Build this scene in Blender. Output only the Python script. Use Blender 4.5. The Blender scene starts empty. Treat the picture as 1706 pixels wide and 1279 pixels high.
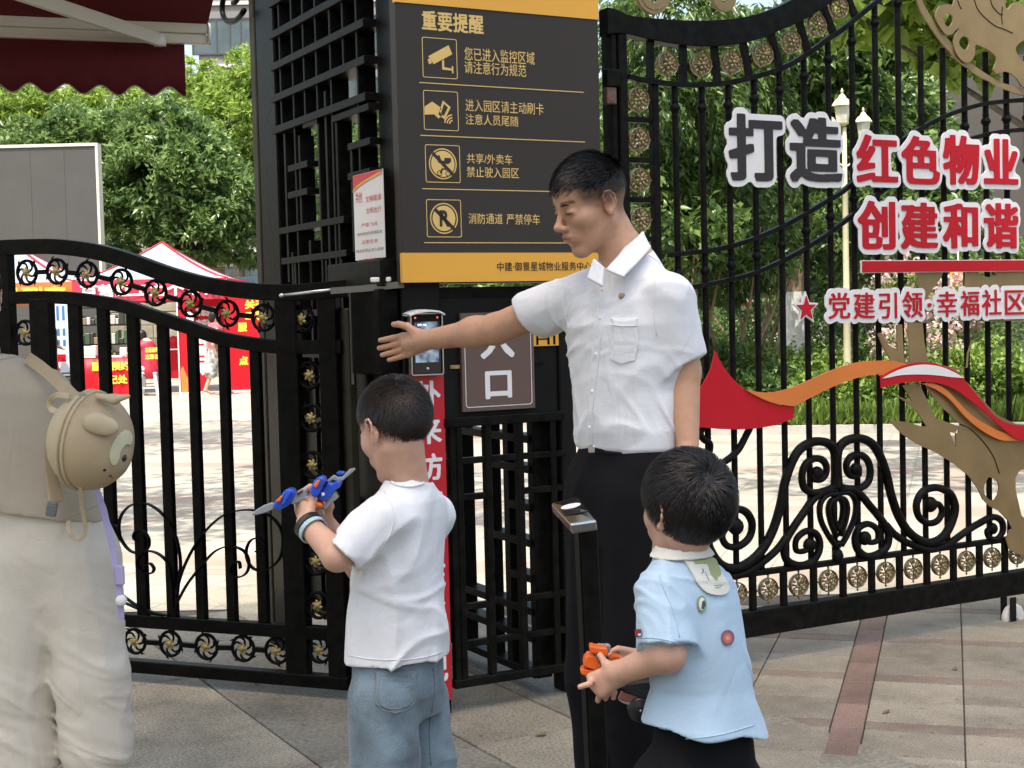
import bpy, bmesh, math, random, time
import numpy as np
from mathutils import Vector, Matrix
T0 = time.time()
random.seed(7); np.random.seed(7)
R = math.radians
SC = bpy.context.scene
COL = SC.collection
# ------------------------------------------------------------------ camera, sky, sun, exposure
F_PX, CX, CY = 2400.0, 853.0, 639.5
CAM_H, PITCH, ROLL = 1.38, R(2.73), R(-1.43)
cam_data = bpy.data.cameras.new('camera')
cam = bpy.data.objects.new('camera', cam_data); COL.objects.link(cam)
cam.rotation_euler = (Matrix.Rotation(R(90) - PITCH, 3, 'X') @ Matrix.Rotation(ROLL, 3, 'Z')).to_euler()
cam.location = (0, 0, CAM_H)
cam_data.sensor_width = 36; cam_data.lens = F_PX / 1706 * 36
cam_data.clip_start = 0.1; cam_data.clip_end = 600
SC.camera = cam
SUN_EL, SUN_AZ = R(68), R(28)      # the sun stands behind the camera's left shoulder; azimuth from -Y towards -X
sun_from = Vector((-math.sin(SUN_AZ) * math.cos(SUN_EL), -math.cos(SUN_AZ) * math.cos(SUN_EL), math.sin(SUN_EL)))
world = bpy.data.worlds.new('World'); SC.world = world; world.use_nodes = True
wn = world.node_tree; wn.nodes.clear()
sky = wn.nodes.new('ShaderNodeTexSky'); sky.sky_type = 'NISHITA'; sky.sun_disc = False
sky.sun_elevation = SUN_EL
sky.sun_rotation = math.atan2(sun_from.x, sun_from.y)
sky.air_density = 1.5; sky.dust_density = 5.0; sky.ozone_density = 0.6
bg = wn.nodes.new('ShaderNodeBackground'); bg.inputs[1].default_value = 0.15
wo = wn.nodes.new('ShaderNodeOutputWorld')
wn.links.new(sky.outputs[0], bg.inputs[0]); wn.links.new(bg.outputs[0], wo.inputs[0])
sd = bpy.data.lights.new('sun', 'SUN'); sd.energy = 3.4; sd.angle = R(0.53); sd.color = (1.0, 0.955, 0.87)
sun = bpy.data.objects.new('sun', sd); COL.objects.link(sun)
sun.rotation_euler = sun_from.to_track_quat('Z', 'Y').to_euler()
vs = SC.view_settings; SC.display_settings.display_device = 'sRGB'
vs.view_transform = 'Standard'; vs.look = 'None'; vs.gamma = 1; vs.use_curve_mapping = False
vs.exposure = 1.2
SC.cycles.max_bounces = 7; SC.cycles.diffuse_bounces = 4; SC.cycles.glossy_bounces = 3
SC.cycles.transparent_max_bounces = 12; SC.cycles.caustics_reflective = False; SC.cycles.caustics_refractive = False

# ------------------------------------------------------------------ pixels of the photograph -> rays and places
CAM_R = cam.rotation_euler.to_matrix(); CAM_O = Vector((0, 0, CAM_H))
def ray(px, py): return (CAM_R @ Vector(((px - CX) / F_PX, -(py - CY) / F_PX, -1.0)))
def W(px, py, Y):
    d = ray(px, py); return CAM_O + d * (Y / d.y)
def G(px, py, z=0.0):
    d = ray(px, py); return CAM_O + d * ((z - CAM_H) / d.z)
class Plane:
    """an upright plane: origin (x, y), local x along yaw, local y away from the camera, local z up"""
    def __init__(s, x, y, yaw):
        s.o = Vector((x, y, 0)); s.yaw = yaw
        s.d = Vector((math.cos(yaw), math.sin(yaw), 0)); s.n = Vector((-math.sin(yaw), math.cos(yaw), 0))
    def uv(s, px, py, off=0.0):
        d = ray(px, py); t = ((s.o + s.n * off) - CAM_O).dot(s.n) / d.dot(s.n)
        p = CAM_O + d * t - s.o
        return Vector((p.dot(s.d), p.z))
    def world(s, u, v, off=0.0): return s.o + s.d * u + s.n * off + Vector((0, 0, v))

# ------------------------------------------------------------------ objects
def tag(o, label=None, cat=None, group=None, kind=None):
    if label: o['label'] = label
    if cat: o['category'] = cat
    if group: o['group'] = group
    if kind: o['kind'] = kind
    return o
def empty(name, label, cat, loc=(0, 0, 0), rz=0.0, group=None):
    o = bpy.data.objects.new(name, None); COL.objects.link(o)
    o.location = loc; o.rotation_euler = (0, 0, rz); o.empty_display_size = 0.1
    return tag(o, label, cat, group)
def mesh_np(name, V, Fq, mat, parent=None, smooth=False):
    """V (n,3); Fq a list of faces or an (m,k) array"""
    me = bpy.data.meshes.new(name)
    if isinstance(Fq, np.ndarray):
        V = np.asarray(V, np.float32); m, k = Fq.shape
        me.vertices.add(len(V)); me.vertices.foreach_set('co', V.ravel())
        me.loops.add(m * k); me.loops.foreach_set('vertex_index', Fq.astype(np.int32).ravel())
        me.polygons.add(m); me.polygons.foreach_set('loop_start', np.arange(0, m * k, k, dtype=np.int32))
        me.update(calc_edges=True)
    else:
        me.from_pydata([tuple(v) for v in V], [], Fq); me.update()
    if smooth: me.polygons.foreach_set('use_smooth', np.ones(len(me.polygons), bool))
    if mat: me.materials.append(mat)
    o = bpy.data.objects.new(name, me); COL.objects.link(o)
    if parent: o.parent = parent
    return o
def copy_tree(o, parent=None):
    c = o.copy(); COL.objects.link(c)
    if parent is not None: c.parent = parent
    for ch in list(KIDS.get(o.name, [])): copy_tree(ch, c)
    return c
KIDS = {}
def kids_index():
    KIDS.clear()
    for o in bpy.data.objects:
        if o.parent: KIDS.setdefault(o.parent.name, []).append(o)

class MB:
    """collects simple solids, then links them as one mesh object"""
    def __init__(s): s.v = []; s.f = []; s.sm = []
    def add(s, V, Fs, smooth=False):
        b = len(s.v); s.v += [tuple(v) for v in V]; s.f += [tuple(i + b for i in f) for f in Fs]; s.sm += [smooth] * len(Fs); return s
    def box(s, x0, x1, y0, y1, z0, z1):
        V = [(x, y, z) for z in (z0, z1) for y in (y0, y1) for x in (x0, x1)]
        return s.add(V, [(0, 2, 3, 1), (4, 5, 7, 6), (0, 1, 5, 4), (2, 6, 7, 3), (0, 4, 6, 2), (1, 3, 7, 5)])
    def cbox(s, x0, x1, y0, y1, z0, z1, c=0.003):
        """an upright box with chamfered upright edges and a chamfered top"""
        c = min(c, (x1 - x0) / 3, (y1 - y0) / 3, (z1 - z0) / 3)
        def ring(d, z):
            a0, a1, b0, b1 = x0 + d, x1 - d, y0 + d, y1 - d
            return [(a0 + c, b0, z), (a1 - c, b0, z), (a1, b0 + c, z), (a1, b1 - c, z), (a1 - c, b1, z), (a0 + c, b1, z), (a0, b1 - c, z), (a0, b0 + c, z)]
        rs = [ring(c * .7, z0), ring(0, z0 + c), ring(0, z1 - c), ring(c * .7, z1)]
        V = [p for r in rs for p in r]; Fs = [tuple(range(7, -1, -1)), tuple(range(24, 32))]
        for k in range(3):
            for i in range(8):
                j = (i + 1) % 8; Fs.append((k * 8 + i, k * 8 + j, k * 8 + 8 + j, k * 8 + 8 + i))
        return s.add(V, Fs)
    def tube(s, pts, r, n=8, closed=False, smooth=True, flat=None, cap=True, up=None):
        """a tube along pts; r a number or one per point; flat=(a, b) gives an elliptic / bar section a across, b along up"""
        P = [Vector(p) for p in pts]; m = len(P)
        rr = r if hasattr(r, '__len__') else [r] * m
        V = []
        prev = None
        for i in range(m):
            if closed: t = P[(i + 1) % m] - P[i - 1]
            else: t = P[min(i + 1, m - 1)] - P[max(i - 1, 0)]
            if t.length < 1e-9: t = Vector((0, 0, 1))
            t.normalize()
            ref = Vector(up) if up is not None else (prev if prev is not None else (Vector((0, 1, 0)) if abs(t.y) < .9 else Vector((1, 0, 0))))
            b = ref - t * ref.dot(t)
            if b.length < 1e-6: b = t.orthogonal()
            b.normalize(); a = t.cross(b); prev = b
            fa, fb = flat if flat else (1, 1)
            for k in range(n):
                an = 2 * math.pi * (k + .5) / n
                if flat and n == 4: ca, sa = (1 if math.cos(an) > 0 else -1), (1 if math.sin(an) > 0 else -1)
                else: ca, sa = math.cos(an), math.sin(an)
                V.append(P[i] + a * (ca * rr[i] * fa) + b * (sa * rr[i] * fb))
        Fs = []
        for i in range(m if closed else m - 1):
            j = (i + 1) % m
            for k in range(n):
                l = (k + 1) % n; Fs.append((i * n + k, i * n + l, j * n + l, j * n + k))
        if not closed and cap: Fs += [tuple(range(n - 1, -1, -1)), tuple((m - 1) * n + k for k in range(n))]
        return s.add(V, Fs, smooth and n > 4)
    def lathe(s, c, prof, n=12, axis='z', smooth=True):
        """prof: list of (radius, height)"""
        c = Vector(c); V = []; Fs = []
        for (r, h) in prof:
            for k in range(n):
                a = 2 * math.pi * k / n
                p = (r * math.cos(a), r * math.sin(a), h)
                if axis == 'y': p = (p[0], p[2], p[1])
                if axis == 'x': p = (p[2], p[0], p[1])
                V.append(c + Vector(p))
        for i in range(len(prof) - 1):
            for k in range(n):
                l = (k + 1) % n; Fs.append((i * n + k, i * n + l, (i + 1) * n + l, (i + 1) * n + k))
        Fs += [tuple(range(n - 1, -1, -1)), tuple((len(prof) - 1) * n + k for k in range(n))]
        return s.add(V, Fs, smooth)
    def ball(s, c, r, n=10, m=7, sc=(1, 1, 1), rot=None):
        V = []; Fs = []
        for i in range(m + 1):
            th = math.pi * i / m
            for k in range(n):
                a = 2 * math.pi * k / n
                p = Vector((math.sin(th) * math.cos(a) * sc[0], math.sin(th) * math.sin(a) * sc[1], math.cos(th) * sc[2])) * r
                if rot is not None: p = rot @ p
                V.append(Vector(c) + p)
        for i in range(m):
            for k in range(n):
                l = (k + 1) % n; Fs.append((i * n + k, (i + 1) * n + k, (i + 1) * n + l, i * n + l))
        return s.add(V, Fs, True)
    def prism(s, poly, y0, y1):
        """poly of (x, z), extruded from y0 to y1 (convex or simple)"""
        n = len(poly)
        V = [(x, y0, z) for x, z in poly] + [(x, y1, z) for x, z in poly]
        return s.add(V, [tuple(range(n)), tuple(range(2 * n - 1, n - 1, -1))] + [(i, i + n, (i + 1) % n + n, (i + 1) % n) for i in range(n)])
    def xf(s, M):
        s.v = [tuple(M @ Vector(v)) for v in s.v]; return s
    def build(s, name, mat, parent=None, bevel=0.0):
        o = mesh_np(name, s.v, s.f, mat, parent)
        if any(s.sm): o.data.polygons.foreach_set('use_smooth', s.sm)
        bm = bmesh.new(); bm.from_mesh(o.data); bmesh.ops.remove_doubles(bm, verts=bm.verts, dist=1e-7); bmesh.ops.recalc_face_normals(bm, faces=bm.faces); bm.to_mesh(o.data); bm.free()
        if bevel:
            b = o.modifiers.new('bevel', 'BEVEL'); b.width = bevel; b.segments = 2; b.limit_method = 'ANGLE'; b.angle_limit = R(40)
        return o
def catmull(P, k=6, closed=False):
    P = [Vector(p) for p in P]; n = len(P); out = []
    rng = range(n) if closed else range(n - 1)
    for i in rng:
        p1, p2 = P[i], P[(i + 1) % n]
        p0 = P[i - 1] if (closed or i > 0) else p1 * 2 - p2
        p3 = P[(i + 2) % n] if (closed or i + 2 < n) else p2 * 2 - p1
        for j in range(k):
            t = j / k
            out.append(0.5 * ((2 * p1) + (p2 - p0) * t + (2 * p0 - 5 * p1 + 4 * p2 - p3) * t * t + (3 * p1 - p0 - 3 * p2 + p3) * t ** 3))
    if not closed: out.append(P[-1])
    return out

# ------------------------------------------------------------------ materials
def mat(name, col, rough=.5, metal=0.0, spec=.5, var=0.0, vscale=8.0, bump=0.0, bscale=60.0, col2=None, trans=0.0, coat=0.0, sub=0.0, emis=None, estr=0.0, detail=4, attr=None, sheen=0.0, obj=True):
    m = bpy.data.materials.new(name); m.use_nodes = True; nt = m.node_tree; N = nt.nodes; L = nt.links
    b = N['Principled BSDF']
    b.inputs['Base Color'].default_value = (*col, 1); b.inputs['Roughness'].default_value = rough
    b.inputs['Metallic'].default_value = metal; b.inputs['Specular IOR Level'].default_value = spec
    b.inputs['Coat Weight'].default_value = coat; b.inputs['Sheen Weight'].default_value = sheen
    if sub: b.inputs['Subsurface Weight'].default_value = sub; b.inputs['Subsurface Radius'].default_value = (.012, .005, .003); b.inputs['Subsurface Scale'].default_value = 1.0
    if emis: b.inputs['Emission Color'].default_value = (*emis, 1); b.inputs['Emission Strength'].default_value = estr
    tc = N.new('ShaderNodeTexCoord'); src = tc.outputs['Object']
    last = None
    if var or col2:
        n = N.new('ShaderNodeTexNoise'); n.inputs['Scale'].default_value = vscale; n.inputs['Detail'].default_value = detail; n.inputs['Roughness'].default_value = .6
        L.new(src, n.inputs['Vector'])
        rp = N.new('ShaderNodeMapRange'); rp.inputs[1].default_value = .32; rp.inputs[2].default_value = .68; L.new(n.outputs[0], rp.inputs[0])
        mx = N.new('ShaderNodeMix'); mx.data_type = 'RGBA'; L.new(rp.outputs[0], mx.inputs[0])
        c2 = col2 or tuple(c * (1 - var) for c in col); c1 = col if col2 else tuple(min(1, c * (1 + var)) for c in col)
        mx.inputs[6].default_value = (*c1, 1); mx.inputs[7].default_value = (*c2, 1)
        last = mx.outputs[2]; L.new(last, b.inputs['Base Color'])
    if attr:
        at = N.new('ShaderNodeAttribute'); at.attribute_name = attr
        mx = N.new('ShaderNodeMix'); mx.data_type = 'RGBA'; mx.blend_type = 'MULTIPLY'; mx.inputs[0].default_value = 1.0
        if last: L.new(last, mx.inputs[6])
        else: mx.inputs[6].default_value = (*col, 1)
        L.new(at.outputs['Color'], mx.inputs[7]); L.new(mx.outputs[2], b.inputs['Base Color'])
    if bump:
        n2 = N.new('ShaderNodeTexNoise'); n2.inputs['Scale'].default_value = bscale; n2.inputs['Detail'].default_value = 5
        L.new(src, n2.inputs['Vector'])
        bp = N.new('ShaderNodeBump'); bp.inputs['Strength'].default_value = bump; bp.inputs['Distance'].default_value = .01
        L.new(n2.outputs[0], bp.inputs['Height']); L.new(bp.outputs[0], b.inputs['Normal'])
    if trans:
        # thin leaf or cloth: part of the light goes through
        out = N['Material Output']; tr = N.new('ShaderNodeBsdfTranslucent'); ms = N.new('ShaderNodeMixShader'); ms.inputs[0].default_value = trans
        if last: L.new(last, tr.inputs[0])
        else: tr.inputs[0].default_value = (*col, 1)
        L.new(b.outputs[0], ms.inputs[1]); L.new(tr.outputs[0], ms.inputs[2]); L.new(ms.outputs[0], out.inputs[0])
    return m
BLACK = mat('black_gloss_paint', (.0022, .0022, .0022), .34, spec=.06, col2=(.0065, .0062, .0055), vscale=22, bump=.12, bscale=45)
BLACK2 = mat('black_satin_paint', (.0032, .0032, .0031), .4, spec=.07, col2=(.011, .0105, .009), vscale=26, bump=.1, bscale=70)
DARKBOX = mat('charcoal_sheet_metal', (.009, .009, .0085), .45, spec=.12, var=.3, vscale=5, bump=.05, bscale=30)
OLIVE = mat('dull_olive_metal', (.030, .028, .018), .55, spec=.15, var=.2, vscale=6)
GOLD = mat('gilt_paint', (.33, .25, .09), .5, metal=.45, var=.35, vscale=40)
BRONZE = mat('aged_bronze', (.30, .225, .12), .4, metal=.65, var=.5, vscale=60, bump=.3, bscale=120)
GOLDBOARD = mat('gold_brown_board', (.26, .178, .078), .38, metal=.25, var=.13, vscale=7, bump=.05, bscale=200)
SIGNGREY = mat('sign_dark_grey', (.043, .038, .033), .5, spec=.2, var=.04, vscale=3)
SIGNGOLD = mat('sign_yellow', (.80, .40, .045), .5, var=.03, vscale=3)
PRINTGOLD = mat('print_gold', (.74, .50, .16), .5)
WHITEP = mat('white_sheet', (.80, .78, .77), .45, var=.03, vscale=6)
REDP = mat('red_acrylic', (.50, .010, .02), .45, spec=.2, var=.05, vscale=5)
ORANGEP = mat('orange_acrylic', (.68, .19, .035), .38, var=.06, vscale=5)
GREYCHAR = mat('charcoal_acrylic', (.038, .034, .034), .5, spec=.2)
BROWNSIGN = mat('brown_plate', (.12, .075, .062), .45, var=.05, vscale=5)
SILVER = mat('satin_steel', (.55, .54, .52), .28, metal=.9, var=.08, vscale=10)
GLASSBLK = mat('black_glass', (.006, .006, .008), .05, spec=.6)
CREAMMET = mat('cream_powder_coat', (.66, .62, .52), .4, var=.05, vscale=5)
# ------------------------------------------------------------------ lettering
def glyph_mesh(text, size=1.0, offset=0.0):
    """a flat mesh (verts, faces) of the text in its own x-y plane"""
    c = bpy.data.curves.new('lettering', 'FONT'); c.body = text; c.size = size; c.offset = offset; c.fill_mode = 'FRONT'; c.resolution_u = 3
    o = bpy.data.objects.new('lettering', c); COL.objects.link(o)
    me = o.to_mesh()
    n = len(me.vertices); V = np.empty(n * 3, np.float32); me.vertices.foreach_get('co', V); V = V.reshape(-1, 3)[:, :2].copy()
    me.calc_loop_triangles()
    Tn = np.empty(len(me.loop_triangles) * 3, np.int32); me.loop_triangles.foreach_get('vertices', Tn)
    Tn = Tn.reshape(-1, 3)
    o.to_mesh_clear(); bpy.data.objects.remove(o); bpy.data.curves.remove(c)
    return V, Tn
def flat_text(name, text, mat_, parent, x0, x1, z0, z1, y=-.001, bold=0.0, keep=False):
    """flat print fitted in a box on a board's local x-z plane, facing -y; bold swells the strokes"""
    if bold:
        ins, st, w, pad = sdf_glyph(text, 56, .12); bd = min(bold, .1)
        lps = contour(smooth2(dist_from(ins, 7), 1), bd / st + .2)
        sx, sz = (x1 - x0) / (w + 2 * bd), (z1 - z0) / (1 + 2 * bd)
        return loops_solid(name, [[(x0 + (x * st - pad + bd) * sx, z0 + (z * st - pad + bd) * sz) for x, z in thin(l)] for l in lps], mat_, parent, y - .0003, y + .0003)
    V, Tn = glyph_mesh(text, 1.0, bold)
    lo, hi = V.min(0), V.max(0); w, h = hi - lo
    sx, sz = (x1 - x0) / w, (z1 - z0) / h
    if keep: sx = sz = min(sx, sz)
    P = np.stack([x0 + (V[:, 0] - lo[0]) * sx, np.full(len(V), y), z0 + (V[:, 1] - lo[1]) * sz], 1)
    return mesh_np(name, P, Tn, mat_, parent)
def sdf_glyph(text, res=110, pad=.36):
    """distance to the glyph on a grid, in em units of its height"""
    V, Tn = glyph_mesh(text)
    lo, hi = V.min(0), V.max(0); h = (hi - lo)[1]
    V = (V - lo) / h; w = (hi - lo)[0] / h
    st = 1.0 / res; nx, nz = int((w + 2 * pad) / st), int((1 + 2 * pad) / st)
    ins = np.zeros((nz, nx), bool)
    for t in V[Tn]:
        a, b, c = (t + pad) / st
        x0, x1 = int(max(0, min(a[0], b[0], c[0]))), int(min(nx - 1, max(a[0], b[0], c[0]) + 1))
        z0, z1 = int(max(0, min(a[1], b[1], c[1]))), int(min(nz - 1, max(a[1], b[1], c[1]) + 1))
        if x1 < x0 or z1 < z0: continue
        X, Z = np.meshgrid(np.arange(x0, x1 + 1), np.arange(z0, z1 + 1))
        d1 = (b[0] - a[0]) * (Z - a[1]) - (b[1] - a[1]) * (X - a[0])
        d2 = (c[0] - b[0]) * (Z - b[1]) - (c[1] - b[1]) * (X - b[0])
        d3 = (a[0] - c[0]) * (Z - c[1]) - (a[1] - c[1]) * (X - c[0])
        ins[z0:z1 + 1, x0:x1 + 1] |= ((d1 >= 0) & (d2 >= 0) & (d3 >= 0)) | ((d1 <= 0) & (d2 <= 0) & (d3 <= 0))
    return ins, st, w, pad
def dist_from(ins, rmax, box=None):
    D = np.where(ins, 0.0, 1e3).astype(np.float32)
    nz, nx = ins.shape
    for dz in range(-rmax, rmax + 1):
        for dx in range(-rmax, rmax + 1):
            d = math.hypot(dx, dz) if box is None else max(abs(dx) / box[0], abs(dz) / box[1]) * .8 + .2 * math.hypot(dx / box[0], dz / box[1])
            if d == 0 or d > rmax: continue
            zs, zd = (slice(max(0, -dz), nz - max(0, dz)), slice(max(0, dz), nz - max(0, -dz)))
            xs, xd = (slice(max(0, -dx), nx - max(0, dx)), slice(max(0, dx), nx - max(0, -dx)))
            np.minimum(D[zd, xd], np.where(ins[zs, xs], d, 1e3), out=D[zd, xd])
    return D
def contour(Fm, lev):
    """marching squares: closed loops of (x, z) where Fm crosses lev"""
    A = (Fm < lev); nz, nx = A.shape; segs = {}
    code = A[:-1, :-1] * 1 + A[:-1, 1:] * 2 + A[1:, 1:] * 4 + A[1:, :-1] * 8
    tab = {1: [(3, 0)], 2: [(0, 1)], 3: [(3, 1)], 4: [(1, 2)], 5: [(3, 2), (1, 0)], 6: [(0, 2)], 7: [(3, 2)], 8: [(2, 3)], 9: [(2, 0)], 10: [(0, 3), (2, 1)], 11: [(2, 1)], 12: [(1, 3)], 13: [(1, 0)], 14: [(0, 3)]}
    def ek(z, x, e): return {0: ('h', z, x), 1: ('v', z, x + 1), 2: ('h', z + 1, x), 3: ('v', z, x)}[e]
    for z, x in zip(*np.nonzero((code > 0) & (code < 15))):
        for a, b in tab[int(code[z, x])]: segs[ek(z, x, a)] = ek(z, x, b)
    def pt(k):
        t, z, x = k
        a = Fm[z, x]; b = Fm[z, x + 1] if t == 'h' else Fm[z + 1, x]
        f = min(1, max(0, (lev - a) / (b - a))) if abs(b - a) > 1e-9 else .5
        return (x + f, z) if t == 'h' else (x, z + f)
    loops = []
    while segs:
        k0, k = segs.popitem(); loop = [pt(k0)]
        while k != k0 and k in segs: loop.append(pt(k)); k = segs.pop(k)
        if len(loop) > 8: loops.append(loop)
    return loops
def smooth2(D, n=1):
    for _ in range(n):
        P = np.pad(D, 1, mode='edge'); D = (P[1:-1, 1:-1] * 4 + P[:-2, 1:-1] + P[2:, 1:-1] + P[1:-1, :-2] + P[1:-1, 2:]) / 8
    return D
from mathutils.geometry import delaunay_2d_cdt
def loops_solid(name, loops, mat_, parent, y0, y1, bevel=0.0):
    """closed (x, z) loops, holes counted, as a plate between y0 (front) and y1"""
    vs, es = [], []; n0 = 0; scale = 100.0
    for lp in loops:
        lp = [p for k, p in enumerate(lp) if math.hypot(p[0] - lp[k - 1][0], p[1] - lp[k - 1][1]) > 1e-6]
        m = len(lp)
        if m < 3: continue
        vs += [Vector((x * scale, z * scale)) for x, z in lp]; es += [(n0 + k, n0 + (k + 1) % m) for k in range(m)]; n0 += m
    ov, oe, of, _, oeo, _ = delaunay_2d_cdt(vs, es, [], 0, 1e-4)
    P = np.array([(v.x, v.y) for v in ov]); Tn = np.array(of, int)
    C = P[Tn].mean(1); A = np.array([vs[a][:] for a, b in es]); B = np.array([vs[b][:] for a, b in es])
    cx, cz = C[:, 0:1], C[:, 1:2]
    with np.errstate(divide='ignore', invalid='ignore'):
        hit = ((A[None, :, 1] > cz) != (B[None, :, 1] > cz)) & (cx < (B[None, :, 0] - A[None, :, 0]) * (cz - A[None, :, 1]) / (B[None, :, 1] - A[None, :, 1]) + A[None, :, 0])
    Tn = Tn[(hit.sum(1) % 2) == 1]
    if len(Tn) == 0: Tn = np.array(of, int)
    cnt = {}
    for t in Tn:
        for a, b in ((t[0], t[1]), (t[1], t[2]), (t[2], t[0])): cnt[(a, b)] = 1
    rim = [(a, b) for (a, b) in cnt if (b, a) not in cnt]
    P = P / scale; n = len(P)
    V = [(x, y0, z) for x, z in P] + [(x, y1, z) for x, z in P]
    Fs = [tuple(int(i) for i in t) for t in Tn] + [tuple(int(i) + n for i in t[::-1]) for t in Tn] + [(int(b), int(a), int(a) + n, int(b) + n) for a, b in rim]
    o = mesh_np(name, V, Fs, mat_, parent)
    bm = bmesh.new(); bm.from_mesh(o.data); bmesh.ops.delete(bm, geom=[v for v in bm.verts if not v.link_faces], context='VERTS'); bmesh.ops.recalc_face_normals(bm, faces=bm.faces); bm.to_mesh(o.data); bm.free()
    return o
def thin(lp, tol=.12):
    """drop points that lie on straight runs"""
    n = len(lp); out = []
    for i in range(n):
        a = out[-1] if out else lp[i - 1]; b = lp[i]; c = lp[(i + 1) % n]
        d = abs((c[0] - a[0]) * (b[1] - a[1]) - (c[1] - a[1]) * (b[0] - a[0])) / (math.hypot(c[0] - a[0], c[1] - a[1]) + 1e-9)
        if d > tol or math.hypot(b[0] - a[0], b[1] - a[1]) > 12: out.append(b)
    return out if len(out) > 5 else lp
def board_letter(ch, parent, x0, x1, z0, z1, m, bold, rim, y, th=.003, back=True):
    """a bold character plate on its white contour board"""
    ins, st, w, pad = sdf_glyph(ch, 120 if bold > .03 else 90); D = dist_from(ins, int(rim / st) + 3); Dx = dist_from(ins, int(bold * 1.3 / st) + 4, (1.15, .62))
    H = z1 - z0; sx = (x1 - x0) / (w + 2 * bold); sz = H / (1 + 1.3 * bold)
    def tr(lp): return [(x0 + (x * st - pad + bold) * sx, z0 + (z * st - pad + bold * .65) * sz) for x, z in thin(lp)]
    c = loops_solid('character', [tr(l) for l in contour(smooth2(np.where(Dx > 900, bold / st + 5, Dx), 1), bold / st + .3)], m, parent, y - th, y)
    b = None
    if back:
        r1 = int((rim + .09) / st); er = int(.09 / st)
        mk = np.pad(dist_from(ins, r1) < r1, 0); inv = dist_from(~mk, er + 2)
        Db = smooth2(np.where(inv > 900, er + 3, inv), 4)
        lps = [l for l in contour(-Db, -float(er))]
        big = max(lps, key=lambda l: abs(sum(l[i - 1][0] * l[i][1] - l[i][0] * l[i - 1][1] for i in range(len(l)))))
        b = tr(big)
    return c, b
# ------------------------------------------------------------------ ground, paving
def ground_mat():
    m = mat('plaza_paving', (.40, .375, .34), .75)
    nt = m.node_tree; N = nt.nodes; L = nt.links; b = N['Principled BSDF']; tc = N.new('ShaderNodeTexCoord')
    mp = N.new('ShaderNodeMapping'); mp.inputs['Rotation'].default_value = (0, 0, R(17)); L.new(tc.outputs['Object'], mp.inputs[0])
    br = N.new('ShaderNodeTexBrick'); br.inputs['Scale'].default_value = 1.6; br.inputs['Mortar Size'].default_value = .012
    br.inputs['Color1'].default_value = (.37, .335, .265, 1); br.inputs['Color2'].default_value = (.30, .27, .215, 1); br.inputs['Mortar'].default_value = (.24, .215, .17, 1)
    br.offset = 0; L.new(mp.outputs[0], br.inputs[0])
    # rosy bands laid between the pale slabs
    sx = N.new('ShaderNodeSeparateXYZ'); L.new(mp.outputs[0], sx.inputs[0])
    fac = None
    for ax, per, wd in ((0, 2.7, .09), (1, 1.25, .2)):
        a = N.new('ShaderNodeMath'); a.operation = 'PINGPONG'; a.inputs[1].default_value = per; L.new(sx.outputs[ax], a.inputs[0])
        c = N.new('ShaderNodeMath'); c.operation = 'LESS_THAN'; c.inputs[1].default_value = wd; L.new(a.outputs[0], c.inputs[0])
        if fac is None: fac = c.outputs[0]
        else:
            mx = N.new('ShaderNodeMath'); mx.operation = 'MAXIMUM'; L.new(fac, mx.inputs[0]); L.new(c.outputs[0], mx.inputs[1]); fac = mx.outputs[0]
    m2 = N.new('ShaderNodeMix'); m2.data_type = 'RGBA'; L.new(fac, m2.inputs[0]); L.new(br.outputs[0], m2.inputs[6]); m2.inputs[7].default_value = (.30, .235, .18, 1)
    n = N.new('ShaderNodeTexNoise'); n.inputs['Scale'].default_value = .9; n.inputs['Detail'].default_value = 6; L.new(tc.outputs['Object'], n.inputs[0])
    r = N.new('ShaderNodeMapRange'); r.inputs[1].default_value = .3; r.inputs[2].default_value = .7; r.inputs[3].default_value = .8; r.inputs[4].default_value = 1.15; L.new(n.outputs[0], r.inputs[0])
    m3 = N.new('ShaderNodeMix'); m3.data_type = 'RGBA'; m3.blend_type = 'MULTIPLY'; m3.inputs[0].default_value = 1; L.new(m2.outputs[2], m3.inputs[6]); L.new(r.outputs[0], m3.inputs[7])
    L.new(m3.outputs[2], b.inputs['Base Color'])
    return m
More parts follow.
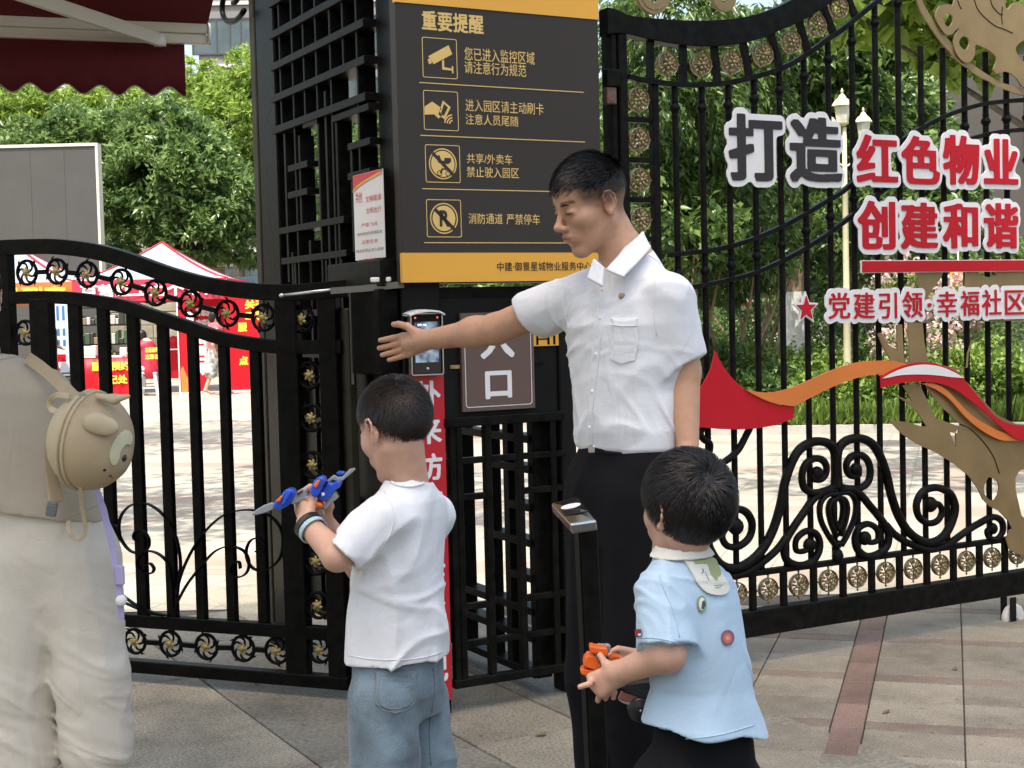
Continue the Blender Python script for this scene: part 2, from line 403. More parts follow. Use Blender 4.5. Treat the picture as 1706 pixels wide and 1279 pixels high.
def granite(name, c, dark=.68, speck=160):
    m = mat(name, c, .72)
    nt = m.node_tree; N = nt.nodes; L = nt.links; b = N['Principled BSDF']; tc = N.new('ShaderNodeTexCoord')
    n1 = N.new('ShaderNodeTexNoise'); n1.inputs['Scale'].default_value = speck; n1.inputs['Detail'].default_value = 2; L.new(tc.outputs['Object'], n1.inputs[0])
    n2 = N.new('ShaderNodeTexNoise'); n2.inputs['Scale'].default_value = 3.2; n2.inputs['Detail'].default_value = 7; n2.inputs['Roughness'].default_value = .65; L.new(tc.outputs['Object'], n2.inputs[0])
    oi = N.new('ShaderNodeObjectInfo')
    r1 = N.new('ShaderNodeMapRange'); r1.inputs[1].default_value = .36; r1.inputs[2].default_value = .64; r1.inputs[3].default_value = dark; r1.inputs[4].default_value = 1.24; L.new(n1.outputs[0], r1.inputs[0])
    r2 = N.new('ShaderNodeMapRange'); r2.inputs[1].default_value = .3; r2.inputs[2].default_value = .7; r2.inputs[3].default_value = .68; r2.inputs[4].default_value = 1.16; L.new(n2.outputs[0], r2.inputs[0])
    r3 = N.new('ShaderNodeMapRange'); r3.inputs[3].default_value = .84; r3.inputs[4].default_value = 1.12; L.new(oi.outputs['Random'], r3.inputs[0])
    a = N.new('ShaderNodeMath'); a.operation = 'MULTIPLY'; L.new(r1.outputs[0], a.inputs[0]); L.new(r2.outputs[0], a.inputs[1])
    a2 = N.new('ShaderNodeMath'); a2.operation = 'MULTIPLY'; L.new(a.outputs[0], a2.inputs[0]); L.new(r3.outputs[0], a2.inputs[1])
    ge = N.new('ShaderNodeNewGeometry'); n4 = N.new('ShaderNodeTexNoise'); n4.inputs['Scale'].default_value = 2.1; n4.inputs['Detail'].default_value = 8; n4.inputs['Roughness'].default_value = .7; L.new(ge.outputs['Position'], n4.inputs[0])
    r4 = N.new('ShaderNodeMapRange'); r4.inputs[1].default_value = .34; r4.inputs[2].default_value = .52; r4.inputs[3].default_value = .66; r4.inputs[4].default_value = 1.04; L.new(n4.outputs[0], r4.inputs[0])
    n5 = N.new('ShaderNodeTexNoise'); n5.inputs['Scale'].default_value = 26; n5.inputs['Detail'].default_value = 3; L.new(ge.outputs['Position'], n5.inputs[0])
    r5 = N.new('ShaderNodeMapRange'); r5.inputs[1].default_value = .26; r5.inputs[2].default_value = .34; r5.inputs[3].default_value = .45; r5.inputs[4].default_value = 1.0; L.new(n5.outputs[0], r5.inputs[0])
    a3 = N.new('ShaderNodeMath'); a3.operation = 'MULTIPLY'; L.new(a2.outputs[0], a3.inputs[0]); L.new(r4.outputs[0], a3.inputs[1]); a2 = N.new('ShaderNodeMath'); a2.operation = 'MULTIPLY'; L.new(a3.outputs[0], a2.inputs[0]); L.new(r5.outputs[0], a2.inputs[1])
    mx = N.new('ShaderNodeMix'); mx.data_type = 'RGBA'; mx.blend_type = 'MULTIPLY'; mx.inputs[0].default_value = 1; mx.inputs[6].default_value = (*c, 1); L.new(a2.outputs[0], mx.inputs[7])
    L.new(mx.outputs[2], b.inputs['Base Color'])
    bp = N.new('ShaderNodeBump'); bp.inputs['Strength'].default_value = .35; bp.inputs['Distance'].default_value = .004; L.new(n1.outputs[0], bp.inputs['Height']); L.new(bp.outputs[0], b.inputs['Normal'])
    return m
PLAZA = ground_mat()
GR_GREY = granite('grey_granite', (.285, .25, .190)); GR_RED = granite('red_granite', (.235, .155, .120)); GR_ROSE = granite('rosy_granite', (.25, .195, .150)); GR_AGG = granite('exposed_aggregate', (.33, .29, .215), .6, 110)
GR_SLAB = granite('smooth_grey_stone', (.225, .205, .160), .8, 60); BED = mat('dark_joint_bed', (.05, .045, .04), .9)
def sheet(name, x0, x1, y0, y1, z, m, kind='structure'):
    o = mesh_np(name, [(x0, y0, z), (x1, y0, z), (x1, y1, z), (x0, y1, z)], [(0, 1, 2, 3)], m); tag(o, kind=kind); return o
sheet('ground', -250, 250, -120, 400, -.03, mat('soil', (.12, .1, .075), .9, var=.3, vscale=.5))
plaza = sheet('plaza', -40, 40, 6.9, 75, -.004, PLAZA)
pave = MB().box(-7, 7, -3, 6.9, -.025, -.008).build('pavement', BED); tag(pave, kind='structure')
# grey and rosy granite tiles, in rows turned about 17 degrees
TA = R(17); tr = Vector((math.cos(TA), -math.sin(TA), 0)); tcx = Vector((math.sin(TA), math.cos(TA), 0))
tO = G(1383, 1211); tO.z = 0                      # where a rosy band crosses the rosy column
def tile_mesh(w, l, m, nm):
    g = .002; o = MB().cbox(g, w - g, g, l - g, -.012, 0, .003).build(nm, m, pave); return o
T = {}
RB, RT, CS = .10, .268, .315                     # band, tile row, tile column
def place(kind, w, l, m, a, b):
    p = tO + tr * a + tcx * b
    key = (kind, w, l)
    if key not in T: o = T[key] = tile_mesh(w, l, m, kind)
    else: o = T[key].copy(); COL.objects.link(o); o.parent = pave
    o.location = (p.x, p.y, random.uniform(-.0008, .0008)); o.rotation_euler = (0, 0, -TA)
def on_tiles(a, b, w=.3):
    p = tO + tr * (a + w / 2) + tcx * (b + w / 2)
    return p.x > .42 + (p.y - 4.4) * .1 - (.25 if p.y > 6 else 0) and p.x < 3.1 and 3.7 < p.y < 6.75
nt_ = 0
for i in range(-7, 10):
    a = (.108 + CS * i) if i >= 0 else (CS * i)
    for j in range(-6, 12):
        per = RB + 2 * RT; b0 = math.floor(j / 2) * per
        if on_tiles(a, b0 + RB): place('granite_tile', CS, RT, GR_GREY, a, b0 + RB + (j % 2) * RT)
        if j % 2 == 0 and on_tiles(a, b0): place('border_tile', CS, RB, GR_ROSE, a, b0)
for j in range(-4, 12):
    b0 = j * .3
    if on_tiles(0, b0): place('border_tile', .108, .3, GR_RED, 0, b0)
# exposed aggregate bays and smooth slabs by the posts, square to the gate wall
sx_, sy_ = Vector((math.cos(R(28.4)), math.sin(R(28.4)), 0)), Vector((-math.sin(R(28.4)), math.cos(R(28.4)), 0))
s0 = G(527, 1271); s0.z = 0
def slab(nm, a, b, w, l, m):
    o = MB().cbox(.004, w - .004, .004, l - .004, -.02, 0, .004).build(nm, m, pave)
    p = s0 + sx_ * a + sy_ * b; o.location = (p.x, p.y, random.uniform(-.001, .001)); o.rotation_euler = (0, 0, R(28.4))
for k in range(-2, 4):
    slab('stone_slab', 0, k * .62, .5, .62, GR_SLAB); slab('stone_slab', -5.2, k * 1.3, 2.6, 1.3, GR_AGG); slab('stone_slab', -2.6, k * 1.3, 2.6, 1.3, GR_AGG)
    slab('stone_slab', .5, k * .8 - .1, .42, .8, GR_AGG)
for k in range(-2, 5): slab('stone_slab', .92, k * .56, .62, .56, GR_SLAB)
# ------------------------------------------------------------------ plane frames of the gates
WP = Plane(.2, 5.2, R(28.4)); LP = Plane(-.588, 5.17, R(-22))
_a = WP.uv(672, 600); SPo = WP.world(_a.x, 0); SP = Plane(SPo.x, SPo.y, R(-61.6))
print('frames', WP.uv(740, 1195), WP.uv(945, 1158), WP.uv(1660, 985), LP.uv(205, 1120), LP.uv(580, 1148), SP.uv(436, 1030))

# a few fallen leaves
LFM = mat('dry_leaf', (.16, .13, .05), .7, var=.3, vscale=40)
for (px, py, a, lab) in ((890, 1227, .3, 'small dry leaf on the paving between card reader post and red banner foot'), (1590, 1118, 1.2, 'pale dry leaf on the granite tiles near the caster wheel'), (430, 1143, 2.0, 'small dark leaf on the paving just outside the iron gate leaf'), (1470, 1190, .8, 'small dry leaf on the tiles right of the rosy column')):
    q = G(px, py); V = [(0, 0, .003), (.016, .009, .006), (.036, .006, .005), (.048, 0, .008), (.034, -.009, .004), (.014, -.010, .006), (.024, 0, .002)]
    o = mesh_np('fallen_leaf', V, [(0, 6, 1), (1, 6, 2), (2, 6, 3), (3, 6, 4), (4, 6, 5), (5, 6, 0)], LFM); o.location = (q.x, q.y, .0); o.rotation_euler = (0, 0, a); tag(o, lab, 'leaf', 'fallen leaves on the paving')
# ------------------------------------------------------------------ left gate leaf: black steel, scrolls, gilt flower rings
def uvp(pl, P, off=0.0, k=5, closed=False):
    """photo pixels -> smooth path in the plane's local coordinates (x, y, z)"""
    Q = [pl.uv(*p) for p in P]; return catmull([(q.x, off, q.y) for q in Q], k, closed)
def crop(P, ox, oy, s): return [(ox + x / s, oy + y / s) for x, y in P]
lg = empty('iron_gate', 'black iron gate leaf with gilt flower rings under its arched rail, behind the beige backpack', 'gate', LP.o, LP.yaw)
def bar(pl, parent, name, px0, px1, y, v0, v1, d0=-.018, d1=.018, m=BLACK, c=.004):
    a = pl.uv(px0, y).x; b = pl.uv(px1, y).x
    return MB().cbox(a, b, d0, d1, v0, v1, c).build(name, m, parent)
def railtube(pts, th, m, parent, name='rail', dep=.02):
    return MB().tube(pts, 1.0, 4, flat=(th / 2, dep), up=(0, 1, 0), smooth=False).build(name, m, parent, bevel=.003)
top_c = [(-40, 417), (0, 413), (50, 411), (96, 411), (141, 415.6), (183, 424), (225, 437), (281, 457), (338, 473), (394, 482), (440, 486), (490, 487), (545, 483), (582, 480)]
mid_c = [(-40, 499), (29, 496), (70, 495), (112, 496), (140, 499), (169, 503), (211, 511), (253, 525), (309, 543), (366, 562), (422, 573), (470, 578), (520, 578), (572, 577)]
top_p = uvp(LP, top_c); mid_p = uvp(LP, mid_c)
railtube(top_p, .060, BLACK, lg, 'top_rail', .024); railtube(mid_p, .050, BLACK, lg, 'curved_rail', .02)
def z_at(path, u):
    for a, b in zip(path, path[1:]):
        if a.x <= u <= b.x: return a.z + (b.z - a.z) * (u - a.x) / max(1e-6, b.x - a.x)
    return path[0].z if u < path[0].x else path[-1].z
vb1 = LP.uv(340, 1039).y; vb0 = LP.uv(400, 1123).y - .005
uR = LP.uv(583, 1100).x; uL = LP.uv(-10, 900).x
MB().cbox(uL, uR, -.02, .02, LP.uv(340, 1050).y - .003, LP.uv(340, 1030).y, .003).build('lower_rail', BLACK, lg)
MB().cbox(uL, uR, -.024, .024, LP.uv(400, 1133).y, LP.uv(400, 1112).y, .004).build('bottom_rail', BLACK, lg)
vbt = LP.uv(340, 1031).y; vbot = LP.uv(400, 1120).y
for (a, b, y) in ((117, 136, 560), (165, 182, 560), (214, 231, 560), (264, 280, 560), (315, 330, 600), (366, 381, 600), (418, 434, 600)):
    u0, u1 = LP.uv(a, y).x, LP.uv(b, y).x
    MB().cbox(u0, u1, -.014, .014, vbt, z_at(mid_p, (u0 + u1) / 2), .003).build('gate_bar', BLACK, lg)
for (a, b, y, tp) in ((-8, 26, 600, top_p), (57, 90, 600, mid_p), (464, 500, 600, top_p), (535, 566, 600, top_p)):
    u0, u1 = LP.uv(a, y).x, LP.uv(b, y).x
    MB().cbox(u0, u1, -.022, .022, vbot, z_at(tp, (u0 + u1) / 2) - .005, .004).build('stile', BLACK, lg)
# flower ring: ring, six curled spokes, gilt flower
def flower_ring(parent, u, v, r=.047):
    o = bpy.data.objects.new('flower_ring', FR['ring'].data) if FR else None
    return o
def make_ring_mesh(r=.047):
    m = MB()
    m.tube([(r * math.cos(a), 0, r * math.sin(a)) for a in np.linspace(0, 2 * math.pi, 25)[:-1]], .0066, 6, closed=True)
    for k in range(6):
        a0 = k * math.pi / 3 + .3
        P = [(rr * r * math.cos(a0 + tw), -.001, rr * r * math.sin(a0 + tw)) for rr, tw in ((.25, 0), (.5, .12), (.75, .38), (.97, .85))]
        m.tube(catmull(P, 3), [.005] * 3 + [.0044] * 7, 5)
    for a0, s in ((.75, 1), (2.4, -1), (3.9, 1), (5.5, -1)):     # little horns outside the ring
        P = [(rr * r * math.cos(a0 + tw * s), 0, rr * r * math.sin(a0 + tw * s)) for rr, tw in ((1.0, 0), (1.18, .05), (1.32, .22))]
        m.tube(P, [.006, .0045, .001], 5)
    return m
def make_flower_mesh(r=.047):
    m = MB()
    m.lathe((0, -.004, 0), [(.001, -.010), (.008, -.009), (.012, -.004), (.013, 0), (.013, .004)], 10, 'y')
    for k in range(6):
        a0 = k * math.pi / 3 + .3
        P = [(rr * r * math.cos(a0 + tw), -.006, rr * r * math.sin(a0 + tw)) for rr, tw in ((.12, 0), (.26, .05), (.38, .2), (.46, .45))]
        m.tube(P, [.0078, .007, .0052, .0016], 6, flat=(1, .5))
    return m
ring_o = make_ring_mesh().build('flower_ring', BLACK, lg); flw_o = make_flower_mesh().build('gilt_flower', GOLD, ring_o)
first = True
def place_ring(u, v, rot=0, s=1.0):
    global first
    if first: r, f = ring_o, flw_o; first = False
    else:
        r = ring_o.copy(); COL.objects.link(r); r.parent = lg; f = flw_o.copy(); COL.objects.link(f); f.parent = r
    r.location = (u, 0, v); r.rotation_euler = (0, rot, 0); r.scale = (s, s, s)
tops = [(45, 454), (95, 452), (145.5, 457), (202.6, 469.5), (259.4, 487.5), (318, 506), (378.5, 522), (439, 529), (503, 531)]
for k, p in enumerate(tops): q = LP.uv(*p); place_ring(q.x, q.y, .4 * k)
for p in ((43, 554), (44, 628), (45, 702), (46, 776), (47, 850), (516, 625), (519, 696), (521, 774), (524, 858), (527, 935), (530, 1008), (532, 1082)): q = LP.uv(*p); place_ring(q.x, q.y, p[1] * .7)
lug = MB()
qs = [LP.uv(*p) for p in tops]
for a, b in zip(qs, qs[1:]):
    d = (b - a).normalized(); m0 = a + d * .047; m1 = b - d * .047
    lug.tube([(m0.x, 0, m0.y), (m1.x, 0, m1.y)], 1, 4, flat=(.009, .009), up=(0, 1, 0), smooth=False)
bots = [LP.uv(x, y) for x, y in ((106, 1061), (165, 1065), (225, 1068), (284, 1072), (344, 1077), (405, 1080), (461, 1084))]
for k, q in enumerate(bots): place_ring(q.x, q.y, k * .9)
for a, b in zip(bots, bots[1:]): lug.tube([(a.x + .047, 0, a.y), (b.x - .047, 0, b.y)], 1, 4, flat=(.009, .009), up=(0, 1, 0), smooth=False)
lug.build('ring_link', BLACK, lg)['kind'] = 'stuff'
c2 = lambda P: crop(P, 180, 780, 2.564)
for P in ([(300, 600), (310, 500), (320, 400), (300, 290), (250, 200), (180, 150), (110, 155), (65, 205), (60, 280), (95, 340), (140, 360), (180, 340), (185, 300), (160, 262), (130, 265), (120, 290), (135, 310)],
          [(290, 600), (285, 500), (270, 410), (230, 365), (180, 350), (145, 370), (135, 410), (160, 440), (195, 445), (207, 425), (190, 403), (172, 412)],
          [(300, 530), (330, 430), (380, 330), (440, 250), (520, 190), (620, 175), (700, 200), (750, 260), (755, 340), (730, 400), (670, 435), (620, 415), (600, 360), (615, 310), (650, 295), (680, 320), (675, 345), (640, 352)],
          [(305, 570), (350, 490), (420, 400), (470, 350), (530, 330), (590, 350), (612, 400), (600, 445), (560, 462), (532, 435), (545, 400), (570, 398), (575, 425)],
          [(-40, 440), (10, 500), (60, 530), (130, 580), (200, 610), (270, 625)], [(-60, 500), (60, 560), (180, 612), (250, 625)],
          [(-60, 290), (0, 240), (40, 240), (60, 270), (50, 310), (20, 330)]):
    MB().tube(uvp(LP, c2(P), -.016), 1, 4, flat=(.0028, .008), up=(0, 1, 0), smooth=False).build('scroll', BLACK, lg)

# ------------------------------------------------------------------ lattice screen running back from the sign pillar
sc_ = empty('lattice_screen', 'tall black lattice screen between the gate leaf and the notice board, poster tied to it', 'screen', SP.o, SP.yaw)
uS = lambda px, y=200: SP.uv(px, y).x
vS = lambda px, y: SP.uv(px, y).y
def sbox(px0, px1, v0, v1, y=200, d=.03, name='lattice_bar', m=BLACK2, y0=None):
    a, b = sorted((uS(px0, y), uS(px1, y))); return MB().cbox(a, b, -d / 2, d / 2, v0, v1, .003).build(name, m, sc_)
uF, uN = uS(470), uS(630)
VTOP = 3.4
MB().cbox(uN, -.002, -.0, .14, 0, VTOP, .006).build('near_post', BLACK2, sc_)
MB().cbox(uS(442), uF + .01, -.03, .06, 0, VTOP, .006).build('far_post', BLACK, sc_)
cols = [478, 499, 518, 539, 563, 585, 608]
ucol = [uS(x, 60) for x in cols]; ub = .017
vrow = [vS(465, y) for y in (62, 113, 165, 221)]
dr = (vrow[0] - vrow[3]) / 3
rows = [vrow[3] + dr * k for k in range(0, 12) if vrow[3] + dr * k < VTOP]
for v in rows: MB().cbox(uF, uN, -.046, .046, v - .014, v + .014, .002).build('lattice_bar', BLACK2, sc_)
for i, u in enumerate(ucol):
    lo = rows[0] if i in (0, 2) else (rows[1] if i == 5 else .95)
    MB().cbox(u - ub / 2, u + ub / 2, -.034, .034, max(lo, .1), VTOP, .002).build('lattice_bar', BLACK2, sc_)
def seg_h(pa, pb, y):   # short horizontals of the fret, given by far and near pixel columns
    a, b = uS(pa, y), uS(pb, y); v = vS((pa + pb) / 2, y); MB().cbox(a, b, -.040, .040, v - .012, v + .012, .002).build('lattice_bar', BLACK2, sc_)
def seg_v(px, ya, yb):
    u = uS(px, (ya + yb) / 2); MB().cbox(u - .011, u + .011, -.03, .03, vS(px, yb), vS(px, ya), .002).build('lattice_bar', BLACK2, sc_)
for a, b, y in ((495, 528, 277), (495, 528, 322), (480, 590, 375), (484, 594, 428), (570, 632, 188), (596, 634, 240), (596, 634, 290), (520, 545, 205), (484, 620, 520), (484, 620, 590), (484, 620, 700), (484, 620, 820), (484, 620, 940), (484, 620, 1020)): seg_h(a, b, y)
for x, ya, yb in ((489, 221, 470), (512, 225, 375), (558, 150, 470), (576, 200, 470), (612, 190, 300), (600, 240, 420), (512, 430, 1010), (538, 430, 1010), (564, 430, 1020), (590, 430, 1040), (500, 420, 520), (530, 400, 520)): seg_v(x, ya, yb)
MB().box(uF, uN, -.012, .0, .28, 1.3).build('infill_panel', DARKBOX, sc_)
# olive faced stop posts
MB().cbox(uS(434, 300), uS(441.5, 300), -.028, .03, 0, VTOP, .004).build('slam_post', OLIVE, sc_)
q0, q1 = SP.uv(574, 700, -.06).x, SP.uv(590, 700, -.06).x
MB().cbox(q0, q1, -.075, -.045, 0, 1.42, .004).build('slam_post', OLIVE, sc_)
# poster on the lattice
po = empty('poster', 'white paper notice', 'poster', SP.o, SP.yaw)
po['label'] = 'white paper notice with red header on the black lattice screen beside the notice board'
pa, pb = SP.uv(590, 360, -.05).x, SP.uv(639, 360, -.05).x; pv0, pv1 = SP.uv(592, 434, -.05).y, SP.uv(592, 292, -.05).y
MB().box(pa, pb, -.05, -.046, pv0, pv1).build('sheet', mat('poster_paper', (.72, .70, .69), .35, var=.03), po)
prt = mat('poster_red_print', (.55, .03, .04), .5); pgr = mat('poster_grey_print', (.16, .15, .16), .5)
hh = catmull([(pa, pv1 - .001), (pa, pv1 - .075), ((pa * .7 + pb * .3), pv1 - .05), ((pa + pb) / 2, pv1 - .02), (pb, pv1 - .012)], 4) if False else None
w_ = pb - pa
arc = [(pa + w_ * t, pv1 - .055 + .045 * t ** .6) for t in np.linspace(0, 1, 9)]
MB().prism([(pa, pv1 - .001)] + arc + [(pb, pv1 - .001)], -.0512, -.0504).build('red_header', prt, po)
MB().prism([(x, z - .004) for x, z in arc] + [(x, z + .003) for x, z in reversed(arc)], -.0524, -.0516).build('gold_swoosh', SIGNGOLD, po)
flat_text('lettering', '共创', prt, po, pa + w_ * .08, pa + w_ * .3, pv1 - .1, pv1 - .06, -.0513)
for k, (t, a, b, m, z, h) in enumerate((('文明楼道', .42, .95, prt, .082, .022), ('文明出行', .42, .95, prt, .118, .02), ('严禁飞线', .25, .8, prt, .16, .014), ('请勿堆放杂物请配合', .1, .95, pgr, .186, .012), ('注意安全', .25, .8, prt, .212, .014), ('电动车禁止进入电梯', .05, .98, pgr, .238, .012), ('温馨提示', .25, .75, prt, .27, .014), ('请自觉遵守小区公约', .15, .98, pgr, .295, .011), ('共同维护良好的环境', .15, .98, pgr, .315, .011), ('谢谢您的配合', .3, .8, prt, .345, .014))):
    zc = pv1 - z * 1.12; flat_text('lettering', t, m, po, pa + w_ * a, pa + w_ * b, zc - h / 2, zc + h / 2, -.0513)

# ------------------------------------------------------------------ sign pillar with the pedestrian gate
pil = empty('gate_pillar', 'charcoal metal gate pillar frame under the dark notice board, plain panel above a lattice wicket', 'gate pillar', WP.o, WP.yaw)
uW = lambda px, y=500: WP.uv(px, y).x
vW = lambda px, y: WP.uv(px, y).y
ua, ub_ = uW(672, 600), uW(737, 600); uc, ud = uW(932, 600), uW(958, 600)
MB().cbox(ua, ub_, 0, .14, 0, 3.4, .005).build('post', DARKBOX, pil)
MB().cbox(uc, ud, 0, .1, 0, 3.4, .005).build('post', DARKBOX, pil)
MB().box(ua, ud + .12, .01, .13, vW(840, 470), 3.4).build('backing_box', DARKBOX, pil)
vP = vW(840, 700)
MB().cbox(ub_, uc, .015, .1, vP, vW(840, 477), .003).build('panel', DARKBOX, pil)
MB().box(ub_ + .001, uc - .001, .008, .018, vW(840, 494), vW(840, 482)).build('panel_lip', BLACK2, pil)
MB().box(uW(752, 612), uW(768, 612), .008, .016, vW(760, 614), vW(760, 608)).build('slot_trim', GOLD, pil)
MB().box(uW(892, 606), uW(908, 606), .008, .016, vW(900, 607), vW(900, 604)).build('slot_trim', BLACK, pil)
# notice board
nb = empty('notice_board', 'dark notice board with yellow bands, four icons and gold Chinese lines, on the gate pillar', 'notice board', WP.o, WP.yaw)
OFF = -.055
def ub2(px, y): return WP.uv(px, y, OFF).x
def vb2(px, y): return WP.uv(px, y, OFF).y
bx0, bx1 = ub2(667, 300), ub2(1003, 300)
zb = vb2(672, 470); zf = vb2(672, 421); zh = vb2(664, 3)
MB().cbox(bx0, bx1, OFF + .003, -.002, zb, 2.55, .003).build('board', SIGNGREY, nb)
MB().box(bx0 - .001, bx1 + .001, OFF, OFF + .02, zb - .001, zf).build('footer_band', SIGNGOLD, nb)
MB().box(bx0 - .001, bx1 + .001, OFF, OFF + .02, zh, 2.551).build('header_band', SIGNGOLD, nb)
YT = OFF - .0012 + .003
def btext(s, x0, x1, y0, y1, m=PRINTGOLD, bold=.008, yy=None):
    xm, ym = (x0 + x1) / 2, (y0 + y1) / 2
    return flat_text('lettering', s, m, nb, ub2(x0, ym), ub2(x1, ym), vb2(xm, y1), vb2(xm, y0), YT if yy is None else yy, bold)
btext('重要提醒', 703, 806, 20.5, 53.5, bold=.03)
for s, a, b, c, d in (('您已进入监控区域', 774, 891, 82, 104), ('请注意行为规范', 774, 877, 104, 125), ('进入园区请主动刷卡', 776, 906, 168, 188), ('注意人员尾随', 776, 864, 191, 209),
                      ('共享/外卖车', 778, 854, 256, 273), ('禁止驶入园区', 778, 865, 278, 296), ('消防通道', 781, 838, 355, 373), ('严禁停车', 844, 900, 356, 374)): btext(s, a, b, c, d)
btext('中建·御景星城物业服务中心', 828, 985, 436, 451, SIGNGREY, .012, OFF - .001)
for (x, y, xe) in ((699, 137, 973), (701, 225, 975), (704, 314, 977), (707, 404, 979)):
    MB().box(ub2(x, y), ub2(xe, y + 10), YT - .0003, YT + .003, vb2(x, y) - .0015, vb2(x, y) + .0015).build('divider_line', PRINTGOLD, nb)
def rrect(x0, x1, z0, z1, r, n=5):
    P = []
    for cx, cz, a0 in ((x1 - r, z1 - r, 0), (x0 + r, z1 - r, 90), (x0 + r, z0 + r, 180), (x1 - r, z0 + r, 270)):
        P += [(cx + r * math.cos(R(a0 + 90 * k / n)), cz + r * math.sin(R(a0 + 90 * k / n))) for k in range(n + 1)]
    return P
icons = ((704, 762, 63, 130), (706, 764, 151, 217), (709, 767, 241, 304), (711, 769, 332, 395))
def circle(cx, cz, r, n=28): return [(cx + r * math.cos(2 * math.pi * k / n), cz + r * math.sin(2 * math.pi * k / n)) for k in range(n)]
for k, (a, b, c, d) in enumerate(icons):
    x0, x1 = ub2(a, (c + d) / 2), ub2(b, (c + d) / 2); z1, z0 = vb2((a + b) / 2, c), vb2((a + b) / 2, d)
    ic = loops_solid('icon_frame', [rrect(x0, x1, z0, z1, .007), rrect(x0 + .0025, x1 - .0025, z0 + .0025, z1 - .0025, .005)], PRINTGOLD, nb, YT - .0002, YT + .0005)
    w, h = x1 - x0, z1 - z0
    def Q(P): return [(x0 + w * x, z1 - h * y) for x, y in P]
    def art(loops, m=PRINTGOLD, y=0.0): return loops_solid('icon_art', loops, m, nb, YT - .0002 - y, YT + .0005 - y)
    if k == 0:
        art([Q([(.17, .47), (.76, .16), (.86, .38), (.32, .66)]), Q([(.15, .55), (.22, .52), (.27, .63), (.19, .67)]), Q([(.56, .56), (.62, .53), (.62, .72), (.84, .74), (.84, .68), (.88, .68), (.88, .86), (.84, .86), (.84, .79), (.56, .78)])])
    elif k == 1:
        art([Q([(.03, .42), (.25, .28), (.42, .38), (.52, .44), (.46, .52), (.54, .62), (.42, .7), (.3, .6), (.03, .62)]), Q([(.42, .6), (.56, .24), (.78, .4), (.6, .72)]),
             Q([(.49, .58), (.59, .32), (.7, .41), (.58, .63)])])
        for rr in (.09, .16, .23):
            A = [(.84 + rr * math.cos(t), .84 + rr * math.sin(t)) for t in np.linspace(3.3, 4.6, 8)]; B = [(.84 + (rr + .035) * math.cos(t), .84 + (rr + .035) * math.sin(t)) for t in np.linspace(4.6, 3.3, 8)]
            art([Q([(x, y) for x, y in A + B])])
    elif k == 2:
        cx_, cz_ = x0 + w / 2, z1 - h / 2; r0 = w * .4
        art([circle(cx_, cz_, r0), circle(cx_, cz_, r0 * .92)]); art([circle(cx_, cz_, r0 * .84)])
        for wx in (.4, .64): art([circle(x0 + w * wx, z1 - h * .75, w * .075, 14), circle(x0 + w * wx, z1 - h * .75, w * .055, 14)], SIGNGREY, .0005)
        art([Q([(.4, .75), (.46, .62), (.6, .62), (.62, .66), (.5, .66), (.44, .76)]), Q([(.35, .3), (.4, .26), (.46, .42), (.54, .42), (.55, .34), (.74, .34), (.74, .44), (.66, .5), (.44, .5), (.36, .46)])], SIGNGREY, .0005)
        art([Q([(.18, .25), (.24, .19), (.84, .77), (.78, .84)])], SIGNGREY, .001)
    else:
        cx_, cz_ = x0 + w / 2, z1 - h / 2; r0 = w * .4
        art([circle(cx_, cz_, r0), circle(cx_, cz_, r0 * .92)]); art([circle(cx_, cz_, r0 * .82)])
        flat_text('icon_art', 'R', SIGNGREY, nb, x0 + w * .37, x0 + w * .66, z0 + h * .28, z0 + h * .72, YT - .0009, .05)
        art([Q([(.2, .28), (.26, .21), (.82, .76), (.76, .83)])], SIGNGREY, .001)
# entrance plate
ep = empty('entrance_plate', 'brown plate with white border lettered for the entrance, behind the outstretched arm', 'sign plate', WP.o, WP.yaw)
O2 = -.004
e0, e1 = WP.uv(769, 600, O2).x, WP.uv(890, 600, O2).x; ez0, ez1 = WP.uv(830, 683, O2).y, WP.uv(830, 520, O2).y
MB().cbox(e0, e1, O2, .012, ez0, ez1, .001).build('plate', BROWNSIGN, ep)
loops_solid('border_line', [rrect(e0 + .012, e1 - .012, ez0 + .014, ez1 - .014, .012), rrect(e0 + .0145, e1 - .0145, ez0 + .0165, ez1 - .0165, .01)], WHITEP, ep, O2 - .0012, O2 - .0004)
def etext(s, x0, x1, y0, y1, bold): return flat_text('lettering', s, WHITEP, ep, WP.uv(x0, (y0 + y1) / 2, O2).x, WP.uv(x1, (y0 + y1) / 2, O2).x, WP.uv((x0 + x1) / 2, y1, O2).y, WP.uv((x0 + x1) / 2, y0, O2).y, O2 - .001, bold)
etext('入', 799, 857, 540, 597, .045); etext('口', 808, 853, 617, 664, .045)
gl = empty('gilt_letter_strip', 'small yellow strip with dark capital letters beside the brown entrance plate', 'sign', WP.o, WP.yaw)
g0, g1 = uW(886, 563), uW(932, 563); gz0, gz1 = vW(908, 576), vW(908, 553)
MB().box(g0, g1, .004, .013, gz0, gz1).build('plate', SIGNGOLD, gl); flat_text('lettering', 'HI', BLACK, gl, uW(894, 563), uW(926, 563), vW(908, 574), vW(908, 555), .003, .0)
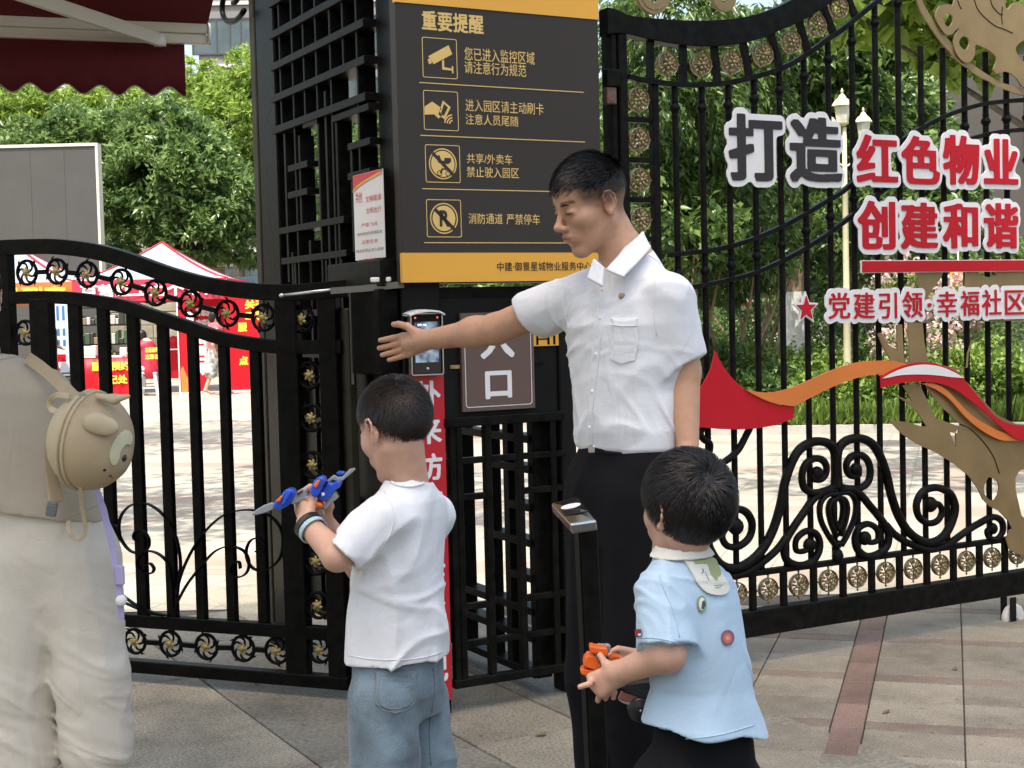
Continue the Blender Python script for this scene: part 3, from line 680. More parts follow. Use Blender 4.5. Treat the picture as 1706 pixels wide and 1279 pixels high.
# wicket: front lattice
wk = empty('lattice_wicket', 'low black square lattice wicket under the entrance plate, front one by the card reader', 'gate', WP.o, WP.yaw)
c5 = lambda x, y: (700 + x / 2.283, 640 + y / 2.283)
def wu(x, y=600): return WP.uv(*c5(x, y)).x
def wv(x, y): return WP.uv(*c5(x, y)).y
vt, vbm = wv(300, 132), wv(350, 1105)
MB().cbox(wu(98), wu(552), -.02, .02, vt - .018, vt + .015, .003).build('top_rail', BLACK2, wk)
MB().cbox(wu(125, 1100), wu(560, 1100), -.018, .018, vbm - .015, vbm + .015, .003).build('bottom_rail', BLACK2, wk)
for x in (128, 152): MB().cbox(wu(x) - .011, wu(x) + .011, -.016, .016, vbm, vt, .002).build('lattice_bar', BLACK2, wk)
for x in (262, 384, 508): MB().cbox(wu(x) - .012, wu(x) + .012, -.016, .016, vbm, vt, .002).build('lattice_bar', BLACK2, wk)
def wh(xa, xb, y): v = wv((xa + xb) / 2, y); MB().cbox(wu(xa, y), wu(xb, y), -.012, .012, v - .011, v + .011, .002).build('lattice_bar', BLACK2, wk)
for a, b, y in ((100, 552, 278), (100, 262, 428), (384, 552, 398), (128, 262, 843), (384, 556, 803), (128, 560, 962), (384, 556, 1085)): wh(a, b, y)
# right hand receiving post of the wicket is the pillar post; inner lattice standing square to it
ip = WP.world(WP.uv(912, 900).x, 0, .06); IP = Plane(ip.x, ip.y, R(-61.6))
il = empty('inner_lattice_panel', 'second black lattice panel set square behind the front wicket, seen through it', 'screen', IP.o, IP.yaw)
LI = .95
for u in (-LI, -LI * .8, -LI * .62, -LI * .38, -LI * .2, -.0): MB().cbox(u - .022, u + .022, -.03, .03, .06, 1.02, .002).build('lattice_bar', BLACK2, il)
for v, a, b in ((1.02, 0, 1), (.93, 0, 1), (.82, 0, .38), (.82, .62, 1), (.68, 0, .2), (.68, .8, 1), (.55, 0, .38), (.55, .62, 1), (.42, 0, .2), (.42, .8, 1), (.3, 0, 1), (.2, 0, 1), (.07, 0, 1)):
    MB().cbox(-LI * b, -LI * a, -.035, .035, v - .014, v + .014, .002).build('lattice_bar', BLACK2, il)
# red vertical banner
vbn = empty('vertical_banner', 'narrow red vertical banner with white Chinese lettering, below the face terminal', 'banner', WP.o, WP.yaw)
O3 = -.012
b0, b1 = WP.uv(682, 640, O3).x, WP.uv(739.5, 640, O3).x; bz0, bz1 = WP.uv(740, 1167, O3).y, WP.uv(715, 622, O3).y
MB().box(b0, b1, O3, O3 + .008, bz0, bz1).build('sheet', mat('banner_red', (.52, .012, .025), .3, var=.05), vbn)
MB().box(b0 + .003, b1 - .001, O3 + .008, .03, 0, bz0).build('foot', BLACK2, vbn)
bw = b1 - b0
for s, yc in (('外', 656), ('来', 717), ('访', 778), ('客', 838), ('请', 898), ('在', 957), ('此', 1016), ('登', 1066), ('记', 1116)):
    v = WP.uv(715, yc, O3).y; flat_text('lettering', s, WHITEP, vbn, b0 + bw * .14, b0 + bw * .9, v - .047, v + .047, O3 - .001, .035)
# face recognition terminal
ft = empty('face_terminal', 'black face recognition terminal with lit screen and white hood behind the open hand', 'terminal', WP.o, WP.yaw)
O4 = -.05
t0, t1 = WP.uv(684, 570, O4).x, WP.uv(738, 570, O4).x; tz0, tz1 = WP.uv(712, 623, O4).y, WP.uv(712, 522, O4).y; tw = t1 - t0
MB().cbox(t0 + .004, t1 - .004, O4, -.002, tz0, tz1, .006).build('body', GLASSBLK, ft)
loops_solid('bezel', [rrect(t0, t1, tz0 - .004, tz1 + .002, .008), rrect(t0 + .004, t1 - .004, tz0, tz1 - .002, .006)], SILVER, ft, O4 - .003, O4 + .02)
hood = catmull([(t0 - .006, O4 - .01, tz1 - .002), (t0 + tw * .2, O4 - .03, tz1 + .008), (t0 + tw * .5, O4 - .036, tz1 + .011), (t0 + tw * .8, O4 - .03, tz1 + .008), (t1 + .006, O4 - .01, tz1 - .002)], 5)
mbh = MB(); V_ = []; F_ = []
for p in hood: V_ += [(p.x, p.y, p.z), (p.x, -.004, p.z + .004), (p.x, -.004, p.z - .004), (p.x, p.y, p.z - .006)]
for i in range(len(hood) - 1):
    for k in range(4): F_.append((i * 4 + k, i * 4 + (k + 1) % 4, i * 4 + 4 + (k + 1) % 4, i * 4 + 4 + k))
mbh.add(V_, F_).build('hood', WHITEP, ft)
def screen_mat():
    m = bpy.data.materials.new('lit_screen'); m.use_nodes = True; N = m.node_tree.nodes; L = m.node_tree.links; b = N['Principled BSDF']
    tc = N.new('ShaderNodeTexCoord'); n = N.new('ShaderNodeTexNoise'); n.inputs['Scale'].default_value = 22; n.inputs['Detail'].default_value = 2; L.new(tc.outputs['Object'], n.inputs[0])
    r = N.new('ShaderNodeValToRGB'); r.color_ramp.elements[0].color = (.02, .035, .07, 1); r.color_ramp.elements[0].position = .38; r.color_ramp.elements[1].color = (.28, .36, .44, 1); r.color_ramp.elements[1].position = .64
    L.new(n.outputs[0], r.inputs[0]); L.new(r.outputs[0], b.inputs['Emission Color']); b.inputs['Emission Strength'].default_value = .55
    b.inputs['Base Color'].default_value = (.02, .02, .03, 1); b.inputs['Roughness'].default_value = .08
    return m
MB().box(t0 + tw * .14, t1 - tw * .14, O4 - .0015, O4 + .001, tz0 + .04, tz1 - .028).build('screen', screen_mat(), ft)
REDLED = mat('red_indicator', (.5, .05, .05), .4, emis=(1, .15, .12), estr=.6)
for x in (.16, .84): MB().ball((t0 + tw * x, O4 - .001, tz1 - .014), .0035, 8, 5, (1, .4, 1)).build('indicator_lamp', REDLED, ft)
MB().lathe((t0 + tw * .5, O4 - .002, tz0 + .018), [(.001, -.001), (.005, -.001), (.005, .002)], 10, 'y').build('button', SILVER, ft)
flat_text('lettering', '09:46', mat('screen_type', (.6, .65, .7), .4, emis=(.7, .8, .9), estr=.8), ft, t0 + tw * .22, t0 + tw * .5, tz1 - .042, tz1 - .034, O4 - .0028, .01)
# door closer, bracket and lock box on the pillar's side
dc = empty('door_closer', 'grey steel closer arm with white bracket above the open hand', 'door closer', (0, 0, 0))
A0 = W(668, 474, 4.86); A1 = W(612, 480, 4.95); A2 = W(556, 484, 5.05); A3 = W(470, 492, 5.12)
MB().tube([A0, A1, A2], 1, 4, flat=(.011, .016), smooth=False).build('arm', mat('dull_steel', (.16, .16, .15), .35, metal=.8), dc); MB().tube([A2 + Vector((0, 0, .004)), A3], .006, 8).build('rod', SILVER, dc)
p = W(634, 466, 4.88); MB().cbox(p.x - .035, p.x + .035, p.y, p.y + .03, p.z - .007, p.z + .009, .003).build('bracket', WHITEP, dc)
for q in (A2, A3): MB().ball(q, .012, 8, 6, (1, 1, .7)).build('pivot', SILVER, dc)
lb = empty('lock_box', 'tall glossy black lock box on the pillar side behind the open hand', 'lock box', SP.o, SP.yaw)
MB().cbox(SP.uv(618, 550).x, -.02, -.075, -.002, SP.uv(640, 622).y, SP.uv(640, 482).y, .004).build('cover', BLACK, lb)
MB().box(SP.uv(618, 550).x - .004, SP.uv(618, 550).x - .0005, -.078, -.07, SP.uv(640, 640).y, SP.uv(640, 482).y).build('edge_strip', SILVER, lb)
MB().cbox(SP.uv(575, 450).x, -.012, -.07, -.001, SP.uv(640, 478).y, SP.uv(640, 434).y, .004).build('head_cover', BLACK2, lb)
# hinge bracket between board and right gate
# ------------------------------------------------------------------ right hand sliding gate
rg = empty('sliding_gate', 'wide black sliding gate with sweeping arcs, scrollwork and bronze rosettes along its foot', 'gate', WP.o, WP.yaw)
c1 = lambda P: crop(P, 1000, 0, 2.665)
c7 = lambda P: crop(P, 1150, 700, 3.068)
c6 = lambda P: crop(P, 1360, 0, 2.665)
UEND = WP.uv(1760, 800).x
def rail_between(top, bot, name, dep, m=BLACK2):
    """a solid strip between an upper and a lower traced edge"""
    n = 40
    def res(P):
        Q = uvp(WP, P, 0, 8); L = [0]
        for a, b in zip(Q, Q[1:]): L.append(L[-1] + (b - a).length)
        out = []
        for t in np.linspace(0, L[-1], n):
            i = max(0, min(len(Q) - 2, int(np.searchsorted(L, t)) - 1)); f = (t - L[i]) / max(1e-9, L[i + 1] - L[i]); out.append(Q[i].lerp(Q[i + 1], min(1, max(0, f))))
        return out
    A, B = res(top), res(bot); mb = MB(); V = []; Fs = []
    for a, b in zip(A, B): V += [(a.x, -dep, a.z), (a.x, dep, a.z), (b.x, dep, b.z), (b.x, -dep, b.z)]
    for i in range(n - 1):
        for k in range(4): Fs.append((i * 4 + k, i * 4 + (k + 1) % 4, i * 4 + 4 + (k + 1) % 4, i * 4 + 4 + k))
    Fs += [(3, 2, 1, 0), tuple((n - 1) * 4 + k for k in range(4))]
    return mb.add(V, Fs).build(name, m, rg, bevel=.003)
rail_between(c1([(12, 38), (60, 48), (120, 75), (300, 92), (450, 96), (600, 84), (700, 60), (800, 20), (920, -50), (1040, -140)]),
             c1([(14, 158), (60, 154), (115, 160), (250, 190), (400, 210), (550, 206), (680, 180), (780, 140), (900, 85), (1060, -20)]), 'top_beam', .03)
arcA = c1([(112, 342), (180, 360), (250, 370), (330, 378), (400, 380), (500, 376), (580, 366), (650, 350), (730, 328), (800, 302), (850, 278), (900, 245), (950, 212), (1000, 175), (1066, 130), (1130, 78), (1190, 30), (1240, -10), (1330, -90)])
arcB = [(1110, 425), (1150, 421), (1188, 416), (1225, 407), (1262, 394), (1300, 377), (1338, 356), (1370, 337), (1400, 319), (1430, 292), (1460, 264), (1494, 238), (1530, 214), (1575, 192), (1625, 176), (1665, 170), (1715, 167), (1780, 168)]
arcC = [(1130, 480), (1158, 477), (1190, 471), (1225, 463), (1255, 454), (1281, 443), (1310, 429), (1338, 413), (1370, 393), (1400, 371), (1427, 350), (1460, 322), (1494, 294), (1530, 268), (1575, 245), (1622, 229), (1665, 220), (1715, 216), (1780, 216)]
for P, w in ((arcA, .020), (arcB, .018), (arcC, .018)): MB().tube(uvp(WP, P, -.014, 4), 1, 4, flat=(w / 2, .012), up=(0, 1, 0), smooth=False).build('arc_rail', BLACK2, rg, bevel=.002)
pA = uvp(WP, arcA, 0, 4); pB = uvp(WP, arcB, 0, 4)
# stiles at the near end
bt = WP.uv(1470, 832 + 60).y
z_tr = (WP.uv(*c7([(300, 766)])[0]).y + WP.uv(*c7([(1500, 640)])[0]).y) / 2        # small rail over the rosettes
z_b1 = (WP.uv(*c7([(300, 948)])[0]).y + WP.uv(*c7([(1500, 812)])[0]).y) / 2
z_b0 = (WP.uv(*c7([(240, 1095)])[0]).y + WP.uv(*c7([(1500, 925)])[0]).y) / 2
print('rail heights', z_tr, z_b1, z_b0)
u0, u1 = WP.uv(1018, 300).x, WP.uv(1027, 300).x; u2, u3 = WP.uv(1029, 300).x, WP.uv(1043, 300).x
MB().cbox(u0, u1, -.02, .05, z_b0, WP.uv(1022, 50).y, .003).build('stile', BLACK2, rg)
MB().cbox(u2, u3, -.028, .028, z_b0, WP.uv(1035, 58).y, .004).build('stile', BLACK2, rg)
u4, u5 = WP.uv(1086, 300).x, WP.uv(1097, 300).x
MB().cbox(u4, u5, -.016, .016, z_b1, WP.uv(1090, 141).y, .003).build('stile', BLACK2, rg)
for y in (200, 267, 333, 398, 464, 530, 596, 662, 728, 794, 860): v = WP.uv(1068, y).y; MB().cbox(u3 - .002, u4 + .002, -.012, .012, v - .01, v + .01, .002).build('cross_bar', BLACK2, rg)
MB().cbox(u2, UEND, -.016, .016, z_tr - .011, z_tr + .011, .003).build('small_rail', BLACK2, rg)
MB().cbox(u2, UEND, -.03, .03, z_b0, z_b1, .004).build('bottom_beam', BLACK2, rg)
# round bars with turned knuckles
def on(path, u):
    for a, b in zip(path, path[1:]):
        if a.x <= u <= b.x: return a.z + (b.z - a.z) * (u - a.x) / max(1e-6, b.x - a.x)
    return None
BR = .0128
prof = [(BR, -.034), (.0135, -.031), (.0135, -.026), (.0115, -.023), (.016, -.012), (.0215, -.004), (.0215, .004), (.016, .012), (.0115, .02), (.0145, .023), (.0145, .028), (BR, .031)]
knuckle = MB().lathe((0, 0, 0), prof, 12).build('knuckle', BLACK2, rg); kn_first = [True]
def put_knuckle(bar_, z):
    if kn_first[0]: k = knuckle; kn_first[0] = False
    else: k = knuckle.copy(); COL.objects.link(k)
    k.parent = bar_; k.location = (0, 0, z)
xs = [1131, 1174.5, 1218, 1261, 1303, 1343, 1382.5, 1422, 1460, 1498, 1536, 1573, 1609, 1645, 1680, 1714]
usb = [WP.uv(x, 420).x for x in xs]
ub_fit = np.polyfit(range(len(usb)), usb, 1)
for i in range(-0, len(xs)):
    u = ub_fit[0] * i + ub_fit[1]
    zt = on(pA, u); zb = on(pB, u); top = zt if zt is not None else 2.45
    b = MB().tube([(0, 0, z_tr), (0, 0, top)], BR, 10, cap=False).build('upright_bar', BLACK2, rg); b.location = (u, 0, 0)
    put_knuckle(b, (zt - .085) if zt is not None else 2.0)
    if zb is not None: put_knuckle(b, zb - .075)
# slanting bars between beam and first arc
for (a, b_, c, d) in ((222, 180, 222, 365), (366, 200, 368, 370), (505, 205, 520, 372), (632, 185, 662, 345), (755, 145, 795, 300), (880, 90, 922, 235), (985, 20, 1035, 150), (1075, -60, 1135, 80)):
    p, q = WP.uv(*c1([(a, b_)])[0]), WP.uv(*c1([(c, d)])[0]); MB().tube([(p.x, 0, p.y), (q.x, 0, q.y)], 1, 4, flat=(.011, .012), up=(0, 1, 0), smooth=False).build('radial_bar', BLACK2, rg)
# bronze rosettes
def rosette_meshes(r=.043):
    ring = MB().tube([(r * math.cos(a), 0, r * math.sin(a)) for a in np.linspace(0, 2 * math.pi, 25)[:-1]], 1, 6, closed=True, flat=(.003, .012), up=(0, 1, 0))
    for k in range(4):
        a = k * math.pi / 2; d = Vector((math.cos(a), 0, math.sin(a)))
        ring.tube([d * r, d * (r + .006), d * (r + .010), d * (r + .016)], [.004, .003, .0055, .002], 6)
    fl = MB(); fl.ball((0, -.016, 0), .0085, 8, 5)
    for k in range(6):
        a = k * math.pi / 3 + .2; d = Vector((math.cos(a), 0, math.sin(a))); rot = d.to_track_quat('Z', 'Y').to_matrix()
        fl.ball(d * .016 + Vector((0, -.012, 0)), .0085, 7, 5, (.85, .8, 1.25), rot)
    for k in range(6):
        a = k * math.pi / 3 + .72; d = Vector((math.cos(a), 0, math.sin(a))); rot = d.to_track_quat('Z', 'Y').to_matrix(); s = Vector((-math.sin(a), 0, math.cos(a)))
        for t in (-1, 1): fl.ball(d * .031 + s * .0068 * t + Vector((0, -.003, 0)), .0085, 7, 5, (.75, .7, 1.3), rot)
    fl.tube([(-r, 0, 0), (r, 0, 0)], .003, 5); fl.tube([(0, 0, -r), (0, 0, r)], .003, 5)
    return ring, fl
_r, _f = rosette_meshes(); ros = _r.build('rosette', BRONZE, rg); rosf = _f.build('petals', BRONZE, ros); rfirst = [True]
def put_rosette(u, v, rot=0, y=0):
    if rfirst[0]: a, b = ros, rosf; rfirst[0] = False
    else:
        a = ros.copy(); COL.objects.link(a); a.parent = rg; b = rosf.copy(); COL.objects.link(b); b.parent = a
    a.location = (u, y, v); a.rotation_euler = (0, rot, 0)
zr = (z_tr + z_b1) / 2
rx = [WP.uv(*c7([p])[0]).x for p in ((240, 870), (398, 850), (555, 838), (705, 825), (852, 805), (997, 790), (1138, 775), (1278, 755), (1412, 740), (1545, 722), (1670, 710))]
fit = np.polyfit(range(len(rx)), rx, 1)
for i in range(-3, 13): put_rosette(fit[0] * i + fit[1], zr)
for i in range(-3, 13):
    u = fit[0] * (i + .5) + fit[1]; MB().cbox(u - .012, u + .012, -.012, .012, z_b1 - .001, z_tr - .01, .002).build('small_post', BLACK2, rg)
for y in (166, 233, 300, 366, 431, 497, 563, 629): q = WP.uv(1063 + (y - 166) * .015, y); put_rosette(q.x, q.y)
for k, p in enumerate(((297, 285), (447, 285), (583, 277), (722, 241), (847, 186), (960, 112), (1058, 32), (1150, -50))): q = WP.uv(*c1([p])[0]); put_rosette(q.x, q.y, k * .09)
# scrollwork, right half traced, left half its mirror image
uc0 = WP.uv(*c7([(737, 500)])[0]).x
def scroll(P, m=1, r=.0165, taper=None, ball=.02):
    Q = uvp(WP, c7(P), -.016, 5)
    if m < 0: Q = [Vector((2 * uc0 - q.x, q.y, q.z)) for q in Q]
    n = len(Q); rr = [r * (1.18 - .42 * max(0, (i / n - .55) / .45)) for i in range(n)]
    mb = MB().tube(Q, rr, 8, flat=(.85, 1.0), up=(0, 1, 0)); mb.ball(Q[-1], ball, 9, 6, (1, .8, 1))
    return mb.build('scroll', BLACK2, rg)
SA = [(745, 345), (738, 260), (738, 180), (752, 132), (790, 100), (850, 90), (910, 115), (950, 170), (985, 260), (1010, 370), (1045, 475), (1095, 560), (1155, 608), (1220, 622), (1280, 590), (1320, 520), (1338, 440), (1312, 372), (1245, 342), (1175, 362), (1142, 425), (1155, 492), (1205, 524), (1252, 508), (1272, 462), (1252, 425), (1212, 428)]
SU = [(742, 335), (790, 345), (850, 345), (895, 312), (905, 250), (888, 198), (850, 175), (808, 185), (785, 220), (788, 262), (812, 285), (845, 280), (850, 258), (832, 250)]
SB = [(742, 352), (800, 350), (850, 372), (900, 430), (950, 490), (985, 540), (1000, 590), (985, 650), (930, 688), (880, 690), (840, 655), (828, 600), (848, 548), (895, 527), (940, 555), (942, 610), (900, 622), (878, 600)]
SC_ = [(985, 530), (1030, 580), (1090, 620), (1160, 648), (1220, 658), (1300, 632), (1400, 562), (1470, 520), (1530, 492), (1575, 512), (1582, 565), (1552, 604), (1510, 594), (1502, 560), (1530, 552)]
for m in (1, -1):
    for P, r, b in ((SA, .0185, .034), (SU, .0150, .029), (SB, .0160, .030), (SC_, .0150, .026)): scroll(P, m, r, ball=b)
scroll([(300, 20), (270, 80), (235, 145), (190, 190), (140, 222), (60, 260), (-60, 300)], 1, .0135)
scroll([(300, 20), (240, -40), (160, -60), (90, -20), (40, 60), (60, 100), (90, 120), (85, 170), (55, 190)], 1, .013)
for m in (1, -1):
    for P in ([(740, 372), (680, 380), (645, 430), (650, 510), (690, 590), (725, 640)], [(740, 395), (705, 405), (688, 450), (700, 520), (728, 590)], [(740, 372), (712, 430), (716, 500), (738, 560)]):
        Q = uvp(WP, c7(P), -.022, 4)
        if m < 0: Q = [Vector((2 * uc0 - q.x, q.y, q.z)) for q in Q]
        MB().tube(Q, .0135, 7, flat=(.8, 1.2), up=(0, 1, 0)).build('palmette_leaf', BLACK2, rg)
qb = WP.uv(*c7([(738, 690)])[0]); qn = WP.uv(*c7([(738, 630)])[0])
MB().lathe((uc0, -.016, 0), [(.003, qb.y - .03), (.018, qb.y - .022), (.025, qb.y), (.018, qb.y + .02), (.009, qb.y + .028), (.02, qn.y - .004), (.03, qn.y + .004), (.012, qn.y + .014)], 12).build('drop_finial', BLACK2, rg)
# caster under the far end
wc = WP.uv(*c7([(1650, 1008)])[0], -.03)
wh_ = MB()
for s in (-1, 1): wh_.cbox(wc.x - .046, wc.x - .010, -.03 + s * .026 - .004, -.03 + s * .026 + .004, wc.y - .03, z_b0, .002)
wo_ = wh_.build('caster_fork', DARKBOX, rg)
tyre = MB().lathe((wc.x, -.03, wc.y), [(.03, -.017), (.054, -.016), (.060, -.01), (.062, 0), (.060, .01), (.054, .016), (.03, .017)], 22, 'y').build('caster_wheel', mat('grey_rubber', (.55, .54, .51), .6, var=.2, vscale=30), rg)
MB().lathe((wc.x, -.03, wc.y), [(.001, -.024), (.008, -.024), (.014, -.018), (.014, .018), (.001, .019)], 14, 'y').build('hub', SILVER, tyre)
# hinge block to the board
hb = empty('hinge_block', 'rusty brown hinge block between notice board and sliding gate', 'hinge', WP.o, WP.yaw)
MB().cbox(WP.uv(1004, 145).x, WP.uv(1026, 145).x, -.035, .0, WP.uv(1014, 146).y, WP.uv(1014, 117).y, .003).build('upper_block', BLACK2, hb)
MB().cbox(WP.uv(1004, 145).x, WP.uv(1020, 145).x, -.03, .0, WP.uv(1014, 175).y, WP.uv(1014, 147).y, .003).build('lower_block', mat('rusted_steel', (.13, .07, .05), .7, var=.4, vscale=40, bump=.4), hb)
# scroll ends over the beam (gilt rings)
cr = empty('gilt_crest', 'gilt scroll rings standing on the beam of the sliding gate', 'ornament', WP.o, WP.yaw)
for cx_, cy_, r_ in ((1084, -8, .072), (1202, -4, .055)):
    q = WP.uv(cx_, cy_); loops_solid('scroll_ring', [circle(q.x, q.y, r_), circle(q.x, q.y, r_ * .42)], GOLDBOARD, cr, -.02, .0, .003)
    if r_ > .06: MB().tube([(q.x + r_ * .78 * math.cos(a), -.021, q.y + r_ * .78 * math.sin(a)) for a in np.linspace(0, 2 * math.pi, 29)[:-1]], .002, 5, closed=True).build('scroll_line', BRONZE, cr)
# ------------------------------------------------------------------ slogan boards on the gate
OS = -.05
def place_text(parent, chars, m, bold, rim, back):
    lps = []
    for k, (ch, x0, x1, y0, y1) in enumerate(chars):
        xm, ym = (x0 + x1) / 2, (y0 + y1) / 2
        a, b, c, d = WP.uv(x0, ym, OS).x, WP.uv(x1, ym, OS).x, WP.uv(xm, y1, OS).y, WP.uv(xm, y0, OS).y
        _, bl = board_letter(ch, parent, a, b, c, d, m, bold, rim, OS)
        loops_solid('contour_board', [bl], WHITEP, parent, OS + .001 + (k % 2) * .0011, OS + .006 + (k % 2) * .0011)
s1 = empty('slogan_board', 'charcoal two character slogan with white contour board, first pair of the top line', 'sign', WP.o, WP.yaw)
place_text(s1, [('打', 1214, 1303, 190, 302), ('造', 1316, 1402, 195, 304)], GREYCHAR, .042, .125, True)
s2 = empty('slogan_board', 'four red characters with white contour board on the upper line of the gate slogan', 'sign', WP.o, WP.yaw)
place_text(s2, [('红', 1427, 1495, 224, 304), ('色', 1502, 1565, 226, 307), ('物', 1571, 1631, 225, 308), ('业', 1639, 1696, 231, 307)], REDP, .040, .14, True)
s3 = empty('slogan_board', 'four red characters with white contour board directly above the straight red bar', 'sign', WP.o, WP.yaw)
place_text(s3, [('创', 1429, 1491, 334, 416), ('建', 1501, 1562, 337, 415), ('和', 1571, 1629, 338, 414), ('谐', 1639, 1696, 338, 414)], REDP, .040, .14, True)
s4 = empty('slogan_board', 'smaller row of eight red characters with dot on white board below the red bar', 'sign', WP.o, WP.yaw)
place_text(s4, [('党', 1380, 1416, 487, 531), ('建', 1422, 1457, 487, 531), ('引', 1464, 1494, 487, 531), ('领', 1503, 1537, 485, 529), ('幸', 1561, 1594, 485, 528), ('福', 1600, 1631, 484, 526), ('社', 1636, 1668, 482, 526), ('区', 1674, 1706, 483, 524)], REDP, .016, .2, True)
q = WP.uv(1548, 508, OS); loops_solid('character', [circle(q.x, q.y, .009, 14)], REDP, s4, OS - .006, OS); loops_solid('contour_board', [circle(q.x, q.y, .024, 20)], WHITEP, s4, OS + .003, OS + .009)
bar_t = empty('slogan_bar', 'straight red bar with white edge under the slogan characters', 'sign', WP.o, WP.yaw)
a, b = WP.uv(1436, 443, OS).x, WP.uv(1770, 443, OS).x; c, d = WP.uv(1570, 452, OS).y, WP.uv(1570, 434, OS).y
MB().cbox(a, b, OS - .004, OS, c, d, .001).build('strip', REDP, bar_t); MB().box(a - .004, b, OS, OS + .006, c - .003, d + .003).build('edge', WHITEP, bar_t)
st_ = empty('star_sign', 'red five pointed star on white star board before the smaller characters', 'sign', WP.o, WP.yaw)
q = WP.uv(1343, 514, OS)
def star(R0, r0): return [(q.x + (R0 if k % 2 == 0 else r0) * math.sin(k * math.pi / 5), q.y + (R0 if k % 2 == 0 else r0) * math.cos(k * math.pi / 5)) for k in range(10)]
loops_solid('star', [star(.05, .02)], REDP, st_, OS - .005, OS); loops_solid('contour_board', [star(.068, .0305)], WHITEP, st_, OS + .001, OS + .008)
# ribbons
rb = empty('ribbon_board', 'red flag and orange ribbon cut-out with white highlight sweeping over the gate bars', 'ornament', WP.o, WP.yaw)
c4 = lambda P: crop(P, 1150, 420, 3.068)
def cut(P, name, m, parent, y0, y1, off=OS, smooth=True, holes=(), bevel=0.0, tr=None):
    Q = [WP.uv(x, y, off) for x, y in P]; Q = [(v.x, v.y) for v in Q]
    H = [[(v.x, v.y) for v in (WP.uv(x, y, off) for x, y in h)] for h in holes]
    return loops_solid(name, [Q] + H, m, parent, y0, y1, bevel)
def sm(P, k=5): return [(v.x, v.y) for v in catmull([(x, y, 0) for x, y in P], k)]
cut(sm(c4([(122, 500), (110, 560), (90, 620), (50, 690), (20, 740), (10, 890)]), 4) + sm(c4([(60, 895), (150, 903), (240, 905), (330, 900), (420, 885), (475, 868), (522, 850)]), 4) + c4([(528, 786)]) + sm(c4([(460, 782), (400, 765), (330, 735), (260, 690), (200, 630), (150, 560)]), 4), 'red_flag', REDP, rb, OS - .006, OS)
cut(sm(c4([(270, 700), (330, 712), (400, 716), (480, 700), (560, 670), (660, 625), (760, 585), (850, 562), (935, 553)]), 4) + c4([(950, 590), (952, 622)]) + sm(c4([(880, 632), (800, 655), (700, 695), (620, 735), (560, 765), (528, 784), (480, 782), (400, 765), (330, 735)]), 4), 'orange_ribbon', ORANGEP, rb, OS - .0135, OS - .0075)
cut(sm(c4([(942, 555), (1000, 553), (1060, 562), (1110, 572)]), 4) + c4([(1040, 600), (962, 632), (955, 600)]), 'orange_ribbon', ORANGEP, rb, OS - .006, OS)
cut(sm(c4([(962, 636), (1020, 604), (1090, 576), (1160, 563), (1230, 566), (1310, 590), (1370, 628), (1420, 690), (1480, 760), (1540, 830), (1600, 868), (1660, 884), (1710, 888), (1800, 880)]), 4) + sm(c4([(1800, 960), (1710, 962), (1650, 950), (1590, 905), (1510, 830), (1430, 765), (1340, 700), (1260, 670), (1180, 662), (1100, 664), (1030, 676), (965, 694)]), 4), 'red_ribbon', REDP, rb, OS - .0135, OS - .0075)
cut(sm(c4([(968, 644), (1030, 610), (1100, 585), (1180, 574), (1260, 583), (1330, 610), (1385, 642)]), 4) + sm(c4([(1320, 638), (1240, 628), (1150, 624), (1060, 628), (1000, 640)]), 4), 'white_highlight', WHITEP, rb, OS - .016, OS - .0142)
cut(sm(c4([(1180, 670), (1240, 672), (1300, 700), (1360, 760), (1430, 830), (1510, 880), (1590, 920), (1700, 950), (1800, 955)]), 4) + sm(c4([(1800, 965), (1700, 962), (1600, 962), (1540, 942), (1470, 900), (1400, 840), (1320, 750), (1250, 700)]), 4), 'orange_ribbon', ORANGEP, rb, OS - .006, OS)
# gold tree emblem, cut from flat board
em = empty('gold_emblem', 'brown gold cut-out emblem board of leafy stems across the lower gate bars', 'ornament', WP.o, WP.yaw)
c8 = lambda P: crop(P, 1440, 440, 2.556)
OE = -.03
cut(c8([(425, 90), (430, 10), (680, 10), (900, 10), (900, 240), (680, 240), (480, 245), (478, 275), (490, 310), (455, 330), (440, 380), (436, 440), (405, 445), (385, 455), (470, 540), (520, 600), (560, 640), (640, 680), (900, 690), (900, 870), (680, 872), (655, 880), (640, 910), (640, 960), (665, 1070), (690, 1090), (690, 1240), (640, 1232), (612, 1210), (600, 1170), (612, 1135), (625, 1125), (608, 1090), (570, 1050), (530, 1030), (500, 1000), (480, 955), (440, 900), (380, 850), (300, 800), (220, 765), (160, 725), (100, 662), (180, 672), (240, 690), (262, 690), (215, 620), (140, 562), (200, 585), (160, 515), (230, 510), (300, 655), (400, 690), (395, 720), (360, 715), (385, 780), (385, 715), (405, 680), (330, 610), (270, 540), (262, 520), (262, 420), (390, 440), (380, 440), (432, 440), (436, 380), (452, 330), (488, 310), (474, 275), (476, 243), (470, 150)]),
    'emblem_plate', GOLDBOARD, em, OE - .006, OE, OE, holes=[sm(c8([(525, 905), (560, 920), (568, 965), (545, 1005), (515, 990), (505, 950), (525, 905)]), 3)[:-1], c8([(330, 715), (350, 712), (380, 722), (383, 782), (368, 760)]) if False else sm(c8([(470, 40), (500, 30), (545, 30), (555, 50), (520, 55)]), 3)])
cut(c8([(48, 295), (62, 292), (90, 340), (132, 372), (128, 258), (150, 256), (160, 415), (185, 415), (176, 250), (238, 250), (245, 330), (262, 412), (280, 425), (160, 425), (100, 405), (70, 350)]), 'stem', GOLDBOARD, em, OE - .0145, OE - .0075, OE)
cut(c8([(228, 10), (340, 10), (322, 60), (290, 100), (265, 140), (258, 250), (172, 250), (200, 180), (232, 110), (222, 60)]), 'trunk_plate', GOLDBOARD, em, OE - .006, OE, OE)
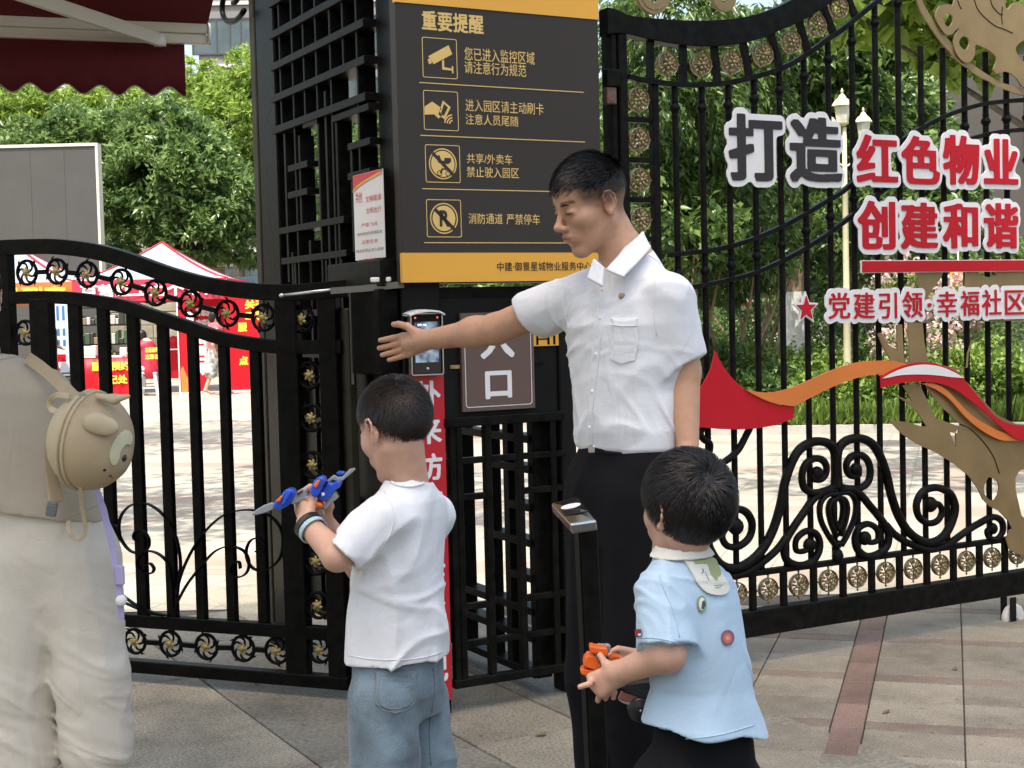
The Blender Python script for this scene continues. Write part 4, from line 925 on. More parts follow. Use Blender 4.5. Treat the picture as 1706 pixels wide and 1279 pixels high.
for P in ([(405, 680), (450, 700), (510, 760), (550, 820), (575, 890)], [(570, 340), (600, 342), (620, 370), (612, 400)], [(650, 550), (640, 600), (628, 670)], [(540, 500), (575, 470), (600, 440)]):
    Q = [WP.uv(x, y, OE - .007) for x, y in sm(c8(P), 4)]; MB().tube([(v.x, OE - .007, v.y) for v in Q], .0022, 4).build('engraved_line', BLACK, em)
dk = empty('gold_disc', 'large round gold brown cut-out emblem with pierced holes in the upper corner of the gate', 'ornament', WP.o, WP.yaw)
c9 = lambda P: crop(P, 1400, 0, 5.33)
outer = [(660, -120), (672, 0), (690, 70), (730, 150), (790, 240), (860, 340), (950, 450), (1060, 560), (1180, 650), (1300, 720), (1420, 780), (1540, 830), (1631, 852), (1760, 870), (1900, 870)]
inner = [(1900, 800), (1760, 800), (1600, 782), (1500, 757), (1400, 725), (1290, 660), (1200, 600), (1120, 540), (1000, 420), (930, 330), (870, 270), (820, 190), (770, 110), (735, 50), (715, 0), (700, -120)]
cut(sm(c9(outer), 4) + sm(c9(inner), 4), 'rim', GOLDBOARD, dk, OE - .008, OE, OE)
cut(sm(c9([(1000, -140), (980, 40), (930, 42), (860, 60), (825, 120), (825, 185), (860, 250), (905, 305), (960, 312), (1000, 270), (1030, 262), (990, 330), (985, 420), (1010, 490), (1080, 560), (1140, 540), (1170, 470), (1175, 400), (1240, 420), (1330, 480), (1360, 540), (1335, 620), (1370, 655), (1450, 640), (1540, 700), (1590, 775), (1640, 760), (1900, 760), (1900, 600), (1631, 560), (1560, 510), (1530, 430), (1590, 370), (1650, 360), (1900, 360), (1900, 120), (1640, 75), (1560, 25), (1500, 40), (1460, 90), (1440, 60), (1435, -140)]), 3), 'relief_plate', GOLDBOARD, dk, OE - .0175, OE - .0095, OE,
    holes=[sm(c9([(930, 118), (965, 140), (975, 185), (955, 232), (920, 240), (895, 205), (888, 160), (905, 128), (930, 118)]), 3)[:-1], sm(c9([(1080, 325), (1110, 345), (1120, 390), (1105, 430), (1078, 446), (1045, 425), (1028, 385), (1045, 340), (1080, 325)]), 3)[:-1]])
for P in ([(1185, -20), (1220, 80), (1290, 160), (1380, 230), (1450, 255), (1530, 292)], [(1330, -20), (1350, 50), (1400, 110), (1440, 130)], [(1040, 0), (1055, 40), (1075, 80)], [(1440, 60), (1432, 150), (1440, 215)]):
    Q = [WP.uv(x, y, OE - .018) for x, y in sm(c9(P), 4)]; MB().tube([(v.x, OE - .018, v.y) for v in Q], .002, 4).build('engraved_line', BLACK, dk)
# ------------------------------------------------------------------ leaves
def leaf_mat(name, c1, c2, rough=.45, trans=.35, vs_=1.3):
    m = bpy.data.materials.new(name); m.use_nodes = True; nt = m.node_tree; N = nt.nodes; L = nt.links; b = N['Principled BSDF']
    at = N.new('ShaderNodeAttribute'); at.attribute_name = 'tone'
    mx = N.new('ShaderNodeMix'); mx.data_type = 'RGBA'; mx.inputs[6].default_value = (*c1, 1); mx.inputs[7].default_value = (*c2, 1); L.new(at.outputs['Fac'], mx.inputs[0])
    L.new(mx.outputs[2], b.inputs['Base Color']); b.inputs['Roughness'].default_value = rough; b.inputs['Specular IOR Level'].default_value = .4
    tr = N.new('ShaderNodeBsdfTranslucent'); ms = N.new('ShaderNodeMixShader'); ms.inputs[0].default_value = trans
    L.new(mx.outputs[2], tr.inputs[0]); L.new(b.outputs[0], ms.inputs[1]); L.new(tr.outputs[0], ms.inputs[2]); L.new(ms.outputs[0], N['Material Output'].inputs[0])
    return m
def leaves_np(rs, C, size, up=.45, asp=.42, droop=.0, jitter=.5, dirs=None):
    """leaf blades at points C: four-vertex folded blades; returns V, F, tone"""
    n = len(C)
    if dirs is None: dirs = rs.normal(size=(n, 3))
    d = dirs / (np.linalg.norm(dirs, axis=1, keepdims=True) + 1e-9)
    d[:, 2] -= droop; d /= np.linalg.norm(d, axis=1, keepdims=True) + 1e-9
    nr = rs.normal(size=(n, 3)) * (1 - up) + np.array([0, 0, up * 1.6]); s = np.cross(d, nr); s /= np.linalg.norm(s, axis=1, keepdims=True) + 1e-9
    k = np.cross(s, d)
    L_ = size * (1 + 1.1 * (rs.rand(n, 1) - .55)); w = L_ * asp * .5
    V = np.empty((n, 4, 3), np.float32)
    V[:, 0] = C; V[:, 1] = C + d * L_ * .45 + s * w + k * L_ * .05; V[:, 2] = C + d * L_ - k * L_ * .12; V[:, 3] = C + d * L_ * .45 - s * w + k * L_ * .05
    b = (np.arange(n) * 4)[:, None]
    Fq = np.concatenate([b + np.array([0, 1, 2]), b + np.array([0, 2, 3])], 0)
    tone = np.repeat(np.clip(rs.normal(.5, .25, n), 0, 1), 4)
    return V.reshape(-1, 3), Fq, tone
def leaf_object(name, V, Fq, tone, m, parent=None):
    o = mesh_np(name, V, Fq, m, parent)
    at = o.data.attributes.new('tone', 'FLOAT', 'POINT'); at.data.foreach_set('value', tone.astype(np.float32))
    return o
def clump_points(rs, blobs, n, shell=.72, sub=26, subr=.22):
    """points gathered in clumps over the shells of blobs (cx, cy, cz, rx, ry, rz)"""
    B = np.array(blobs, float); vol = (B[:, 3] * B[:, 5]) ** 1.0; pick = rs.choice(len(B), n // sub, p=vol / vol.sum())
    d = rs.normal(size=(len(pick), 3)); d /= np.linalg.norm(d, axis=1, keepdims=True)
    rad = shell + (1 - shell) * rs.rand(len(pick), 1) ** .7 + rs.normal(0, .05, (len(pick), 1))
    c = B[pick, :3] + d * rad * B[pick, 3:6]
    cs = np.repeat(c, sub, 0); dd = np.repeat(d, sub, 0); r = np.repeat(B[pick, 3:6].mean(1) * subr, sub)
    tone = np.repeat(rs.normal(0, .26, len(pick)), sub)
    off = rs.normal(size=cs.shape) * (r[:, None] * .55); off[:, 2] *= .7
    return cs + off, dd, tone
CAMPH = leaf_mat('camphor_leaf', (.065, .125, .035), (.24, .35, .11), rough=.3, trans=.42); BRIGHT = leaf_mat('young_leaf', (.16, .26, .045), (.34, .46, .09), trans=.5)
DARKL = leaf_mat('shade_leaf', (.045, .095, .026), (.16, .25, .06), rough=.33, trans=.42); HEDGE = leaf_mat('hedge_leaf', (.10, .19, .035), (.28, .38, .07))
BARK = mat('bark', (.10, .085, .065), .85, var=.45, vscale=14, bump=.7, bscale=30); LIME = mat('lime_wash', (.62, .61, .57), .8, var=.18, vscale=12, bump=.4, bscale=40)
BARKL = mat('pale_bark', (.22, .155, .09), .8, var=.35, vscale=12, bump=.6, bscale=26)
def tree(name, label, cat, x, y, blobs, nleaf, size, lm, trunk=((0, 0), 2.5, .18), seed=1, bark=BARK, group=None, droop=.1, asp=.42, limbs=5, sub=26, subr=.22, up=.45):
    rs = np.random.RandomState(seed); rnd = random.Random(seed)
    t = empty(name, label, cat, (x, y, 0), 0, group)
    P, dd, tone = clump_points(rs, blobs, nleaf, sub=sub, subr=subr)
    V, Fq, tn = leaves_np(rs, P, size, dirs=dd * .6 + rs.normal(size=P.shape) * .7, droop=droop, asp=asp, up=up)
    leaf_object('crown', V, Fq, np.clip(tn + np.repeat(tone, 4), 0, 1), lm, t)
    (lx, ly), h, r = trunk
    mb = MB(); pts = catmull([(0, 0, -.1), (lx * .3, ly * .3, h * .35), (lx * .6, ly * .6, h * .7), (lx, ly, h)], 4)
    mb.tube(pts, [r * (1.25 - .55 * i / len(pts)) for i in range(len(pts))], 10)
    mb.build('trunk', bark, t)
    mb = MB()
    for k in range(limbs):
        b = blobs[k % len(blobs)]; e = Vector((b[0] + rnd.uniform(-.4, .4) * b[3], b[1] + rnd.uniform(-.4, .4) * b[4], b[2] + .3 * b[5])); s = Vector(pts[int(len(pts) * .62) + k % 4])
        mid = s.lerp(e, .5) + Vector((rnd.uniform(-.2, .2), rnd.uniform(-.2, .2), rnd.uniform(-.1, .3)))
        q = catmull([s, mid, e], 4); mb.tube(q, [r * (.5 - .4 * i / len(q)) for i in range(len(q))], 6)
    mb.build('limb', bark, t)['kind'] = 'stuff'
    return t
def at(px, py, Y): return W(px, py, Y)
def blobs_px(L, x, y, Y0):
    """blobs given as photo centre, radius in px and distance"""
    out = []
    for (px, py, rpx, dz) in L:
        p = at(px, py, Y0 + dz); r = rpx / F_PX * (Y0 + dz); out.append((p.x - x, p.y - y, p.z, r, r, r * .8))
    return out
# left: the large camphor tree behind the tents, lit trees beyond
Y0 = 40.0; p = at(330, 500, Y0)
tree('camphor_tree', 'big dark green camphor tree in the middle behind the white tent peak', 'tree', p.x, Y0, blobs_px([(285, 300, 105, 0), (205, 245, 75, 1), (120, 235, 70, 2), (365, 335, 80, 0), (265, 215, 62, 0), (320, 385, 75, -.5), (200, 340, 62, 0), (405, 400, 50, 0), (240, 395, 52, 0), (45, 250, 62, 2), (330, 250, 60, 1.0), (160, 290, 60, 1)], p.x, Y0, Y0), 60000, .20, CAMPH, ((0, 0), 3.4, .26), 3, sub=40, subr=.17)
p = at(400, 500, 50)
tree('young_tree', 'bright yellow green tree top rising beside the tall lattice post', 'tree', p.x, 50, blobs_px([(420, 210, 80, 0), (400, 300, 70, 0), (440, 120, 60, 0), (350, 150, 40, 2), (440, 330, 60, 0), (385, 190, 60, 0)], p.x, 50, 50), 30000, .2, BRIGHT, ((0, 0), 6, .2), 5, sub=36, subr=.18)
p = at(60, 500, 56)
tree('young_tree', 'pale sunlit tree crown under the awning edge, behind the grey panel box', 'tree', p.x, 56, blobs_px([(30, 200, 80, 0), (110, 190, 60, 0), (-40, 220, 80, 0), (190, 180, 50, 0), (60, 240, 70, 0), (280, 170, 50, 0), (325, 130, 40, 2)], p.x, 56, 56), 30000, .22, BRIGHT, ((0, 0), 6, .2), 6, sub=36, subr=.18)
# right: dense shade trees behind the sliding gate
def rtree(px, Y, L, n, size, lm, seed, label, trunk=(0, 0, 3, .12), bark=BARK, nm='shade_tree', **kw):
    q = at(px, 600, Y); return tree(nm, label, 'tree', q.x, Y, blobs_px(L, q.x, Y, Y), n, size, lm, ((trunk[0], trunk[1]), trunk[2], trunk[3]), seed, bark, **kw)
rtree(1130, 17.3, [(1130, 180, 110, 0), (1060, 300, 80, 0), (1180, 300, 90, .5), (1110, 60, 110, 0), (1230, 200, 90, 1), (1240, 90, 90, 1), (1160, 400, 70, .5), (1080, 430, 60, .5), (1250, 430, 60, 1.5), (1200, 470, 50, 1.5)], 26000, .13, DARKL, 11, 'drooping dark green tree behind the near end of the sliding gate', (0, 0, 1.3, .07), droop=.9, asp=.3, nm='evergreen_tree')
LWT = rtree(1330, 21, [(1340, 90, 100, 0), (1290, 180, 80, 0), (1400, 150, 80, 0), (1350, 250, 70, 0), (1450, 60, 80, .5), (1260, 280, 60, 0), (1440, 210, 60, 0)], 30000, .16, DARKL, 12, 'tree with lime washed lower trunk and brown bark behind the red star', (.0, 0, 5.2, .14), bark=BARKL, droop=.5, nm='limewashed_tree')
rtree(1420, 30, [(1420, 320, 90, 0), (1500, 250, 90, 1), (1460, 380, 80, 0), (1340, 350, 80, 1), (1520, 360, 80, 1), (1250, 380, 90, 2), (1380, 440, 80, 0), (1600, 420, 60, 2), (1660, 440, 60, 2), (1180, 400, 90, 1), (1250, 470, 70, 1), (1560, 470, 70, 0), (1480, 160, 80, 1), (1560, 330, 70, 1)], 52000, .2, CAMPH, 13, 'bushy blue green tree behind the street lamp', (0, 0, 2.5, .15), nm='broadleaf_tree')
rtree(1830, 13, [(1420, 20, 55, 0), (1490, 10, 60, 0), (1560, 60, 40, .2), (1600, 90, 40, 0), (1630, 30, 60, 0), (1640, 110, 28, 0), (1540, -40, 90, 0), (1680, -40, 120, 0)], 2600, .16, BRIGHT, 14, 'sunlit broad leaves hanging over the gold disc emblem', (.0, 0, 3.6, .08), asp=.8, sub=14, limbs=2, nm='plane_tree')
# trees farther back that close the view
DT = ['background tree seen in the slit between notice board and sliding gate', 'background tree behind the drooping evergreen', 'background tree behind the limewashed trunk', 'background tree behind the three lantern lamp post', 'background tree beside the grey brown building wall', 'background tree beyond the far end of the sliding gate', 'background tree beyond the orange edged tent', 'background tree behind the grey panelled box', 'background tree showing through the top of the lattice screen', 'background tree hidden behind the notice board', 'background tree seen through the near lattice wicket', 'background tree just behind the standing man', 'background tree showing low through the lattice screen']
for k, (px, Y, h, seed) in enumerate(((1050, 46, 9, 31), (1200, 50, 11, 32), (1340, 48, 10, 33), (1480, 52, 12, 34), (1620, 50, 8, 35), (1750, 47, 9, 36), (-80, 70, 9, 37), (120, 72, 10, 38), (560, 66, 11, 39), (700, 60, 10, 40), (860, 58, 11, 41), (960, 50, 10, 42), (640, 52, 8, 43))):
    q = at(px, 600, Y); rs = random.Random(seed)
    B = [(rs.uniform(-2.2, 2.2), rs.uniform(-1.5, 1.5), h * rs.uniform(.18, .95), rs.uniform(1.5, 2.4), 1.8, rs.uniform(1.3, 2)) for _ in range(10)]
    tree('distant_tree', DT[k], 'tree', q.x, Y, B, 13000, .28, CAMPH if k % 2 else DARKL, ((0, 0), 3, .2), seed, group='trees closing the view', limbs=3)
# multi-stemmed shrubs with bare crossing stems under the evergreen
for k, (px, Y) in enumerate(((1090, 17), (1150, 18), (1215, 18.5), (1260, 20), (1480, 24), (1440, 22))):
    q = at(px, 560, Y); rnd = random.Random(k)
    t = empty('stemmed_shrub', ['shrub with thin bare grey stems nearest to the man', 'shrub with bare crossing stems beside the evergreen', 'shrub of slim grey stems before the small red roofed notice', 'shrub of twisted stems beside the limewashed trunk', 'dark slim stemmed shrub beyond the street lamp', 'dark slim stemmed shrub just before the lamp post'][k], 'shrub', (q.x, Y, 0), 0, 'shrubs with bare stems')
    for j in range(6):
        a = rnd.uniform(-1, 1); P = catmull([(rnd.uniform(-.1, .1), rnd.uniform(-.1, .1), 0), (a * .3, rnd.uniform(-.2, .2), .8), (a * .6 + rnd.uniform(-.15, .15), rnd.uniform(-.3, .3), 1.5), (a * .8, rnd.uniform(-.4, .4), 2.4)], 4)
        MB().tube(P, [.03 * (1 - .7 * i / len(P)) for i in range(len(P))], 6).build('stem', BARKL if k < 4 else BARK, t)
    rs = np.random.RandomState(60 + k); P, dd, tn = clump_points(rs, [(rnd.uniform(-.7, .7), rnd.uniform(-.4, .4), rnd.uniform(1.9, 2.8), .6, .5, .4) for _ in range(6)] + [(0, 0, .35, .5, .4, .3)], 2600, sub=16)
    V, Fq, t2 = leaves_np(rs, P, .13, droop=.3); leaf_object('foliage', V, Fq, np.clip(t2 + np.repeat(tn, 4), 0, 1), DARKL, t)
# lime wash sleeve on the trunk
q = at(1330, 600, 21); MB().tube([(0, 0, 0), (0, 0, .9), (0, 0, 1.62)], [.19, .175, .163], 14, cap=False).build('trunk_wash', LIME, LWT)
# ------------------------------------------------------------------ buildings
CONC = mat('grey_render', (.20, .19, .185), .8, var=.12, vscale=1.2, bump=.15, bscale=8); WGLASS = mat('window_glass', (.05, .075, .085), .08, spec=.8, var=.4, vscale=.8)
FRAME_D = mat('window_frame', (.06, .06, .065), .5); PALEW = mat('pale_wall', (.55, .53, .49), .8, var=.08, vscale=1)
def building(name, label, x0, x1, y0, y1, h, wmat, rows, cols, win=(1.6, 1.5), face='y', z0=1.0, fl=3.1, mx=1.0):
    b = empty(name, label, 'building', ((x0 + x1) / 2, y0, 0)); ox, oy = (x0 + x1) / 2, y0
    MB().box(x0 - ox, x1 - ox, 0, y1 - y0, 0, h).build('wall', wmat, b)
    MB().box(x0 - ox - .2, x1 - ox + .2, -.2, y1 - y0 + .2, h, h + .4).build('parapet', CONC, b)
    f0 = g0 = None
    for r in range(rows):
        MB().box(x0 - ox, x1 - ox, -.12, -.003, z0 + r * fl - .75, z0 + r * fl - .55).build('storey_band', PALEW, b)
        for c in range(cols):
            cx = x0 - ox + (c + .5) * (x1 - x0) / cols; zz = z0 + r * fl
            if f0 is None:
                m = MB(); w, hh = win; t = .08
                for a in ((-w / 2, -w / 2 + t, 0, hh), (w / 2 - t, w / 2, 0, hh), (-.04, .04, t, hh - t), (-w / 2 + t, w / 2 - t, 0, t), (-w / 2 + t, w / 2 - t, hh - t, hh)): m.box(a[0], a[1], -.1, .02, a[2], a[3])
                f0 = m.build('window', FRAME_D, b); g0 = MB().box(-w / 2 + t, w / 2 - t, -.05, -.03, t, hh - t).build('pane', WGLASS, f0); f, g = f0, g0
            else: f = f0.copy(); COL.objects.link(f); f.parent = b; g = g0.copy(); COL.objects.link(g); g.parent = f
            f.location = (cx, 0, zz)
    return b
q0, q1 = at(330, 60, 85), at(470, 60, 85)
building('apartment_building', 'grey apartment block with a wide window high above the trees left of the tall post', q0.x, q1.x + 6, 85, 97, 34, CONC, 9, 5, (2.9, 2.1), z0=2.6, fl=3.6)
qa = at(28, 165, 80); building('apartment_building', 'pale apartment block glimpsed between the awning scallops and the tree tops', qa.x - 14, qa.x + 1.5, 84, 94, 30, PALEW, 8, 6, (1.4, 1.5), z0=1.3)
building('shade_tower', 'tall pale tower added out of view to keep the entrance in shade', -19.5, -8, -32, -20, 74.5, PALEW, 22, 4, (1.8, 1.6))  # unseen tower added behind the camera, sized to cast shade up to the gates
q0, q1 = at(1528, 300, 36), at(1720, 300, 36)
gb = building('grey_building', 'plain grey brown building wall with a dark ledge behind the gold disc', q0.x, q1.x + 6, 36, 46, 11.5, mat('grey_brown_wall', (.065, .06, .052), .85, var=.15, vscale=.8, bump=.2, bscale=6), 1, 3, (1.2, 2.0), z0=8.6)
# ------------------------------------------------------------------ planted bed behind the sliding gate
def bedpoint(px, py): return G(px, py)
p0, p1 = G(1120, 694), G(1780, 702)
bed = MB(); rs = np.random.RandomState(3)
bx_ = [(p0.x - 1.5, 16.2, .03), (p1.x + 2, 15.3, .03), (p1.x + 3, 17.5, .22), (p1.x + 4, 24, .5), (p1.x + 5, 34, .6), (p0.x - 3, 34, .6), (p0.x - 2, 24, .5), (p0.x - 1.7, 18, .22)]
tag(mesh_np('planting_bed', bx_, [(0, 1, 2, 7), (7, 2, 3, 6), (6, 3, 4, 5)], mat('bed_soil', (.07, .055, .035), .95, var=.3, vscale=3)), kind='structure')
kb = MB(); d_ = Vector((p1.x + 2 - (p0.x - 1.5), -.9, 0)); kb.tube([(p0.x - 1.5, 16.12, .02), (p1.x + 2, 15.22, .02)], 1, 4, flat=(.06, .07), up=(0, 0, 1), smooth=False); tag(kb.build('kerb', mat('kerb_stone', (.42, .40, .36), .7, var=.1, vscale=9)), kind='structure')
def shrub(px, Y, r, h, n, lm, label, seed, size=.075):
    q = at(px, 600, Y); rs = np.random.RandomState(seed); t = empty('hedge_shrub', label, 'shrub', (q.x, Y, .1), 0, 'rounded shrubs in the planting bed')
    bl = [(rs.uniform(-.4, .4) * r, rs.uniform(-.3, .3) * r, h * rs.uniform(.35, .65), r * rs.uniform(.45, .7), r * .5, h * rs.uniform(.3, .45)) for _ in range(7)]
    P, dd, tn = clump_points(rs, bl, n, sub=14, subr=.3); P[:, 2] = np.abs(P[:, 2])
    V, Fq, t2 = leaves_np(rs, P, size, dirs=dd * .5 + rs.normal(size=P.shape) * .6, asp=.5); leaf_object('foliage', V, Fq, np.clip(t2 + np.repeat(tn, 4), 0, 1), lm, t)
    MB().tube([(0, 0, -.1), (.02, 0, h * .5)], [.03, .015], 6).build('stem', BARK, t)
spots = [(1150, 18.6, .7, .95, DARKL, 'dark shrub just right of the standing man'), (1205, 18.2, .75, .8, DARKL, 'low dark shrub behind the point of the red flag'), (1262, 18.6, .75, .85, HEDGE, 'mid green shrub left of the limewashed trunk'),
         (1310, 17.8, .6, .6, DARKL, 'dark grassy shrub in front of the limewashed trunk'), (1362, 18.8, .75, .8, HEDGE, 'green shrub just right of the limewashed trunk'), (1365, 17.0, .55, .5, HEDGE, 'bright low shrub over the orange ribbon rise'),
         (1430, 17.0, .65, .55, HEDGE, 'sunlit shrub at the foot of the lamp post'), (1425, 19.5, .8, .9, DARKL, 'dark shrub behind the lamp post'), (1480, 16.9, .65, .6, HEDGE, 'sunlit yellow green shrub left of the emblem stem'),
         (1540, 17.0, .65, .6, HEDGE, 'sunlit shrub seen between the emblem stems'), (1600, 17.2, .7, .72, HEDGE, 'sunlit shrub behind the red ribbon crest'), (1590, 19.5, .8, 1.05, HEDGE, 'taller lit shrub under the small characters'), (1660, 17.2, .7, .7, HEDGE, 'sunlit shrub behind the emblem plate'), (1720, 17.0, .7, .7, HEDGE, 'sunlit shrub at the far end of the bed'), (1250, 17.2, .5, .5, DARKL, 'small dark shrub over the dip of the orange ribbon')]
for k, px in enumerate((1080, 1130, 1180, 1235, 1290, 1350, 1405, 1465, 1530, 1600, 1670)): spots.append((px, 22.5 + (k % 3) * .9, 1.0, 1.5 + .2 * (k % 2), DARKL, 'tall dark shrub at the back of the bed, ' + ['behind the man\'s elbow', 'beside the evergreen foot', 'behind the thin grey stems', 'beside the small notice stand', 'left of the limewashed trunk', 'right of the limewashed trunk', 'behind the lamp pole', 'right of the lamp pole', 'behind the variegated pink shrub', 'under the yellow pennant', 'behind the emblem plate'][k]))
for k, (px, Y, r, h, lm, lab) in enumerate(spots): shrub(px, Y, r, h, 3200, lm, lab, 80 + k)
rs = np.random.RandomState(5); n = 9000
gx = rs.uniform(p0.x - 1.4, p1.x + 1.8, n); gy = 16.15 + (gx - p0.x + 1.5) / (p1.x + 2 - p0.x + 1.5) * -.9 + rs.rand(n) ** 1.4 * .75; C = np.stack([gx, gy, np.full(n, .04)], 1)
dv = rs.normal(size=(n, 3)) * .4; dv[:, 2] = 1
V, Fq, t2 = leaves_np(rs, C, .24, dirs=dv, asp=.09, up=0); g_ = leaf_object('edging_grass', V, Fq, t2, HEDGE); tag(g_, 'long blades of edging grass along the kerb of the planting bed', 'grass', kind='stuff')
# flowering shrubs
PINK = leaf_mat('pink_flower', (.55, .34, .33), (.7, .58, .52), trans=.3)
for px, Y, z, r, lab in ((1510, 19, 1.6, .45, 'pale pink flowering shrub above the smaller characters, left one'), (1590, 19.2, 1.5, .3, 'pale pink flowering shrub beside the yellow pennant'), (1545, 18.2, .95, .4, 'variegated pink shrub between the two emblem stems'), (1500, 18, .9, .35, 'variegated pink shrub left of the emblem stem')):
    q = at(px, 500, Y); t = empty('flowering_shrub', lab, 'shrub', (q.x, Y, .2), 0, 'pink flowering shrubs'); rs = np.random.RandomState(int(px))
    P, dd, tn = clump_points(rs, [(0, 0, z - .2, r, r * .8, r * 1.0), (r * .5, 0, z - .5, r * .8, r * .6, r * .8)], 900, sub=9, subr=.3); V, Fq, t2 = leaves_np(rs, P, .07, asp=.7); leaf_object('blossom', V, Fq, t2, PINK, t)
    P, dd, tn = clump_points(rs, [(0, 0, z - .4, r, r * .8, r)], 700, sub=9); V, Fq, t2 = leaves_np(rs, P, .07); leaf_object('foliage', V, Fq, t2, HEDGE, t)
    MB().tube([(0, 0, -.2), (.03, 0, z * .5), (0, 0, z - .2)], [.03, .02, .01], 6).build('stem', BARK, t)
yp = empty('pennant', 'yellow pennant with small red characters above the smaller slogan row', 'pennant', at(1598, 460, 20)); pr_ = 20 / F_PX
MB().box(-15 * pr_, 15 * pr_, 0, .01, -19 * pr_, 19 * pr_).build('cloth', SIGNGOLD, yp); flat_text('lettering', '帮扶', REDP, yp, -12 * pr_, 12 * pr_, -6 * pr_, 6 * pr_, -.004, .03); MB().tube([(0, .03, -2.0), (0, .03, .5)], .012, 6).build('pole', SILVER, yp)
# small notice stand with red trim under the trees
nz = at(1238, 495, 25); ns = empty('notice_stand', 'small notice stand with blue board, red lettering and red trim under the trees', 'notice stand', (nz.x, 25, 0)); k_ = 25 / F_PX * .52
zt_ = nz.z + 18 * k_
MB().box(-36 * k_, 36 * k_, 0, .05, zt_ - 40 * k_, zt_).build('board', mat('pale_blue_board', (.34, .42, .47), .5), ns); MB().box(-38 * k_, 38 * k_, -.03, -.002, zt_ - 42 * k_, zt_ - 32 * k_).build('red_trim', REDP, ns)
flat_text('lettering', '文明社区', REDP, ns, -22 * k_, 24 * k_, zt_ - 18 * k_, zt_ - 8 * k_, -.004, .04)
MB().box(-36 * k_, 36 * k_, 0, .05, zt_ - 56 * k_, zt_ - 42.5 * k_).build('lower_board', CREAMMET, ns)
for s in (-34, 34): MB().box(s * k_ - .03, s * k_ + .03, .06, .12, 0, zt_).build('post', CREAMMET, ns)
# ------------------------------------------------------------------ street lamp
LAMPC = mat('cream_lamp_paint', (.66, .60, .40), .45, var=.08, vscale=8); LGL = mat('frosted_lantern_glass', (.62, .64, .58), .25, var=.2, vscale=20)
q = at(1409, 400, 18); lp_ = empty('street_lamp', 'cream three lantern lamp post behind the gap between the slogan characters', 'street lamp', (q.x, 18, 0)); zt = at(1404, 144, 18).z
MB().lathe((0, 0, 0), [(.1, 0), (.1, .25), (.07, .3), (.05, .5), (.045, 1.4), (.055, 1.42), (.04, 1.5), (.036, zt - 1.3), (.055, zt - 1.25), (.03, zt - 1.2), (.028, zt - .5)], 12).build('pole', LAMPC, lp_)
def lantern(cx, zb, s=1.0):
    o = MB().lathe((cx, 0, zb), [(.03 * s, 0), (.075 * s, .03 * s), (.08 * s, .05 * s)], 6, smooth=False).build('lantern', LAMPC, lp_)
    MB().lathe((cx, 0, zb + .051 * s), [(.072 * s, 0), (.1 * s, .2 * s)], 6, smooth=False).build('glass', LGL, o)
    MB().lathe((cx, 0, zb + .252 * s), [(.13 * s, 0), (.125 * s, .02 * s), (.08 * s, .08 * s), (.06 * s, .09 * s), (.03 * s, .14 * s), (.012 * s, .15 * s), (.02 * s, .18 * s), (.004 * s, .22 * s)], 6, smooth=False).build('cap', LAMPC, o)
lantern(-.02, zt - .49); lantern(-.2, zt - .66, .85); lantern(.24, zt - .66, .85)
for s in (-.2, .24): MB().tube(catmull([(0, 0, zt - 1.0), (s * .5, 0, zt - .92), (s, 0, zt - .8), (s, 0, zt - .66)], 5), .014, 6).build('bracket_arm', LAMPC, lp_)
# ------------------------------------------------------------------ awning of the kiosk on the near side
AWP = Plane(*(lambda v: (v.x, v.y))(at(345, 60, 4.9)), R(19))
MAROON = mat('maroon_canvas', (.13, .010, .014), .85, var=.12, vscale=3, bump=.15, bscale=160, trans=.3)
aw = empty('awning', 'maroon folding awning with scalloped valance, cream front bar and folding arm', 'awning', AWP.o, AWP.yaw)
za, zb_ = AWP.uv(340, 41).y, AWP.uv(340, 75).y; zh_ = za - zb_
MB().cbox(-2.2, 0, -.028, .0, zb_ + zh_ * .5, za, .004).build('front_bar', CREAMMET, aw); MB().cbox(-2.2, -.002, -.02, .006, zb_, zb_ + zh_ * .48, .004).build('lower_channel', CREAMMET, aw)
MB().lathe((.004, -.012, (za + zb_) / 2), [(.001, -.004), (zh_ * .55, -.004), (zh_ * .55, .004), (.001, .006)], 16, 'x').build('end_cap', WHITEP, aw)
ue = AWP.uv(309, 110).x; zv = AWP.uv(290, 160).y
V = []; Fs = []; n = 180; per = AWP.uv(265, 150).x - AWP.uv(208, 150).x
for i in range(n + 1):
    u = ue - i * (ue + 2.2) / n; ph = (ue - u) / per * 2 * math.pi
    wv_ = .006 * math.sin(ph * .5 + 1) + .003 * math.sin(ph * 1.7); zz = zv + .018 * (1 - math.cos(ph)) * .9
    V += [(u, .008, zb_ + .01), (u, .008 + wv_ * .5, (zb_ + zz) / 2), (u, .008 + wv_, zz)]
for i in range(n):
    for k in (0, 1): Fs.append((i * 3 + k, i * 3 + 3 + k, i * 3 + 4 + k, i * 3 + 1 + k))
va = mesh_np('valance', V, Fs, MAROON, aw, True); sm_ = va.modifiers.new('thick', 'SOLIDIFY'); sm_.thickness = .003
pe = [(V[i * 3 + 2][0], V[i * 3 + 2][1] - .0, V[i * 3 + 2][2]) for i in range(n + 1)]; MB().tube(pe, .0026, 5).build('hem_piping', mat('pale_piping', (.35, .25, .22), .7), aw)
cl = mesh_np('canopy_cloth', [(0, -.01, za - .004), (-2.2, -.01, za - .004), (-2.2, -1.1, za + .32), (.0, -1.1, za + .32), (.0, -2.2, za + .6), (-2.2, -2.2, za + .6)], [(0, 1, 2, 3), (3, 2, 5, 4)], MAROON, aw); s2_ = cl.modifiers.new('thick', 'SOLIDIFY'); s2_.thickness = .003
a0 = AWP.uv(266, 66, -.05); a1 = AWP.uv(30, -12, -.35)
